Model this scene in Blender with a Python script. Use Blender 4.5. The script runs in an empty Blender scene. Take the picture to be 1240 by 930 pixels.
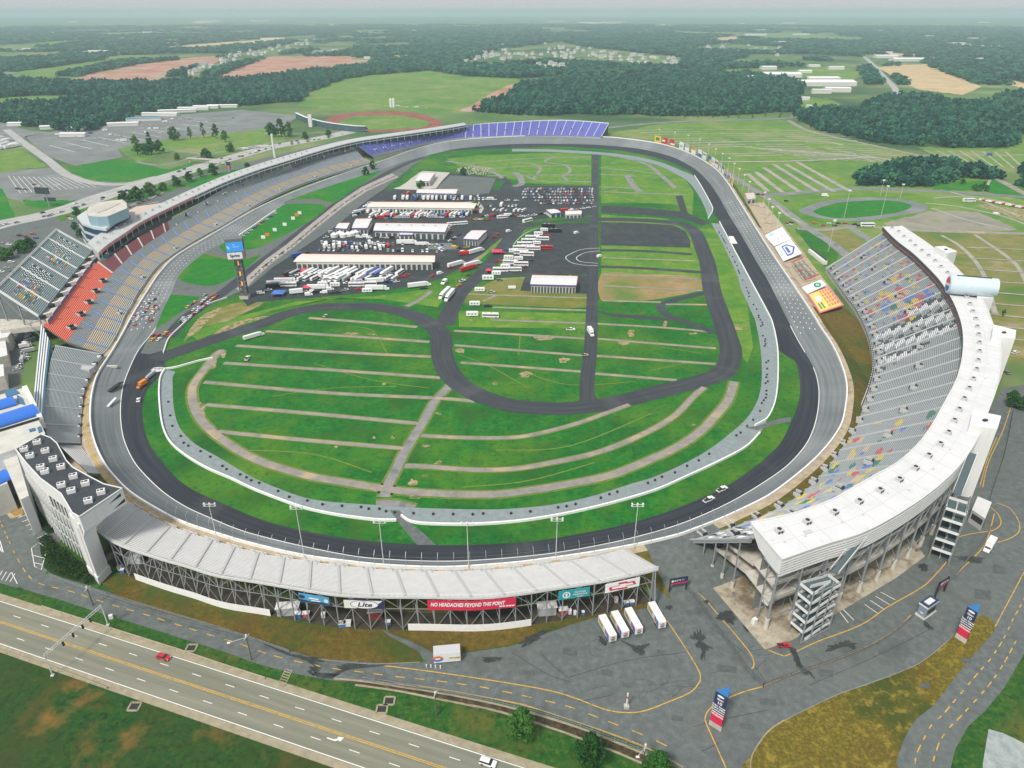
import bpy,math,random
from math import sin,cos,tan,atan,atan2,pi,hypot,sqrt,radians,floor
from mathutils import Vector,Matrix,noise
from mathutils.geometry import tessellate_polygon
random.seed(11)
R=random.Random(5)
S=bpy.context.scene
COL=S.collection
# ------------------------------------------------------------------ survey
EYE,FOC,HOR=180.0,861.0,12.0
PITCH=atan((465-HOR)/FOC)
CP,SP=cos(PITCH),sin(PITCH)
def G(x,y,z=0.0):
 X=x-620.0;Y=y-465.0
 fw=FOC*CP-Y*SP;dn=FOC*SP+Y*CP
 t=(EYE-z)/dn
 return(X*t,fw*t,z)
def Gl(pts,z=0.0):
 return[G(p[0],p[1],p[2]if len(p)>2 else z)for p in pts]
def pix(X,Y,z=0.0):
 dz=z-EYE
 d=Y*CP-dz*SP;u=Y*SP+dz*CP
 return 620+FOC*X/d,465-FOC*u/d
def smooth(pts,n=6,closed=False):
 """Catmull-Rom through the points"""
 P=[tuple(p)for p in pts];out=[];m=len(P)
 k=len(P[0])
 rng=m if closed else m-1
 for i in range(rng):
  if closed:
   p0,p1,p2,p3=P[i-1],P[i],P[(i+1)%m],P[(i+2)%m]
  else:
   p0,p1,p2,p3=P[max(i-1,0)],P[i],P[i+1],P[min(i+2,m-1)]
  for s in range(n):
   t=s/n
   out.append(tuple(0.5*(2*p1[c]+(p2[c]-p0[c])*t+(2*p0[c]-5*p1[c]+4*p2[c]-p3[c])*t*t+(3*p1[c]-p0[c]-3*p2[c]+p3[c])*t**3)for c in range(k)))
 if not closed:out.append(P[-1])
 return out
def resample(pts,n):
 """n points evenly spaced along a polyline"""
 L=[0.0]
 for a,b in zip(pts,pts[1:]):L.append(L[-1]+math.dist(a,b))
 out=[];j=0
 for i in range(n):
  s=L[-1]*i/(n-1)
  while j<len(L)-2 and L[j+1]<s:j+=1
  d=L[j+1]-L[j]
  t=0 if d==0 else(s-L[j])/d
  out.append(tuple(a+(b-a)*t for a,b in zip(pts[j],pts[j+1])))
 return out
def length(pts):return sum(math.dist(a,b)for a,b in zip(pts,pts[1:]))
def lerp(a,b,t):return tuple(x+(y-x)*t for x,y in zip(a,b))
def offset(pts,d):
 """parallel polyline in plan, d metres to the left of travel (z kept)"""
 out=[];n=len(pts)
 for i in range(n):
  a=pts[max(i-1,0)];b=pts[min(i+1,n-1)]
  tx,ty=b[0]-a[0],b[1]-a[1];l=hypot(tx,ty)or 1
  dd=d[i]if isinstance(d,(list,tuple))else d
  out.append((pts[i][0]-ty/l*dd,pts[i][1]+tx/l*dd,pts[i][2]))
 return out
def inside(x,y,poly):
 c=False;n=len(poly);j=n-1
 for i in range(n):
  xi,yi=poly[i][0],poly[i][1];xj,yj=poly[j][0],poly[j][1]
  if(yi>y)!=(yj>y)and x<(xj-xi)*(y-yi)/(yj-yi)+xi:c=not c
  j=i
 return c
# ------------------------------------------------------------------ materials
def newmat(name):
 m=bpy.data.materials.new(name);m.use_nodes=True
 nt=m.node_tree;return m,nt,nt.nodes['Principled BSDF']
def plain(name,c,rough=0.6,metal=0.0,emit=0.0,var=0.0,vscale=1.5):
 m,nt,b=newmat(name)
 b.inputs['Base Color'].default_value=(*c,1)
 b.inputs['Roughness'].default_value=rough;b.inputs['Metallic'].default_value=metal
 if emit:
  b.inputs['Emission Color'].default_value=(*c,1);b.inputs['Emission Strength'].default_value=emit
 if var:
  mottle_nodes(nt,b,[tuple(v*(1-var)for v in c),c,tuple(min(1,v*(1+var))for v in c)],vscale)
 return m
def mottle_nodes(nt,b,cols,scale,stretch=(1,1,1),big=None,bigcol=None,bigscale=0.02,bigpos=(0.5,0.65),coord='pos',detail=6,lo=0.3,hi=0.7,rg=0.65):
 L=nt.links.new;N=nt.nodes.new
 if coord=='pos':
  g=N('ShaderNodeNewGeometry');src=g.outputs['Position']
 elif coord=='uv':
  g=N('ShaderNodeTexCoord');src=g.outputs['UV']
 else:
  g=N('ShaderNodeTexCoord');src=g.outputs['Object']
 mp=N('ShaderNodeMapping');mp.inputs['Scale'].default_value=stretch;L(src,mp.inputs['Vector'])
 n=N('ShaderNodeTexNoise');n.inputs['Scale'].default_value=scale;n.inputs['Detail'].default_value=detail;n.inputs['Roughness'].default_value=rg
 L(mp.outputs['Vector'],n.inputs['Vector'])
 r=N('ShaderNodeValToRGB');L(n.outputs['Fac'],r.inputs['Fac'])
 e=r.color_ramp.elements
 e[0].position=lo;e[0].color=(*cols[0],1);e[1].position=hi;e[1].color=(*cols[-1],1)
 for i,c in enumerate(cols[1:-1]):
  q=e.new(lo+(hi-lo)*(i+1)/(len(cols)-1));q.color=(*c,1)
 out=r.outputs['Color']
 for bc,bs,bp in(bigcol or[]):
  n2=N('ShaderNodeTexNoise');n2.inputs['Scale'].default_value=bs;n2.inputs['Detail'].default_value=7;n2.inputs['Roughness'].default_value=0.6
  L(src,n2.inputs['Vector'])
  mr=N('ShaderNodeMapRange');mr.inputs[1].default_value=bp[0];mr.inputs[2].default_value=bp[1];mr.inputs[4].default_value=bp[2]if len(bp)>2 else 1.0
  L(n2.outputs['Fac'],mr.inputs[0])
  mx=N('ShaderNodeMix');mx.data_type='RGBA';L(mr.outputs[0],mx.inputs[0]);L(out,mx.inputs[6]);mx.inputs[7].default_value=(*bc,1)
  out=mx.outputs[2]
 L(out,b.inputs['Base Color'])
 return n
def mottle(name,cols,scale,rough=0.9,bigcol=None,stretch=(1,1,1),bump=0.0,bumpscale=None,coord='pos',lo=0.3,hi=0.7,detail=6,rg=0.65):
 m,nt,b=newmat(name)
 b.inputs['Roughness'].default_value=rough
 b.inputs['Specular IOR Level'].default_value=0.25
 n=mottle_nodes(nt,b,cols,scale,stretch,bigcol=bigcol,coord=coord,lo=lo,hi=hi,detail=detail,rg=rg)
 if bump:
  bp=nt.nodes.new('ShaderNodeBump');bp.inputs['Strength'].default_value=bump;bp.inputs['Distance'].default_value=bumpscale or 0.3
  nt.links.new(n.outputs['Fac'],bp.inputs['Height']);nt.links.new(bp.outputs['Normal'],b.inputs['Normal'])
 return m
# ------------------------------------------------------------------ mesh building
class MB:
 def __init__(self):self.v=[];self.f=[];self.m=[];self.uv={}
 def quad(self,a,b,c,d,mat=0):
  i=len(self.v);self.v+=[a,b,c,d];self.f.append((i,i+1,i+2,i+3));self.m.append(mat);return self
 def face(self,pts,mat=0):
  i=len(self.v);self.v+=list(pts);self.f.append(tuple(range(i,i+len(pts))));self.m.append(mat);return self
 def poly(self,pts,mat=0):
  """any flat outline, concave too"""
  i=len(self.v);self.v+=list(pts)
  for t in tessellate_polygon([[Vector((p[0],p[1],0))for p in pts]]):
   a,b,c=(pts[k]for k in t)
   cr=(b[0]-a[0])*(c[1]-a[1])-(b[1]-a[1])*(c[0]-a[0])
   t=t if cr>=0 else(t[0],t[2],t[1])
   self.f.append(tuple(i+k for k in t));self.m.append(mat)
  return self
 def strip(self,A,B,mat=0,uv=False):
  """quads between two polylines of the same count; A is on the right of travel, B on the left"""
  i=len(self.v);n=len(A);self.v+=list(A)+list(B)
  s=0
  for k in range(n-1):
   self.f.append((i+k,i+k+1,i+n+k+1,i+n+k));self.m.append(mat(k)if callable(mat)else mat)
   if uv:
    d=math.dist(A[k],A[k+1]);self.uv[len(self.f)-1]=((s,0),(s+d,0),(s+d,1),(s,1));s+=d
  return self
 def prism(self,pts,z0,z1,mat=0,top=None,bottom=False):
  """upright walls round an outline with a lid"""
  n=len(pts)
  ar=sum(pts[k][0]*pts[(k+1)%n][1]-pts[(k+1)%n][0]*pts[k][1]for k in range(n))
  if ar<0:pts=pts[::-1]
  for k in range(n):
   a,b=pts[k],pts[(k+1)%n]
   self.quad((a[0],a[1],z0),(b[0],b[1],z0),(b[0],b[1],z1),(a[0],a[1],z1),mat)
  self.poly([(p[0],p[1],z1)for p in pts],mat if top is None else top)
  if bottom:
   k=len(self.f);self.poly([(p[0],p[1],z0)for p in pts],mat)
   for q in range(k,len(self.f)):self.f[q]=self.f[q][::-1]
  return self
 def box(self,c,s,rz=0.0,mat=0,top=None):
  """c = centre of the base, s = size"""
  ca,sa=cos(rz),sin(rz)
  P=[(c[0]+ca*x*s[0]/2-sa*y*s[1]/2,c[1]+sa*x*s[0]/2+ca*y*s[1]/2)for x,y in((-1,-1),(1,-1),(1,1),(-1,1))]
  return self.prism([(x,y,0)for x,y in P],c[2],c[2]+s[2],mat,top,True)
 def hull8(self,lo,hi,mat=0):
  """a box from four bottom and four top corners (counter-clockwise from above)"""
  for k in range(4):
   a,b=k,(k+1)%4
   self.quad(lo[a],lo[b],hi[b],hi[a],mat)
  self.quad(*hi,mat);self.quad(*lo[::-1],mat);return self
 def bar(self,p,q,w=0.2,h=None,mat=0):
  """a straight square bar from p to q"""
  p=Vector(p);q=Vector(q);h=h or w
  d=(q-p)
  if d.length<1e-6:return self
  d.normalize()
  up=Vector((0,0,1))if abs(d.z)<0.95 else Vector((1,0,0))
  s=d.cross(up).normalized()*w/2;u=s.normalized().cross(d).normalized()*h/2
  A=[tuple(p+k)for k in(-s-u,s-u,s+u,-s+u)];B=[tuple(q+k)for k in(-s-u,s-u,s+u,-s+u)]
  for k in range(4):self.quad(A[k],A[(k+1)%4],B[(k+1)%4],B[k],mat)
  self.quad(*A[::-1],mat);self.quad(*B,mat);return self
 def tube(self,p,q,r0,r1=None,n=8,mat=0):
  p=Vector(p);q=Vector(q);r1=r0 if r1 is None else r1
  d=(q-p).normalized();up=Vector((0,0,1))if abs(d.z)<0.95 else Vector((1,0,0))
  s=d.cross(up).normalized();u=s.cross(d)
  A=[tuple(p+(s*cos(2*pi*k/n)+u*sin(2*pi*k/n))*r0)for k in range(n)]
  B=[tuple(q+(s*cos(2*pi*k/n)+u*sin(2*pi*k/n))*r1)for k in range(n)]
  for k in range(n):self.quad(A[k],B[k],B[(k+1)%n],A[(k+1)%n],mat)
  self.face(B[::-1],mat);self.face(A,mat);return self
 def build(self,name,mats,parent=None,origin=None,local=False):
  o0=Vector((0,0,0))
  if origin is not None:o0=Vector(origin)
  elif parent is not None and not local:
   o0=parent.matrix_world.translation.copy()if False else wloc(parent)
  vs=self.v if o0.length==0 else[(v[0]-o0.x,v[1]-o0.y,v[2]-o0.z)for v in self.v]
  me=bpy.data.meshes.new(name);me.from_pydata(vs,[],self.f)
  if not isinstance(mats,(list,tuple)):mats=[mats]
  for m in mats:me.materials.append(m)
  if len(mats)>1:me.polygons.foreach_set('material_index',self.m)
  if self.uv:
   uvl=me.uv_layers.new(name='UVMap')
   for fi,co in self.uv.items():
    p=me.polygons[fi]
    for li,c in zip(p.loop_indices,co):uvl.data[li].uv=c
  me.update()
  o=bpy.data.objects.new(name,me);COL.objects.link(o)
  if parent is not None:o.parent=parent
  elif origin is not None:o.location=origin
  return o
def wloc(o):
 v=o.location.copy()
 while o.parent:o=o.parent;v+=o.location
 return v
def tag(o,label,cat,group=None,kind=None):
 o['label']=label;o['category']=cat
 if group:o['group']=group
 if kind:o['kind']=kind
 return o
def thing(name,label,cat,loc=(0,0,0),group=None,rz=0.0):
 o=bpy.data.objects.new(name,None);COL.objects.link(o);o.empty_display_size=0.5
 o.location=loc;o.rotation_euler=(0,0,rz);return tag(o,label,cat,group)
def structure(o):o['kind']='structure';return o
LAYER=[0.0]
def sheet(name,pts,mat,z=None,smoothn=0,closed=True):
 """a flat sheet of ground inside a traced outline"""
 if smoothn:pts=smooth(pts,smoothn,True)
 w=[G(p[0],p[1])for p in pts]
 return structure(MB().poly([(a,b,z)for a,b,_ in w]).build(name,mat))
def ribbon_pts(pts,width,smoothn=6):
 """left and right edges of a road from a traced centre line; width in metres (or per-point)"""
 if isinstance(width,(int,float)):pts=[(p[0],p[1],width)for p in pts]
 if smoothn:pts=smooth(pts,smoothn)
 c=[G(p[0],p[1])for p in pts];w=[p[2]/2 for p in pts]
 return offset(c,w),offset(c,[-k for k in w])
def road(name,pts,width,mat,z,smoothn=6,mb=None):
 m=mb or MB()
 if mb is not None and getattr(mb,'rag',0):
  pts=smooth([(p[0],p[1],p[2]if len(p)>2 else width)for p in pts],max(smoothn,4));n_=max(len(pts),int(length([G(p[0],p[1])for p in pts])/3));pts=resample(pts,n_)
  pts=[(p[0],p[1],p[2]*(1+mb.rag*noise.noise((p[0]*0.3,p[1]*0.6,mb.rag*9))+mb.rag*0.6*noise.noise((p[0]*0.9,p[1]*1.7,3))))for p in pts];smoothn=0
 Lf,Rt=ribbon_pts(pts,width,smoothn)
 if mb is not None:z+=0.004*(len(mb.f)%7)if False else 0.003*getattr(mb,'k',0);mb.k=getattr(mb,'k',0)+1
 m.strip([(p[0],p[1],z)for p in Rt],[(p[0],p[1],z)for p in Lf],uv=mb is None)
 if mb is None:return structure(m.build(name,mat))
def dashes(mb,line,z,width=0.3,on=3.0,off=9.0,mat=0):
 """painted dashes along a world polyline"""
 n=max(2,int(length(line)/1.0));P=resample(line,n);step=length(line)/(n-1)
 i=0
 while(i+1)*(on+off)<length(line):
  a=int(i*(on+off)/step);b=int((i*(on+off)+on)/step)
  if b>=n:break
  seg=[(p[0],p[1],z)for p in P[a:b+1]]
  if len(seg)>1:mb.strip(offset(seg,-width/2),offset(seg,width/2),mat)
  i+=1
def stripe(mb,line,z,width=0.3,mat=0):
 seg=[(p[0],p[1],z if z is not None else p[2])for p in line]
 mb.strip(offset(seg,-width/2),offset(seg,width/2),mat)
def copy_tree(o,parent=None):
 c=o.copy();COL.objects.link(c)
 if parent is not None:c.parent=parent
 for ch in[k for k in bpy.data.objects if k.parent==o]:copy_tree(ch,c)
 return c
KIDS={}
def dup(proto,loc,rz=0.0,label=None,group=None,paint=None,scale=1.0):
 """copy a thing with its parts and sub-parts; paint swaps the object-linked paint slots"""
 kids=KIDS.get(proto.name)
 if kids is None:
  kids=KIDS[proto.name]=[(c,[g for g in c.children])for c in proto.children]
 r=proto.copy();COL.objects.link(r);r.location=loc;r.rotation_euler=(0,0,rz);r.scale=(scale,)*3
 if label:r['label']=label
 if group:r['group']=group
 def fix(o):
  if paint and o.get('painted'):
   o.material_slots[0].material=paint
 fix(r)
 for c,gs in kids:
  d=c.copy();COL.objects.link(d);d.parent=r;fix(d)
  for g in gs:
   e=g.copy();COL.objects.link(e);e.parent=d;fix(e)
 return r
def paintable(o):
 """slot 0 takes its paint from the object, so copies sharing the mesh can differ"""
 m=o.material_slots[0].material;o.material_slots[0].link='OBJECT';o.material_slots[0].material=m;o['painted']=1
 return o
# ------------------------------------------------------------------ camera, air, light
cam=bpy.data.cameras.new('camera');camo=bpy.data.objects.new('camera',cam);COL.objects.link(camo)
cam.sensor_width=36;cam.lens=36*FOC/1240;cam.clip_start=1;cam.clip_end=60000
camo.location=(0,0,EYE);camo.rotation_euler=(pi/2-PITCH,0,0)
S.camera=camo
SUN_EL,SUN_AZ=radians(52),radians(215)
w=bpy.data.worlds.new('World');S.world=w;w.use_nodes=True
nt=w.node_tree;bg=nt.nodes['Background']
sky=nt.nodes.new('ShaderNodeTexSky');sky.sky_type='NISHITA';sky.sun_disc=False
sky.sun_elevation=SUN_EL;sky.sun_rotation=SUN_AZ;sky.air_density=1.0;sky.dust_density=4.0;sky.ozone_density=1.0;sky.altitude=200
mx=nt.nodes.new('ShaderNodeMix');mx.data_type='RGBA';mx.inputs[0].default_value=0.72
nt.links.new(sky.outputs['Color'],mx.inputs[6]);mx.inputs[7].default_value=(4.9,5.0,5.15,1)
nt.links.new(mx.outputs[2],bg.inputs['Color']);bg.inputs['Strength'].default_value=0.066
sun=bpy.data.lights.new('sun','SUN');sun.energy=1.5;sun.angle=radians(10);sun.color=(1,0.95,0.87)
suno=bpy.data.objects.new('sun',sun);COL.objects.link(suno)
suno.rotation_euler=(pi/2-SUN_EL,0,pi-SUN_AZ);suno.location=(-200,-200,400)
vs=S.view_settings;vs.view_transform='Standard';vs.look='None';vs.gamma=1;vs.use_curve_mapping=False;vs.exposure=1.24
cy=S.cycles;cy.use_denoising=True;cy.max_bounces=6;cy.diffuse_bounces=2;cy.glossy_bounces=2;cy.transmission_bounces=2;cy.volume_bounces=1;cy.transparent_max_bounces=8
cy.use_adaptive_sampling=True;cy.adaptive_threshold=0.012
m,nt,b=newmat('humid_air');nt.nodes.remove(b)
pv=nt.nodes.new('ShaderNodeVolumePrincipled');pv.inputs['Color'].default_value=(0.57,0.735,0.79,1);pv.inputs['Density'].default_value=1.02e-4
pv.inputs['Anisotropy'].default_value=0.0
nt.links.new(pv.outputs[0],nt.nodes['Material Output'].inputs['Volume'])
HZ=MB();HZ.box((0,9000,-1.5),(52000,52000,194.5))
hz=HZ.build('haze',m);hz['kind']='stuff'
tag(hz,'pale humid haze lying over the whole countryside','haze')
# ------------------------------------------------------------------ ground materials
def gcol(k=1.0):return[(0.004*k,0.07*k,0.012*k),(0.006*k,0.13*k,0.014*k),(0.035*k,0.2*k,0.016*k)]
M_infield=mottle('infield_turf',gcol(),0.11,bigcol=[((0.12,0.22,0.012),0.014,(0.48,0.68,0.7)),((0.06,0.17,0.018),0.5,(0.5,0.62,0.5)),((0.004,0.06,0.01),0.35,(0.52,0.64,0.55)),((0.10,0.19,0.012),0.06,(0.52,0.66,0.5)),((0.004,0.07,0.012),0.03,(0.5,0.66,0.7)),((0.36,0.22,0.1),0.075,(0.71,0.78,0.8))],bump=0.3,detail=9,rg=0.8)
M_lush=mottle('lush_turf',[(0.006,0.11,0.010),(0.012,0.16,0.012),(0.04,0.22,0.012)],0.15,bigcol=[((0.12,0.21,0.02),0.02,(0.5,0.7,0.6))],detail=9,rg=0.8)
M_verge=mottle('verge_turf',[(0.008,0.06,0.01),(0.02,0.09,0.012),(0.05,0.11,0.015)],0.3,bigcol=[((0.14,0.11,0.025),0.05,(0.52,0.72,0.7)),((0.08,0.12,0.02),0.6,(0.5,0.62,0.6)),((0.006,0.035,0.006),0.45,(0.52,0.64,0.6))],bump=0.3,detail=9,rg=0.8)
M_roadside=mottle('roadside_meadow',[(0.0057,0.0399,0.0076),(0.0133,0.0665,0.0104),(0.0333,0.0902,0.0114)],0.3,bigcol=[((0.004,0.026,0.005),0.5,(0.5,0.62,0.7)),((0.05,0.085,0.012),0.7,(0.52,0.64,0.6)),((0.045,0.055,0.012),0.03,(0.42,0.62,0.7)),((0.13,0.07,0.018),0.035,(0.53,0.64,0.7)),((0.28,0.13,0.035),0.05,(0.58,0.72,0.7))],bump=0.4,detail=9,rg=0.8)
M_dry=mottle('dry_grass',[(0.045,0.038,0.008),(0.11,0.08,0.014),(0.2,0.135,0.025)],0.45,bigcol=[((0.04,0.075,0.012),0.035,(0.48,0.62,0.85)),((0.10,0.045,0.012),0.06,(0.56,0.7,0.6))],bump=0.4,detail=9,rg=0.8)
M_gold=mottle('golden_grass',[(0.05,0.045,0.008),(0.12,0.10,0.014),(0.30,0.22,0.028)],0.9,bigcol=[((0.035,0.06,0.01),0.03,(0.50,0.62,0.8)),((0.09,0.055,0.012),0.045,(0.56,0.7,0.6)),((0.34,0.25,0.04),0.35,(0.53,0.66,0.6))],bump=0.4,detail=9,rg=0.8)
M_camp=mottle('camping_grass',[(0.06,0.15,0.025),(0.12,0.22,0.035),(0.22,0.28,0.06)],0.05,bigcol=[((0.30,0.26,0.12),0.012,(0.52,0.72,0.8)),((0.05,0.17,0.03),0.008,(0.5,0.65,0.7))],detail=9,rg=0.8)
M_camp_dry=mottle('worn_camping_grass',[(0.10,0.13,0.03),(0.18,0.18,0.05),(0.30,0.25,0.11)],0.08,bigcol=[((0.36,0.28,0.18),0.03,(0.55,0.68,0.8)),((0.06,0.15,0.02),0.02,(0.52,0.62,0.8))],detail=9,rg=0.8)
M_country=mottle('open_country',[(0.05,0.13,0.035),(0.12,0.19,0.055),(0.26,0.27,0.12)],0.006,bigcol=[((0.025,0.075,0.03),0.002,(0.45,0.6,0.9)),((0.28,0.24,0.14),0.0015,(0.6,0.7,0.8))])
M_farinfield=mottle('yellow_green_turf',[(0.05,0.15,0.02),(0.10,0.22,0.022),(0.2,0.28,0.035)],0.1,bigcol=[((0.02,0.15,0.015),0.02,(0.5,0.66,0.7)),((0.28,0.22,0.08),0.05,(0.6,0.72,0.7))],detail=9,rg=0.8)  # turf of a brighter, yellower green than the near infield
M_reddirt=mottle('red_clay',[(0.30,0.12,0.07),(0.42,0.20,0.13),(0.5,0.33,0.25)],0.012,bigcol=[((0.16,0.22,0.07),0.008,(0.56,0.66,0.8)),((0.36,0.3,0.26),0.006,(0.5,0.65,0.7))])
M_wheat=mottle('harvested_field',[(0.40,0.28,0.14),(0.5,0.37,0.2),(0.58,0.45,0.28)],0.02,bigcol=[((0.3,0.27,0.12),0.01,(0.55,0.7,0.6))])
M_dirtpatch=mottle('bare_earth',[(0.26,0.18,0.09),(0.36,0.26,0.15),(0.44,0.34,0.22)],0.5,bigcol=[((0.05,0.14,0.018),0.28,(0.46,0.58,0.85))],detail=9,rg=0.8)
M_asph=mottle('aged_asphalt',[(0.0857,0.1005,0.0980),(0.1128,0.1300,0.1250),(0.1531,0.1691,0.1617)],0.45,bigcol=[((0.145,0.155,0.145),0.03,(0.5,0.7,0.6)),((0.055,0.065,0.065),0.06,(0.54,0.7,0.6)),((0.13,0.115,0.09),0.012,(0.56,0.7,0.5))],rough=0.85)
M_asph_dark=mottle('fresh_asphalt',[(0.0272,0.0328,0.0368),(0.0384,0.0456,0.0504),(0.0544,0.0616,0.0656)],0.15,bigcol=[((0.085,0.088,0.095),0.03,(0.54,0.72,0.7))],rough=0.8)
M_ribbon=mottle('road_course_asphalt',[(0.032,0.0368,0.044),(0.044,0.0496,0.0568),(0.0624,0.068,0.0736)],1.0,stretch=(0.02,5,1),coord='uv',bigcol=[((0.11,0.115,0.125),0.03,(0.52,0.72,0.6))],rough=0.8)
M_lotgrey=mottle('grey_parking_asphalt',[(0.1408,0.154,0.1496),(0.1804,0.1936,0.1892),(0.2376,0.2464,0.2376)],0.03,bigcol=[((0.13,0.145,0.145),0.012,(0.5,0.7,0.7)),((0.33,0.31,0.28),0.02,(0.58,0.72,0.6))],rough=0.9)
M_path=mottle('worn_gravel_path',[(0.184,0.1748,0.1564),(0.2576,0.2392,0.2116),(0.3312,0.2852,0.23)],0.15,bigcol=[((0.42,0.33,0.2),0.06,(0.54,0.66,0.8)),((0.17,0.2,0.13),0.09,(0.58,0.7,0.6))])
M_path_grey=mottle('grey_path',[(0.18,0.18,0.18),(0.225,0.225,0.2205),(0.279,0.27,0.252)],0.2,bigcol=[((0.14,0.145,0.15),0.08,(0.56,0.62,0.8))])
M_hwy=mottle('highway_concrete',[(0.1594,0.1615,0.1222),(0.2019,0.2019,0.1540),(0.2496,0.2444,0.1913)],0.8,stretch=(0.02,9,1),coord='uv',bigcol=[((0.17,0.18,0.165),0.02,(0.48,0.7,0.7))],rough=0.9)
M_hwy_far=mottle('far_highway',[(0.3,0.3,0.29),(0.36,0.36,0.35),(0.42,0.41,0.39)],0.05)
M_shoulder=mottle('highway_shoulder',[(0.2376,0.2079,0.1386),(0.3069,0.2722,0.1881),(0.3762,0.3366,0.2376)],0.4)
M_track=mottle('banked_track_asphalt',[(0.1144,0.132,0.1364),(0.1628,0.1804,0.1848),(0.22,0.2376,0.2376)],1.0,stretch=(0.012,9,1),coord='uv',bigcol=[((0.30,0.31,0.32),0.012,(0.5,0.68,0.7)),((0.12,0.125,0.135),0.03,(0.56,0.72,0.6))],rough=0.85)
M_apron=mottle('apron_asphalt',[(0.0187,0.0234,0.0312),(0.0289,0.0343,0.0429),(0.0452,0.0515,0.0593)],1.0,stretch=(0.015,7,1),coord='uv',bigcol=[((0.09,0.095,0.10),0.02,(0.55,0.72,0.6))],rough=0.8)
M_band=mottle('oiled_gravel_strip',[(0.1804,0.2214,0.2255),(0.2214,0.2624,0.2665),(0.2624,0.2993,0.2993)],0.4,bigcol=[((0.2,0.22,0.22),0.05,(0.56,0.68,0.7))])
M_conc=mottle('pale_concrete',[(0.38,0.36,0.32),(0.46,0.44,0.39),(0.53,0.5,0.45)],0.3,bigcol=[((0.33,0.28,0.2),0.06,(0.55,0.7,0.7))])
M_tan=mottle('tan_walkway',[(0.30,0.25,0.17),(0.40,0.33,0.23),(0.5,0.42,0.31)],0.3,bigcol=[((0.17,0.13,0.08),0.08,(0.55,0.66,0.8))])
M_white=plain('white_paint',(0.80,0.80,0.78),0.55,var=0.06,vscale=0.6)
M_whiteline=plain('white_road_paint',(0.72,0.72,0.68),0.8,var=0.12,vscale=2)
M_yellow=mottle('yellow_road_paint',[(0.38,0.22,0.04),(0.56,0.34,0.05),(0.66,0.43,0.08)],1.5,rough=0.8,bigcol=[((0.2,0.16,0.09),0.5,(0.52,0.68,0.75))])
M_wet=mottle('wet_asphalt',[(0.028,0.032,0.032),(0.042,0.048,0.047),(0.062,0.07,0.068)],0.5,rough=0.45)
# ------------------------------------------------------------------ the ground, far to the horizon
gm=MB();NR=96
rings=[0,300,700,1500,3000,6000,12000,24500]
for a,b in zip(rings,rings[1:]):
 for k in range(NR):
  t0,t1=2*pi*k/NR,2*pi*(k+1)/NR
  if a==0:gm.face([(0,0,0),(b*sin(t1),b*cos(t1),0),(b*sin(t0),b*cos(t0),0)][::1])
  else:gm.quad((a*sin(t0),a*cos(t0),0),(a*sin(t1),a*cos(t1),0),(b*sin(t1),b*cos(t1),0),(b*sin(t0),b*cos(t0),0))
gm.f=[f[::-1]for f in gm.f]if False else gm.f
structure(gm.build('ground',M_country))
# ------------------------------------------------------------------ the speedway
O_=[(310,254,2),(347,237,2),(385,222,2),(430,206,3),(470,193,4),(500,182,5),(535,173,6),(572,168.5,6),(620,165.5,6),(670,164.5,6),(730,166,6),(760,168.5,6),(792,173,6),(815,178.5,6),(835,186,6),(852,195,5),(867.5,206,4.5),(880,221,4),(892.5,241,3),(910,269,2),(930,301,2),(957,341,2),(984,382,2.5),(991,394,3),(1005,415,4),(1015,435,5),(1022.5,457,6),(1024.5,475,6),(1022,497,6),(1017.5,515,6),(1005,535,6),(985,557.5,6),(957.5,581,6),(930,601,6),(902,615.5,6),(870,630,6),(835,643.5,6),(815,650,6),(767,661,6),(707,671.5,6),(650,679.5,6),(620,683,6),(560,687.5,6),(517.5,688,6),(465,685.5,6),(430,682,6),(370,674,6),(310,660.5,6),(265,647.5,6),(222,633,6),(190,616.5,6),(160,597.5,6),(140,578,6),(127.5,561.5,6),(118,542,6),(112,521,6),(110.5,500,5.5),(113,475,5),(120,452.5,4),(135,429,3),(150,403.5,2.5),(162,381,2),(180,352,2),(195,330,2),(215,310,2),(250,289,2)]
I1_=[(342,249),(350,242.3),(397.5,226),(428,216),(460,206),(495,194),(535,184),(560,179.5),(620,174.5),(695,174.5),(745,177),(782,181.5),(815,190.5),(837.5,202),(850,212),(860,223),(870,237.5),(882.5,260),(895,280),(915,315),(930,340),(950,380),(962.5,405),(975,427),(985.5,446),(990,460),(992,476),(990.5,498),(985,520),(975,540),(955,562.5),(930,581),(895,602.5),(860,620),(820,636),(770,650.5),(720,661.5),(670,670),(620,675.5),(560,679.5),(510,679.5),(470,677.5),(430,674),(370,662.5),(310,648),(282,639),(250,625.5),(225,614),(200,598),(180,580),(162,559),(150,533),(146,510),(146,487.5),(149,467.5),(155,450),(167.5,424),(188,398),(198,374),(207,356),(216,335),(230,320),(249,306),(266,297),(288,287),(312,269)]
I2_=[(520,187.5),(560,181.5),(620,179.5),(670,177.3),(732,180.5),(770,185.5),(805,194),(830,204.5),(841,213),(850,227),(860,246),(863,256),(871,269),(890,305),(910,342.5),(930,380),(937,398),(941,418),(946,427),(960,435.5),(966,445),(969,470),(966,490),(957.5,512.5),(945,537),(930,552),(920,561),(882,587.5),(845,605),(807,620),(757,635),(707,645.5),(657,654),(620,657.5),(560,660),(507,659.5),(435,654),(385,646),(347.5,638),(310,627),(265,607.5),(235,594),(212,577.5),(195,557.5),(182.5,540),(175,520),(172.5,500),(174,485),(180,470),(194,455),(200,447),(199,425),(205,410),(220,395),(245,373),(275,361),(305,345),(330,326),(405,277),(440,248),(465,231),(497,200)]
Ow=smooth([G(*p)for p in O_],6,True)
I1w=smooth([G(*p)for p in I1_],6,True)
I2w=smooth([G(*p)for p in I2_],6,True)
CX,CY=-40.0,620.0
NT=960
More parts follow.
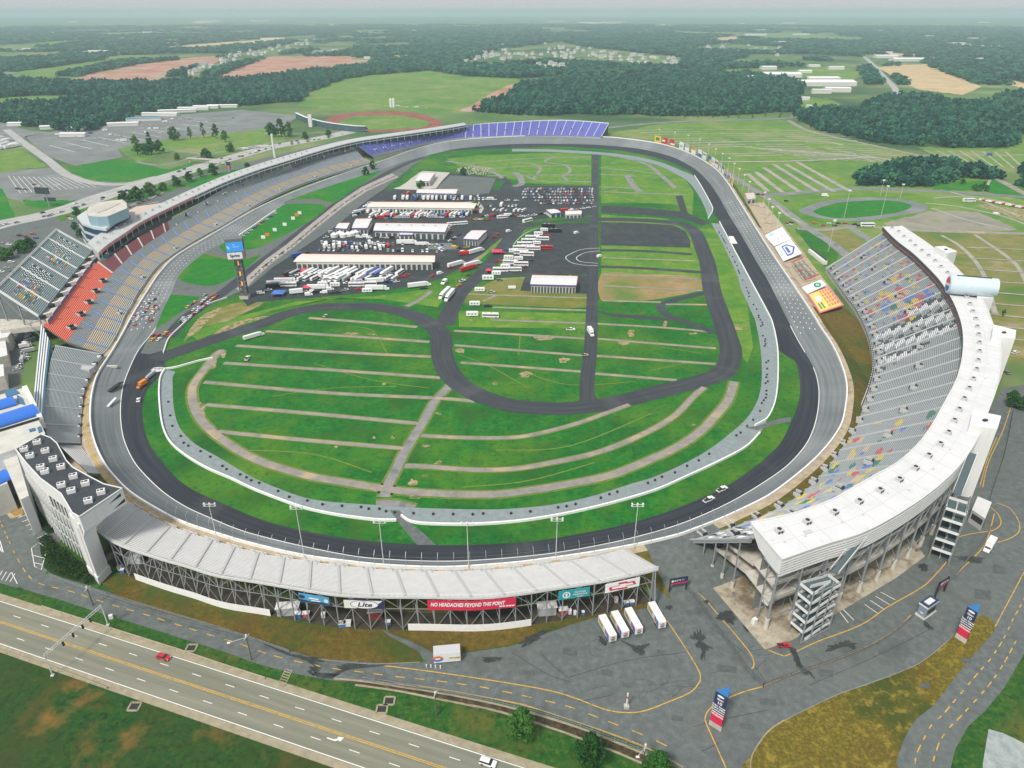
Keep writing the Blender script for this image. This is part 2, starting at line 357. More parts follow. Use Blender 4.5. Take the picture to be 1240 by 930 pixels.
def polar(loop,n=NT):
 out=[]
 A=[atan2(p[1]-CY,p[0]-CX)for p in loop]
 m=len(loop)
 for k in range(n):
  th=-pi+2*pi*k/n;ux,uy=cos(th),sin(th);best=None
  for i in range(m):
   p,q=loop[i],loop[(i+1)%m]
   a=ux*(p[1]-CY)-uy*(p[0]-CX);b=ux*(q[1]-CY)-uy*(q[0]-CX)
   if(a<=0)!=(b<=0):
    t=a/(a-b);x,y,z=lerp(p,q,t)
    d=ux*(x-CX)+uy*(y-CY)
    if d>0 and(best is None or d>best[0]):best=(d,(x,y,z))
  out.append(best[1])
 return out
PO,PI1,PI2=polar(Ow),polar(I1w),polar(I2w)
def ring(A):return A+[A[0]]
def ringoff(A,d):return offset([A[-1]]+A+[A[0]],d)[1:-1]
NOR=ringoff(PO,1.0)
tk=MB()
levels=[lerp(PI1[0],PO[0],0)]
prev=[(p[0],p[1],0.03)for p in PI1]
for fr,zf in((0.3,0.22),(0.65,0.6),(1.0,1.0)):
 cur=[(a[0]+(b[0]-a[0])*fr,a[1]+(b[1]-a[1])*fr,0.03+(b[2]-0.03)*zf)for a,b in zip(PI1,PO)]
 nseg=len(cur)
 base=len(tk.v);tk.v+=ring(cur)+ring(prev);s=0
 f0={0.3:0,0.65:0.3,1.0:0.65}[fr]
 for k in range(nseg):
  tk.f.append((base+k,base+k+1,base+nseg+1+k+1,base+nseg+1+k));tk.m.append(0)
  d=math.dist(PI1[k],PI1[(k+1)%nseg]);tk.uv[len(tk.f)-1]=((s,fr),(s+d,fr),(s+d,f0),(s,f0));s+=d
 prev=cur
structure(tk.build('speedway_track',M_track))
ap=MB();ap.strip([(p[0],p[1],0.03)for p in ring(PI1)],[(p[0],p[1],0.03)for p in ring(PI2)],uv=True)
structure(ap.build('track_apron',M_apron))
structure(MB().poly([(p[0],p[1],0.015)for p in I2w]).build('infield_turf',M_infield))
ln=MB()
for k in range(NT):
 x,y=pix(*PI1[k]);x2,y2=pix(*PI1[(k+1)%NT])
 if(y>395 and x<985)or(y>445):
  if 975<x and y<446:continue
  stripe(ln,[PI1[k],PI1[(k+1)%NT]],0.06,0.55)
structure(ln.build('track_line',M_whiteline))
wl=MB()
outer=ringoff(PO,-0.6)
for k in range(NT):
 a,b,c,d=PO[k],PO[(k+1)%NT],outer[(k+1)%NT],outer[k]
 for q,h in((0,1.15),):
  lo=[a,b,c,d]if False else[d,c,b,a]
  wl.hull8([(p[0],p[1],a[2]-0.4)for p in lo],[(p[0],p[1],p2[2]+h)for p,p2 in zip(lo,(a,b,b,a))])
wall=wl.build('track_wall',M_white,origin=(CX,CY,0))
tag(wall,'white concrete outer wall running right round the racing oval','wall')
cf=thing('catch_fence','catch fence of leaning steel posts along the near turn wall','fence',PO[int(NT*0.25)])
M_steel=plain('galvanised_steel',(0.42,0.44,0.45),0.45,0.3)
M_lightsteel=plain('light_steel',(0.62,0.63,0.62),0.5,0.1)
cnt=0;lastp=None;rail=[]
for k in range(NT):
 x,y=pix(*PO[k])
 if y>560 and 200<x<900:
  p=outer[k];n=(NOR[k][0]-PO[k][0],NOR[k][1]-PO[k][1])
  top=(p[0]+n[0]*0.2,p[1]+n[1]*0.2,PO[k][2]+5.0);tip=(p[0]+n[0]*1.5,p[1]+n[1]*1.5,PO[k][2]+6.4)
  rail.append((p,top,tip))
  if(lastp is None or math.dist(p,lastp)>5.2)and cnt<98:
   lastp=p;cnt+=1
   q=MB();q.bar((p[0],p[1],PO[k][2]+1.0),top,0.11);q.bar(top,tip,0.11)
   q.build('fence_post',M_steel,cf)
cb=MB()
for zf in(0.35,0.7,1.0):
 L_=[lerp((p[0],p[1],t[2]-4.0),t,zf)for p,t,tip in rail]
 for a,b in zip(L_[::3],L_[3::3]):cb.bar(a,b,0.02)
cb.build('fence_cable',M_steel,cf)
def bankmat(k):
 x,y=pix(*PO[k])
 if 775<x<862 and y>600:return 1
 if x<500 and 150<y<560:return 3
 if x>955 and 370<y<605:return 4
 if x>880 and 240<y<420:return 3 if 275<y<375 else 2
 if x>700 and y<240:return 2
 return 0
M_bankgreen=mottle('bank_grass',[(0.05,0.06,0.012),(0.11,0.10,0.02),(0.17,0.14,0.03)],0.3,bigcol=[((0.04,0.10,0.015),0.04,(0.45,0.6,0.8)),((0.2,0.14,0.06),0.06,(0.6,0.72,0.7))])
bk=MB()
c1=outer;
c2=ringoff(PO,-3.8)
bk.strip([(p[0],p[1],q[2]-0.05)for p,q in zip(ring(c2),ring(PO))],[(p[0],p[1],q[2]-0.05)for p,q in zip(ring(c1),ring(PO))],lambda k:1 if bankmat(k)==1 else 3)
wd=[]
for k in range(NT):wd.append(-(3.8+max(3.0,PO[k][2]*1.9)+(8 if bankmat(k)==1 else 0)))
wd3=[wd[-1]]+wd+[wd[0]]
c3=offset([PO[-1]]+PO+[PO[0]],wd3)[1:-1]
bk.strip([(p[0],p[1],-0.02)for p in ring(c3)],[(p[0],p[1],q[2]-0.05)for p,q in zip(ring(c2),ring(PO))],bankmat)
structure(bk.build('track_embankment',[M_bankgreen,M_asph,M_bankgreen,M_tan,M_dry]))
yl=MB()
seg=[(p[0],p[1],q[2]+0.0)for p,q in zip(ringoff(PO,-2.6),PO)if pix(*q)[0]<228 and 448<pix(*q)[1]<645]
seg.sort(key=lambda p:atan2(p[1]-CY,p[0]-CX)%(2*pi))
stripe(yl,seg,None,0.55);structure(yl.build('walkway_line',M_yellow))
BO=[(200,447.5),(194.5,457.5),(193,470),(193,482.5),(195,505),(199,522.5),(207.5,537.5),(225,552.5),(250,567.5),(280,580.5),(310,594.5),(357.5,612.5),(385,620),(417.5,626),(455,630.5),(480,631),(497.5,632.5),(522.5,635),(572,636),(620,633),(657,628),(695,621),(745,609),(795,594),(832.5,577.5),(870,560),(902.5,542.5),(920,525),(930,506),(937.5,490),(941,470),(942,445),(941,420),(936,395),(930,380),(910,342.5),(890,305),(872,271)]
BI=[(212.5,450),(209,457),(209,465),(210,490),(215,512.5),(225,527.5),(240,540),(262.5,552.5),(285,566),(310,580),(360,600),(397.5,607.5),(447.5,611),(485,614),(535,616),(585,617),(620,616),(670,611),(720,600),(770,584),(782.5,581),(820,565.5),(857.5,545),(890,520),(907.5,502.5),(919,480),(922.5,455),(921,422.5),(915,390),(911,380),(897.5,350),(892.5,332.5),(875,295),(861,270)]
bo,bi=resample(smooth(Gl(BO),5),200),resample(smooth(Gl(BI),5),200)
bd=MB();bd.strip([(p[0],p[1],0.045)for p in bo],[(p[0],p[1],0.045)for p in bi])
structure(bd.build('gravel_strip',M_band))
BO2=[(863,255),(860,246),(850,227.5),(841,214),(827.5,207.5),(795,195),(745,186),(670,181),(620,180.5)]
BI2=[(858,265),(853,250),(843,232),(832,219),(818,210.5),(790,198),(742,189),(670,184),(620,183.5)]
bo2,bi2=resample(smooth(Gl(BO2),5),60),resample(smooth(Gl(BI2),5),60)
structure(MB().strip([(p[0],p[1],0.045)for p in bo2],[(p[0],p[1],0.045)for p in bi2]).build('gravel_strip',M_band))
def lowwall(pts,h=1.0,t=0.5,sm=5,name='inside_wall',mat=None,z=0.0,label=None,closed=False):
 p=smooth(Gl(pts,z),sm)if sm else Gl(pts,z)
 mb=MB();A,B=offset(p,t/2),offset(p,-t/2)
 for k in range(len(p)-1):
  lo=[B[k],B[k+1],A[k+1],A[k]]
  mb.hull8(lo,[(q[0],q[1],q[2]+h)for q in lo])
 o=mb.build(name,mat or M_white,origin=p[0]);tag(o,label or 'white inside wall','wall');return o
lowwall([(275,361),(245,372.5),(220,395),(205,410),(199,425),(198,428)],1.0,label='short white wall at the end of pit road beside the brown turf')
lowwall(BO[:16],1.1,0.7,label='white inside wall curving round the left of the near turn')
lowwall([(258,434),(240,438),(215,445),(200,447.5)],1.0,0.8,label='white barrier turning in towards the left infield road mouth')
lowwall([(486,625),(497.5,632.5),(522.5,635.5)]+BO[18:28],1.1,0.7,label='white inside wall curving round the right of the near turn')
lowwall([(914,516),(922,512),(930,506),(937.5,490),(941,470),(942,445),(941,420),(936,395),(930,380),(910,342.5),(890,305),(871,269)],1.1,0.6,label='white inside wall along the back straight')
lowwall([(857.5,265),(863,255),(860,246),(850,227.5),(841,213)],1.1,0.6,label='short white inside wall beyond the back straight opening')
M_black=plain('black_rubber',(0.02,0.021,0.023),0.8)
tb=None;nb=0
for k in range(4,196):
 if R.random()<(0.5 if k>40 else 0.35):
  t=R.uniform(0.55,0.75);p=lerp(bo[k],bi[k],t)
  if tb is None:
   q=MB();q.tube((0,0,0),(0,0,0.7),0.55,0.5,10)
   tb=q.build('tyre_stack',M_black);tb.location=(*p[:2],0.05)
   tag(tb,'black stack of tyres on the grey gravel strip inside the wall','tyre stack','tyre stacks along the gravel strip')
  else:
   c=tb.copy();COL.objects.link(c);c.location=(*p[:2],0.05);c.rotation_euler.z=R.uniform(0,6)
  nb+=1
# ------------------------------------------------------------------ infield roads, paths and lots
ribbon=[(190,436,12),(200,431,12),(225,422.5,12),(250,414,12),(280,404,12.5),(310,395,12.5),(347.5,380.5,13),(385,372.5,13),(422.5,371,13),(460,372.5,13),(497.5,381,13),(522.5,394,13),(534,407.5,13),(535,427.5,13),(543,450,13),(560,467.5,13),(585,481,13),(620,491,13),(670,495,13),(707,493,13),(745,487.5,13),(795,475,13),(845,462.5,13.5),(872,453,14),(882,441,14),(885,424,14),(880,405,14),(870,375,13),(862,350,13),(857,320,12),(850,300,11),(842.5,282.5,11),(832.5,274,11),(815,269.5,10),(770,266.5,10),(727.5,265.5,10),(682,266,10),(652.5,270,11),(627.5,278,12),(605,306,13)]
road('infield_road',ribbon,13,M_ribbon,0.085)
road('infield_road',[(610,299,13),(605,306,13),(585,330,12.5),(560,352,12),(546,376,11),(538,394,10.5)],12,M_ribbon,0.081)
road('infield_road',[(721,187,8),(720.5,220,8),(720,250,8.5),(719,290,8.5),(718,330,8),(717,372,7),(716,400,6),(715,425,5.2),(711,462,5),(711,487,5.5)],8,M_ribbon,0.08)
structure(MB().poly([(*G(x,y)[:2],0.075)for x,y in[(702,487),(706,470),(716,470),(721,480),(730,490),(720,497),(705,497)]]).build('infield_road',M_asph_dark))
sheet('infield_road',[(721,372),(723,376),(735,379),(760,381),(790,383),(812,386),(812,389),(780,386.5),(750,384.5),(732,381),(718,376)],M_ribbon,0.07)
road('infield_road',[(858,354,7),(840,358,7),(820,362.5,7),(806,367,7),(799.5,373,6),(806,380,6),(820,387,6),(840,393.5,6),(865,403,6)],6,M_ribbon,0.078)
sheet('infield_lot',[(728,249),(760,250),(800,254),(824,256),(818,238),(826,236),(833,258),(845,264),(860,270),(850,273),(832,266),(800,262),(760,259),(728,258)],M_asph_dark,0.07)
sheet('infield_lot',[(727,269),(770,270),(815,272.5),(830,280),(836,292),(836,300),(800,299),(760,298),(727,297)],M_asph_dark,0.07)
road('infield_road',[(727,303),(780,304),(838,308)],6,M_ribbon,0.075)
road('infield_road',[(727,323),(780,325),(852,330)],6,M_ribbon,0.075)
PADDOCK=[(300,371),(310,366),(345,363),(385,360),(450,354),(495,347.5),(535,337),(562,322),(590,303),(612,290),(625,276),(652,266),(690,262),(722,262),(722,225),(680,225),(622,225),(612,214),(601,215),(545,209),(505,211),(497,205),(465,231),(440,248),(405,277),(330,326),(305,345),(288,356)]
sheet('paddock_asphalt',PADDOCK,M_asph_dark,0.04)
sheet('motorhome_lot',[(612,320),(628,296),(645,280),(665,272),(690,270),(722,270),(722,333),(640,333),(605,335),(598,334)],M_asph_dark,0.06)
sheet('concrete_apron',[(470,227),(500,213),(512,207),(545,209),(536,218),(528,228),(505,230),(480,229)],M_conc,0.055)
sheet('concrete_apron',[(430,258),(445,248),(580,244),(586,252),(583,258),(470,258)],M_conc,0.055)
lot=sheet('paddock_lot',[(529,227.5),(545,212.5),(601,215.5),(592,234),(554,238)],M_asph,0.06)
pitb=[(478,212),(466,217),(440,229),(410,249),(380,273),(350,298),(325,316),(303,336),(289,352)]
bl=[G(x-3,y-2)for x,y in pitb];br=[G(x+4.5,y+2.5)for x,y in pitb]
structure(MB().strip([(p[0],p[1],0.06)for p in br],[(p[0],p[1],0.06)for p in bl]).build('pit_stall_strip',mottle('pit_stall_concrete',[(0.24,0.22,0.2),(0.33,0.3,0.275),(0.42,0.38,0.35)],0.25)))
def grass(pts,mat,z,sm=4,name='grass'):return sheet(name,pts,mat,z,sm)
pitA=[(188,398),(198,374),(207,356),(216,335),(230,320),(249,306),(266,297),(288,287),(312,269),(342,249),(350,242.3),(397.5,226),(428,216),(460,206),(495,194),(520,188),(500,200),(465,229),(440,246),(405,275),(330,324),(305,345),(275,360),(245,371),(220,393),(205,408),(198,424),(170,428)]
sheet('pit_road',pitA,M_asph,0.045,2)
M_pitdark=M_ribbon
road('pit_road',[(203,409,9),(222,388,9),(240,374,9),(272,353,9),(300,330,9),(340,300,9),(380,268,9),(420,238,9),(455,217,9),(490,199,10),(515,190,10)],9,M_ribbon,0.05)
grass([(350.6,242),(372,234),(397.5,225.5),(430,215.5),(460,206),(452,214),(440,222),(427.5,230),(406,245),(398,245.5),(385,241.5),(370,241),(360,242)],M_lush,0.07)
grass([(266,298),(272,294),(288,288),(310,273),(325,261),(342,249),(360,246.5),(388,247.5),(394.6,252),(385,261),(370,271),(339,288),(318,298),(305,302),(285,306),(272,305)],M_lush,0.07)
grass([(249,307),(255,308),(270,312),(288,314.5),(315,308.5),(306,318),(290,331),(271,342),(258,346),(244,345.7),(230,343.5),(217,338),(218,332),(230,320),(240,312)],M_lush,0.07,3)
grass([(207,356.5),(225,358),(243,359.5),(237,366),(215,381),(200,392),(188,398),(198,374)],M_lush,0.07,0)
M_browntrim=plain('brown_kerb_grass',(0.2,0.12,0.03),0.9,var=0.3)
cu=MB()
for L_ in([(360,243),(372,241.5),(386,241.8),(398,245.8),(405,245.5)],[(248,306.5),(262,310),(288,315),(312,309)]):stripe(cu,smooth(Gl(L_),5),0.085,1.6)
structure(cu.build('worn_edge',M_browntrim))
grass([(465,230),(485,217),(495,208),(508,208),(498,216),(484,226)],M_infield,0.07,2)
grass([(597,229),(601,219),(611,219),(604,231)],M_infield,0.07,0)
grass([(560,326),(575,316),(596,297),(615,285),(640,278),(612,292),(592,306),(572,322)],M_camp,0.075,2)
grass([(628,272),(650,266),(690,262.5),(716,261),(716,263),(690,265),(655,269)],M_infield,0.09,2)
pm=MB();pm.rag=0.45;pe=MB();pe.rag=0.9
def P(pts,wdt=2.6):
 road('',pts,wdt,None,0.03,4,pm)
 pe.k=0;road('',[(p[0],p[1],p[2]*1.3 if len(p)>2 else wdt*1.5)for p in pts],wdt*1.5,None,0.0272,4,pe)
for a in([(374,385),(440,390),(505,396)],[(322,401),(420,407),(520,414)],[(286,418.5),(400,426),(522,432)],[(271,439.6),(400,448),(533,457.5)],[(247,462.6),(400,476),(527,482),(575,486)],[(249,490),(380,501),(507,513)],[(259,522),(370,533),(489,543)]):P(a,2.8)
for a in([(596,372),(711,376)],[(594,387.4),(710,391.5)],[(550,400.5),(708,410)],[(550,418),(705,430.5)],[(558,439),(703,450)],[(722,392),(800,396.5),(862,402)],[(720,410),(867,422)],[(716,430.5),(868,441)],[(715,452),(820,460.5)],[(560,356),(712,361)],[(585,365),(600,358)],[(730,364),(800,366)],[(730,312),(842,316)],[(730,333),(845,338)],[(730,346),(850,352)],[(806,368.5),(856,369)]):P(a,2.4)
P([(270,424,4.5),(260,431,4.5),(249,445.7,5),(235,465,5),(232.5,480,5.5),(237,497,6),(247,513,5),(271,533.7,4.5),(311,557,4.5),(372,576,4.2),(420,584.5,4),(447,589,4.5),(485,594.5,5),(535,598,4),(585,599,4),(620,597,4),(682,587.5,4),(732,577.5,4),(765,566,4.2),(815,544,4.5),(845,525,4.8),(865,505,5),(882,484,5.5),(889,462,6)],4.5)
P([(490,564),(522,565.5),(572,569),(620,568),(670,560),(725,547.5),(775,527.5),(815,505),(840,480),(853,469)],3.2)
P([(510,527.5),(560,530),(620,530),(657,524),(700,512.5),(732,501),(762,490)],2.8)
P([(560,322),(590,306)],2)
pm.build('camping_path',M_path);structure(bpy.data.objects['camping_path'])
pm=MB();pm.rag=0.3
P([(545,466,3.5),(537,475,3.8),(527,485,4.5),(510,515,5),(490,547,5),(480,568,5.2),(472,583,5.5),(465,602,7)],4.5)
P([(455,612,7),(475,611,10),(500,617,6)],6)
P([(492,371,3.5),(510,362,3.5),(522,352,3.5)],3.5);P([(490,348,3),(530,372,3)],3)if False else None
structure(pe.build('path_edge',mottle('worn_path_edge',[(0.04,0.14,0.016),(0.12,0.18,0.025),(0.22,0.21,0.06)],0.35,detail=9,rg=0.8)))
pm.build('cross_path',M_path_grey);structure(bpy.data.objects['cross_path'])
sheet('crossing_road',[(472,618),(484,618),(497,634),(512,645),(528,660),(505,660),(492,645),(482,632)],M_asph,0.09)
sheet('crossing_road',[(902,518),(916,516),(945,507),(958,505),(957,511),(940,514),(918,521)],M_asph,0.09)
fp=MB();fp.rag=0.35
grass([(728,188),(760,189),(800,198),(826,212),(840,232),(838,262),(820,248),(790,246),(728,246)],M_farinfield,0.021,0)
grass([(540,192),(580,188),(640,186),(700,184),(716,188),(716,224),(640,222),(615,216),(600,210),(560,204)],M_farinfield,0.022,0)
grass([(728,260),(800,264),(838,272),(846,300),(852,330),(855,352),(728,352)],M_farinfield,0.020,0)
grass([(845,276),(866,276),(890,320),(905,370),(912,420),(905,440),(890,420),(880,380),(862,320)],M_farinfield,0.021,0)
grass([(230,405),(260,390),(310,378),(360,365),(400,362),(455,358),(520,350),(545,350),(530,372),(460,362),(400,361),(330,376),(280,394),(240,412)],M_farinfield,0.021,0)
grass([(555,376),(720,380),(720,398),(556,396)],M_farinfield,0.019,0)
def PF(pts,wdt=5):road('',pts,wdt,None,0.06,4,fp)
for a in([(560,199),(640,192),(716,190)],[(575,205),(650,201),(716,201)],[(590,213),(640,212),(716,212)],[(727,203),(795,210)],[(727,211),(770,213)],[(727,226),(770,228)],[(727,232),(830,236)],[(626,196),(650,200),(654,206),(645,217)],[(673,189),(660,196),(685,200),(690,208),(682,213),(688,219)],[(637,214),(660,220),(716,220)]):PF(a,4)
PF([(727,187,6),(760,192,6),(785,200,6),(800,212,6),(818,228,6)],6);PF([(760,212,8),(766,224,8),(775,232,8)],8)
PF([(540,195),(570,200),(600,210),(608,216)],6)
PF([(622,209),(628,212),(632,222),(622,226)],8)
structure(fp.build('camping_path',M_path_grey))
grass([(728,331),(770,332),(820,333),(846,336),(854,345),(846,352),(815,359),(780,364),(728,364)],mottle('worn_turf',[(0.16,0.17,0.04),(0.28,0.2,0.09),(0.42,0.27,0.15)],0.06,bigcol=[((0.06,0.17,0.02),0.03,(0.5,0.62,0.8))]),0.026,2)
grass([(550,357),(590,352),(640,352),(712,354),(712,372),(650,371),(590,368),(556,366)],mottle('thin_turf',[(0.07,0.14,0.02),(0.16,0.17,0.03),(0.3,0.19,0.08)],0.08,bigcol=[((0.05,0.16,0.02),0.04,(0.5,0.62,0.7))]),0.026,2)
grass([(605,337),(640,335),(640,352),(575,353),(590,343)],M_camp_dry,0.027,0)
grass([(280,368),(320,366),(300,377),(275,389),(245,396),(222,415),(232,400),(255,383)],M_camp_dry,0.026,2)
grass([(225,408),(240,386),(255,377),(270,371),(262,380),(248,392),(240,402)],M_dirtpatch,0.028,2)
grass([(272,395),(300,386),(330,382),(300,391),(270,403),(255,408)],M_dirtpatch,0.028,2)
dp=MB()
def patch(x,y,rx,ry):
 n=14;pts=[]
 for k in range(n):
  r=R.uniform(0.6,1.15);pts.append((x+rx*r*cos(2*pi*k/n),y+ry*r*sin(2*pi*k/n)))
 dp.poly([(*G(a,b)[:2],0.034)for a,b in smooth(pts,3,True)])
for a in((658,409,16,3.5),(683,436,7,4),(637,453,9,4),(600,464,4,2.5),(426,404,11,2),(532,437,3,9),(557,424,6,4),(515,540,5,2),(531,560,5,3),(500,585,8,5),(515,576,4,2),(475,530,3,2),(407,541,3,2),(455,593,4,2),(453,530,2,2),(530,501,5,1.5),(598,384,3,2),(570,388,2,1.5),(450,405,5,1.2),(465,465,3,1.5),(764,404,5,5),(755,415,7,3),(893,398,12,1.6),(805,392,3,4),(840,404,6,1.5),(840,515,4,1.5),(885,534,5,3),(502,602,7,2.5),(244,500,7,12),(258,440,6,8),(268,428,6,5),(690,335,3,3)):patch(*a)
structure(dp.build('dirt_patch',M_dirtpatch))
# ------------------------------------------------------------------ foreground: highway and service roads
sheet('meadow',[(-500,760),(0,786),(130,832),(215,862),(310,895),(417,930),(600,1000),(600,1500),(-900,1500)],M_roadside,0.02)
sheet('verge',[(-500,560),(0,600),(60,640),(120,690),(165,690),(310,735),(500,758),(620,757),(720,740),(790,732),(800,800),(700,840),(830,929),(900,1000),(700,1000),(620,926),(310,829),(0,728),(-300,650)],M_verge,0.008)
hw_c=[(-420,630),(-200,693.5),(0,753),(155,801),(310,857.5),(435,896),(537,930),(760,1004),(1000,1085)]
HW=resample(smooth(Gl(hw_c),6),160)
a0,a1=G(0,753),G(537,930)
dx,dy=a1[0]-a0[0],a1[1]-a0[1];ll=hypot(dx,dy);ux,uy=dx/ll,dy/ll
def hwy(s,t,z):return(a0[0]+ux*s-uy*t,a0[1]+uy*s+ux*t,z)
def offs(x,y):
 p=G(x,y);return(-(p[0]-a0[0])*uy+(p[1]-a0[1])*ux,(p[0]-a0[0])*ux+(p[1]-a0[1])*uy)
tn=[offs(*p)[0]for p in((0,727.5),(310,829),(435,865),(620,926))];ts=[offs(*p)[0]for p in((0,779.5),(135,825),(310,886))]
print('highway edges',tn,ts,[offs(*p)for p in((155,801),(310,857.5),(435,895))])
TN=sum(tn)/len(tn);TS=sum(ts)/len(ts)
def hstrip(mb,t0,t1,z,mat=0,s0=-700,s1=420,uv=True,n=60):
 A=[hwy(s0+(s1-s0)*k/n,t0,z)for k in range(n+1)];B=[hwy(s0+(s1-s0)*k/n,t1,z)for k in range(n+1)]
 mb.strip(A,B,mat,uv=uv)
m=MB();hstrip(m,TS-2.6,TN+2.8,0.035);structure(m.build('highway_shoulder',M_shoulder))
m=MB();hstrip(m,TS-0.3,TN+0.3,0.045);structure(m.build('highway',M_hwy))
m=MB()
for t in(TS,TN):hstrip(m,t-0.13,t+0.13,0.055,0)
for t,ph in((TN/2,4.5),(TS/2,2.0)):
 s=-698+ph
 while s<418:
  m.quad(hwy(s,t-0.11,0.055),hwy(s+3.2,t-0.11,0.055),hwy(s+3.2,t+0.11,0.055),hwy(s,t+0.11,0.055),0);s+=12.2
for t in(-0.25,0.25):hstrip(m,t-0.12,t+0.12,0.056,1)
structure(m.build('highway_marking',[M_whiteline,M_yellow]))
p=offs(405,895);m=MB()
def loc2(s,t):return hwy(p[1]+s,p[0]+t,0.057)
m.poly([loc2(*q)for q in((-2.2,-0.15),(0,-0.15),(0.9,0.5),(0.5,0.9),(2.3,1.3),(1.9,-0.3),(1.4,0.1),(0.4,-0.55),(-2.2,-0.5))]);structure(m.build('lane_arrow',M_whiteline))
SR=[(-60,560,8),(-14,600,8),(0,631,7.5),(16,667,7.5),(28,690,8),(40,702.5,8.5),(85,716,8.5),(131,731,8.5),(180,745.5,8.5),(232.5,762,8.5),(289,779.5,8.5),(326,792.5,9),(364,802,9.5),(400,809,10),(432.5,813,10),(476,819,10)]
road('service_road',SR,8.5,M_asph,0.03)
sheet('service_lot',[(380,803),(430,806),(465,804),(508,803),(525,797),(575,789),(620,782),(640,776),(660,767.5),(690,757),(720,748),(790,735),(785,700),(775,672),(835,640),(930,600),(1000,640),(1060,600),(1130,560),(1180,520),(1215,470),(1300,455),(1300,740),(1240,792),(1217,832),(1192,862),(1172,880),(1157,907),(1147,945),(830,945),(802,916),(770,901),(727,885),(682,870),(642,857),(620,851.5),(535,836),(472,829),(415,824),(385,815)],M_asph,0.025)
sheet('service_lot',[(-60,640),(-20,575),(0,560),(30,590),(60,625),(78,648),(62,668),(60,688),(50,700),(20,712),(-20,700)],M_asph,0.02)
sheet('island_grass',[(909,940),(912,912),(930,887),(955,870),(985,855),(1017,840),(1052,828),(1087,815),(1110,805),(1125,795),(1142,781),(1155,769),(1168,757),(1180,748),(1192,746),(1200,750),(1205,759),(1200,770),(1180,792),(1155,822),(1130,855),(1110,870),(1095,895),(1085,925),(1082,945)],M_gold,0.05,2)
sheet('island_grass',[(1300,740),(1240,792),(1217,832),(1192,862),(1172,880),(1157,907),(1147,945),(1300,945)],M_verge,0.05,0)
sheet('retention_pond',[(1197,883),(1215,888),(1250,905),(1250,945),(1190,945),(1190,925)],mottle('murky_pond',[(0.2,0.24,0.24),(0.3,0.34,0.33),(0.38,0.42,0.40)],0.4,rough=0.35),0.07,0)
sheet('bank_grass',[(118,702),(130,697),(165,690),(200,700),(250,720),(310,741),(365,755),(430,762),(492,759),(560,763),(620,757),(680,745),(725,735),(788,722),(790,735),(720,748),(690,757),(660,767),(620,781),(575,788),(525,795),(510,795),(505,802),(460,803),(385,798),(310,776),(250,757),(190,740),(145,725)],M_dry,0.034,0)
sheet('bank_grass',[(48,655),(62,650),(75,668),(105,692),(118,704),(108,708),(60,693),(52,680)],mottle('bank_shrub_turf',[(0.006,0.025,0.006),(0.014,0.045,0.01),(0.05,0.06,0.012)],0.4),0.036,2)
sheet('asphalt_path',[(462,762),(475,768),(500,778),(520,788),(535,798),(525,803),(513,800),(508,790),(490,780),(470,770)],M_asph,0.06,0)
ym=MB()
def Y(pts,wd=0.35,sm=5,z=0.06):stripe(ym,smooth(Gl(pts),sm),z,wd)
Y([(417,822.5),(472,827.5),(535,835),(620,850.5),(642,856),(682,869),(727,884),(770,900),(802,915),(828,930)])
Y([(465,806),(535,815),(620,828),(670,837.5),(702,847.5),(732,859),(757,863),(780,861),(807,851),(835,839),(846,827.5),(848,820),(845,810),(830,785),(810,755),(792,732)])
Y([(1043,830),(1100,805),(930,829)][:0]or[(922,832),(960,816),(1000,803),(1050,783),(1085,762),(1103,745)]);Y([(1136,719),(1160,693),(1192,660),(1204,622)])
Y([(878,847),(900,838),(922,832)]);Y([(879,930),(868,905),(856,878),(854,868),(861,857),(878,847)])
Y([(910,810),(913,805),(909,792),(890,768),(870,745),(850,722),(838,716),(831,716)])
Y([(930,787),(945,793),(955,793),(990,777),(1042,757),(1075,735),(1112,714),(1127,702),(1150,675),(1155,658),(1162,650),(1185,645),(1203,642),(1212,634),(1208,622),(1196,612)])
Y([(1208,657),(1225,651),(1234,643),(1233,630),(1222,615),(1206,609)])
Y([(909,930),(912,912),(930,886),(950,872)]);Y([(1190,590),(1197,560),(1215,520),(1228,480)])
Y([(1187,588),(1196,555),(1207,530)])
Y([(1205,759),(1215,740),(1240,693)],0.3)
for c,on,off in(([(16,667),(40,702.5),(85,716),(131,731),(180,745.5),(232,762),(289,779.5),(326,792.5),(364,802),(400,809),(432,813),(476,819),(524,824),(570,830),(596,834.5),(640,844),(689,856),(737,874),(789,894.5),(837,919)],3.0,3.6),([(-14,600),(0,631),(16,667)],2,2.5),([(1108,925),(1110,913),(1118,896),(1128,878),(1142,865),(1153,852),(1165,838),(1176,825),(1187,812),(1198,800),(1207,787),(1215,774),(1222,760),(1228,747),(1235,735),(1250,705)],2.4,2.4),([(1130,922),(1132,915),(1138,898),(1149,882),(1162,869),(1175,855),(1187,842),(1198,829),(1208,815),(1217,801),(1224,788),(1231,775),(1238,762)],2.4,2.4)):
 dashes(ym,smooth(Gl(c),6),0.062,0.32,on,off)
structure(ym.build('yellow_marking',M_yellow))
wm=MB()
def W(pts,wd=0.25,z=0.06):stripe(wm,Gl(pts),z,wd)
for k in range(4):W([(1036-0+k*6+12,735-k*6.5+0),(1063+k*6.2,743-k*6.4)])if False else W([(1047+k*6.5,732-k*5),(1063+k*7,743-k*5.5)])
W([(1019,886-150),(1034,751)]);W([(1017,741),(1027,754)])
for k in range(7):W([(22+k*4.6,627+k*5.0),(36+k*4.2,622+k*4.8)],0.28)
W([(38,664),(47,657),(57,664),(50,690),(42,686),(38,664)],0.25);W([(38,672),(54,676)],0.25);W([(40,681),(52,684)],0.25)
for k in range(5):W([(-2+k*5,690+k*1.2),(-8+k*5,700+k*1.2)],0.25)
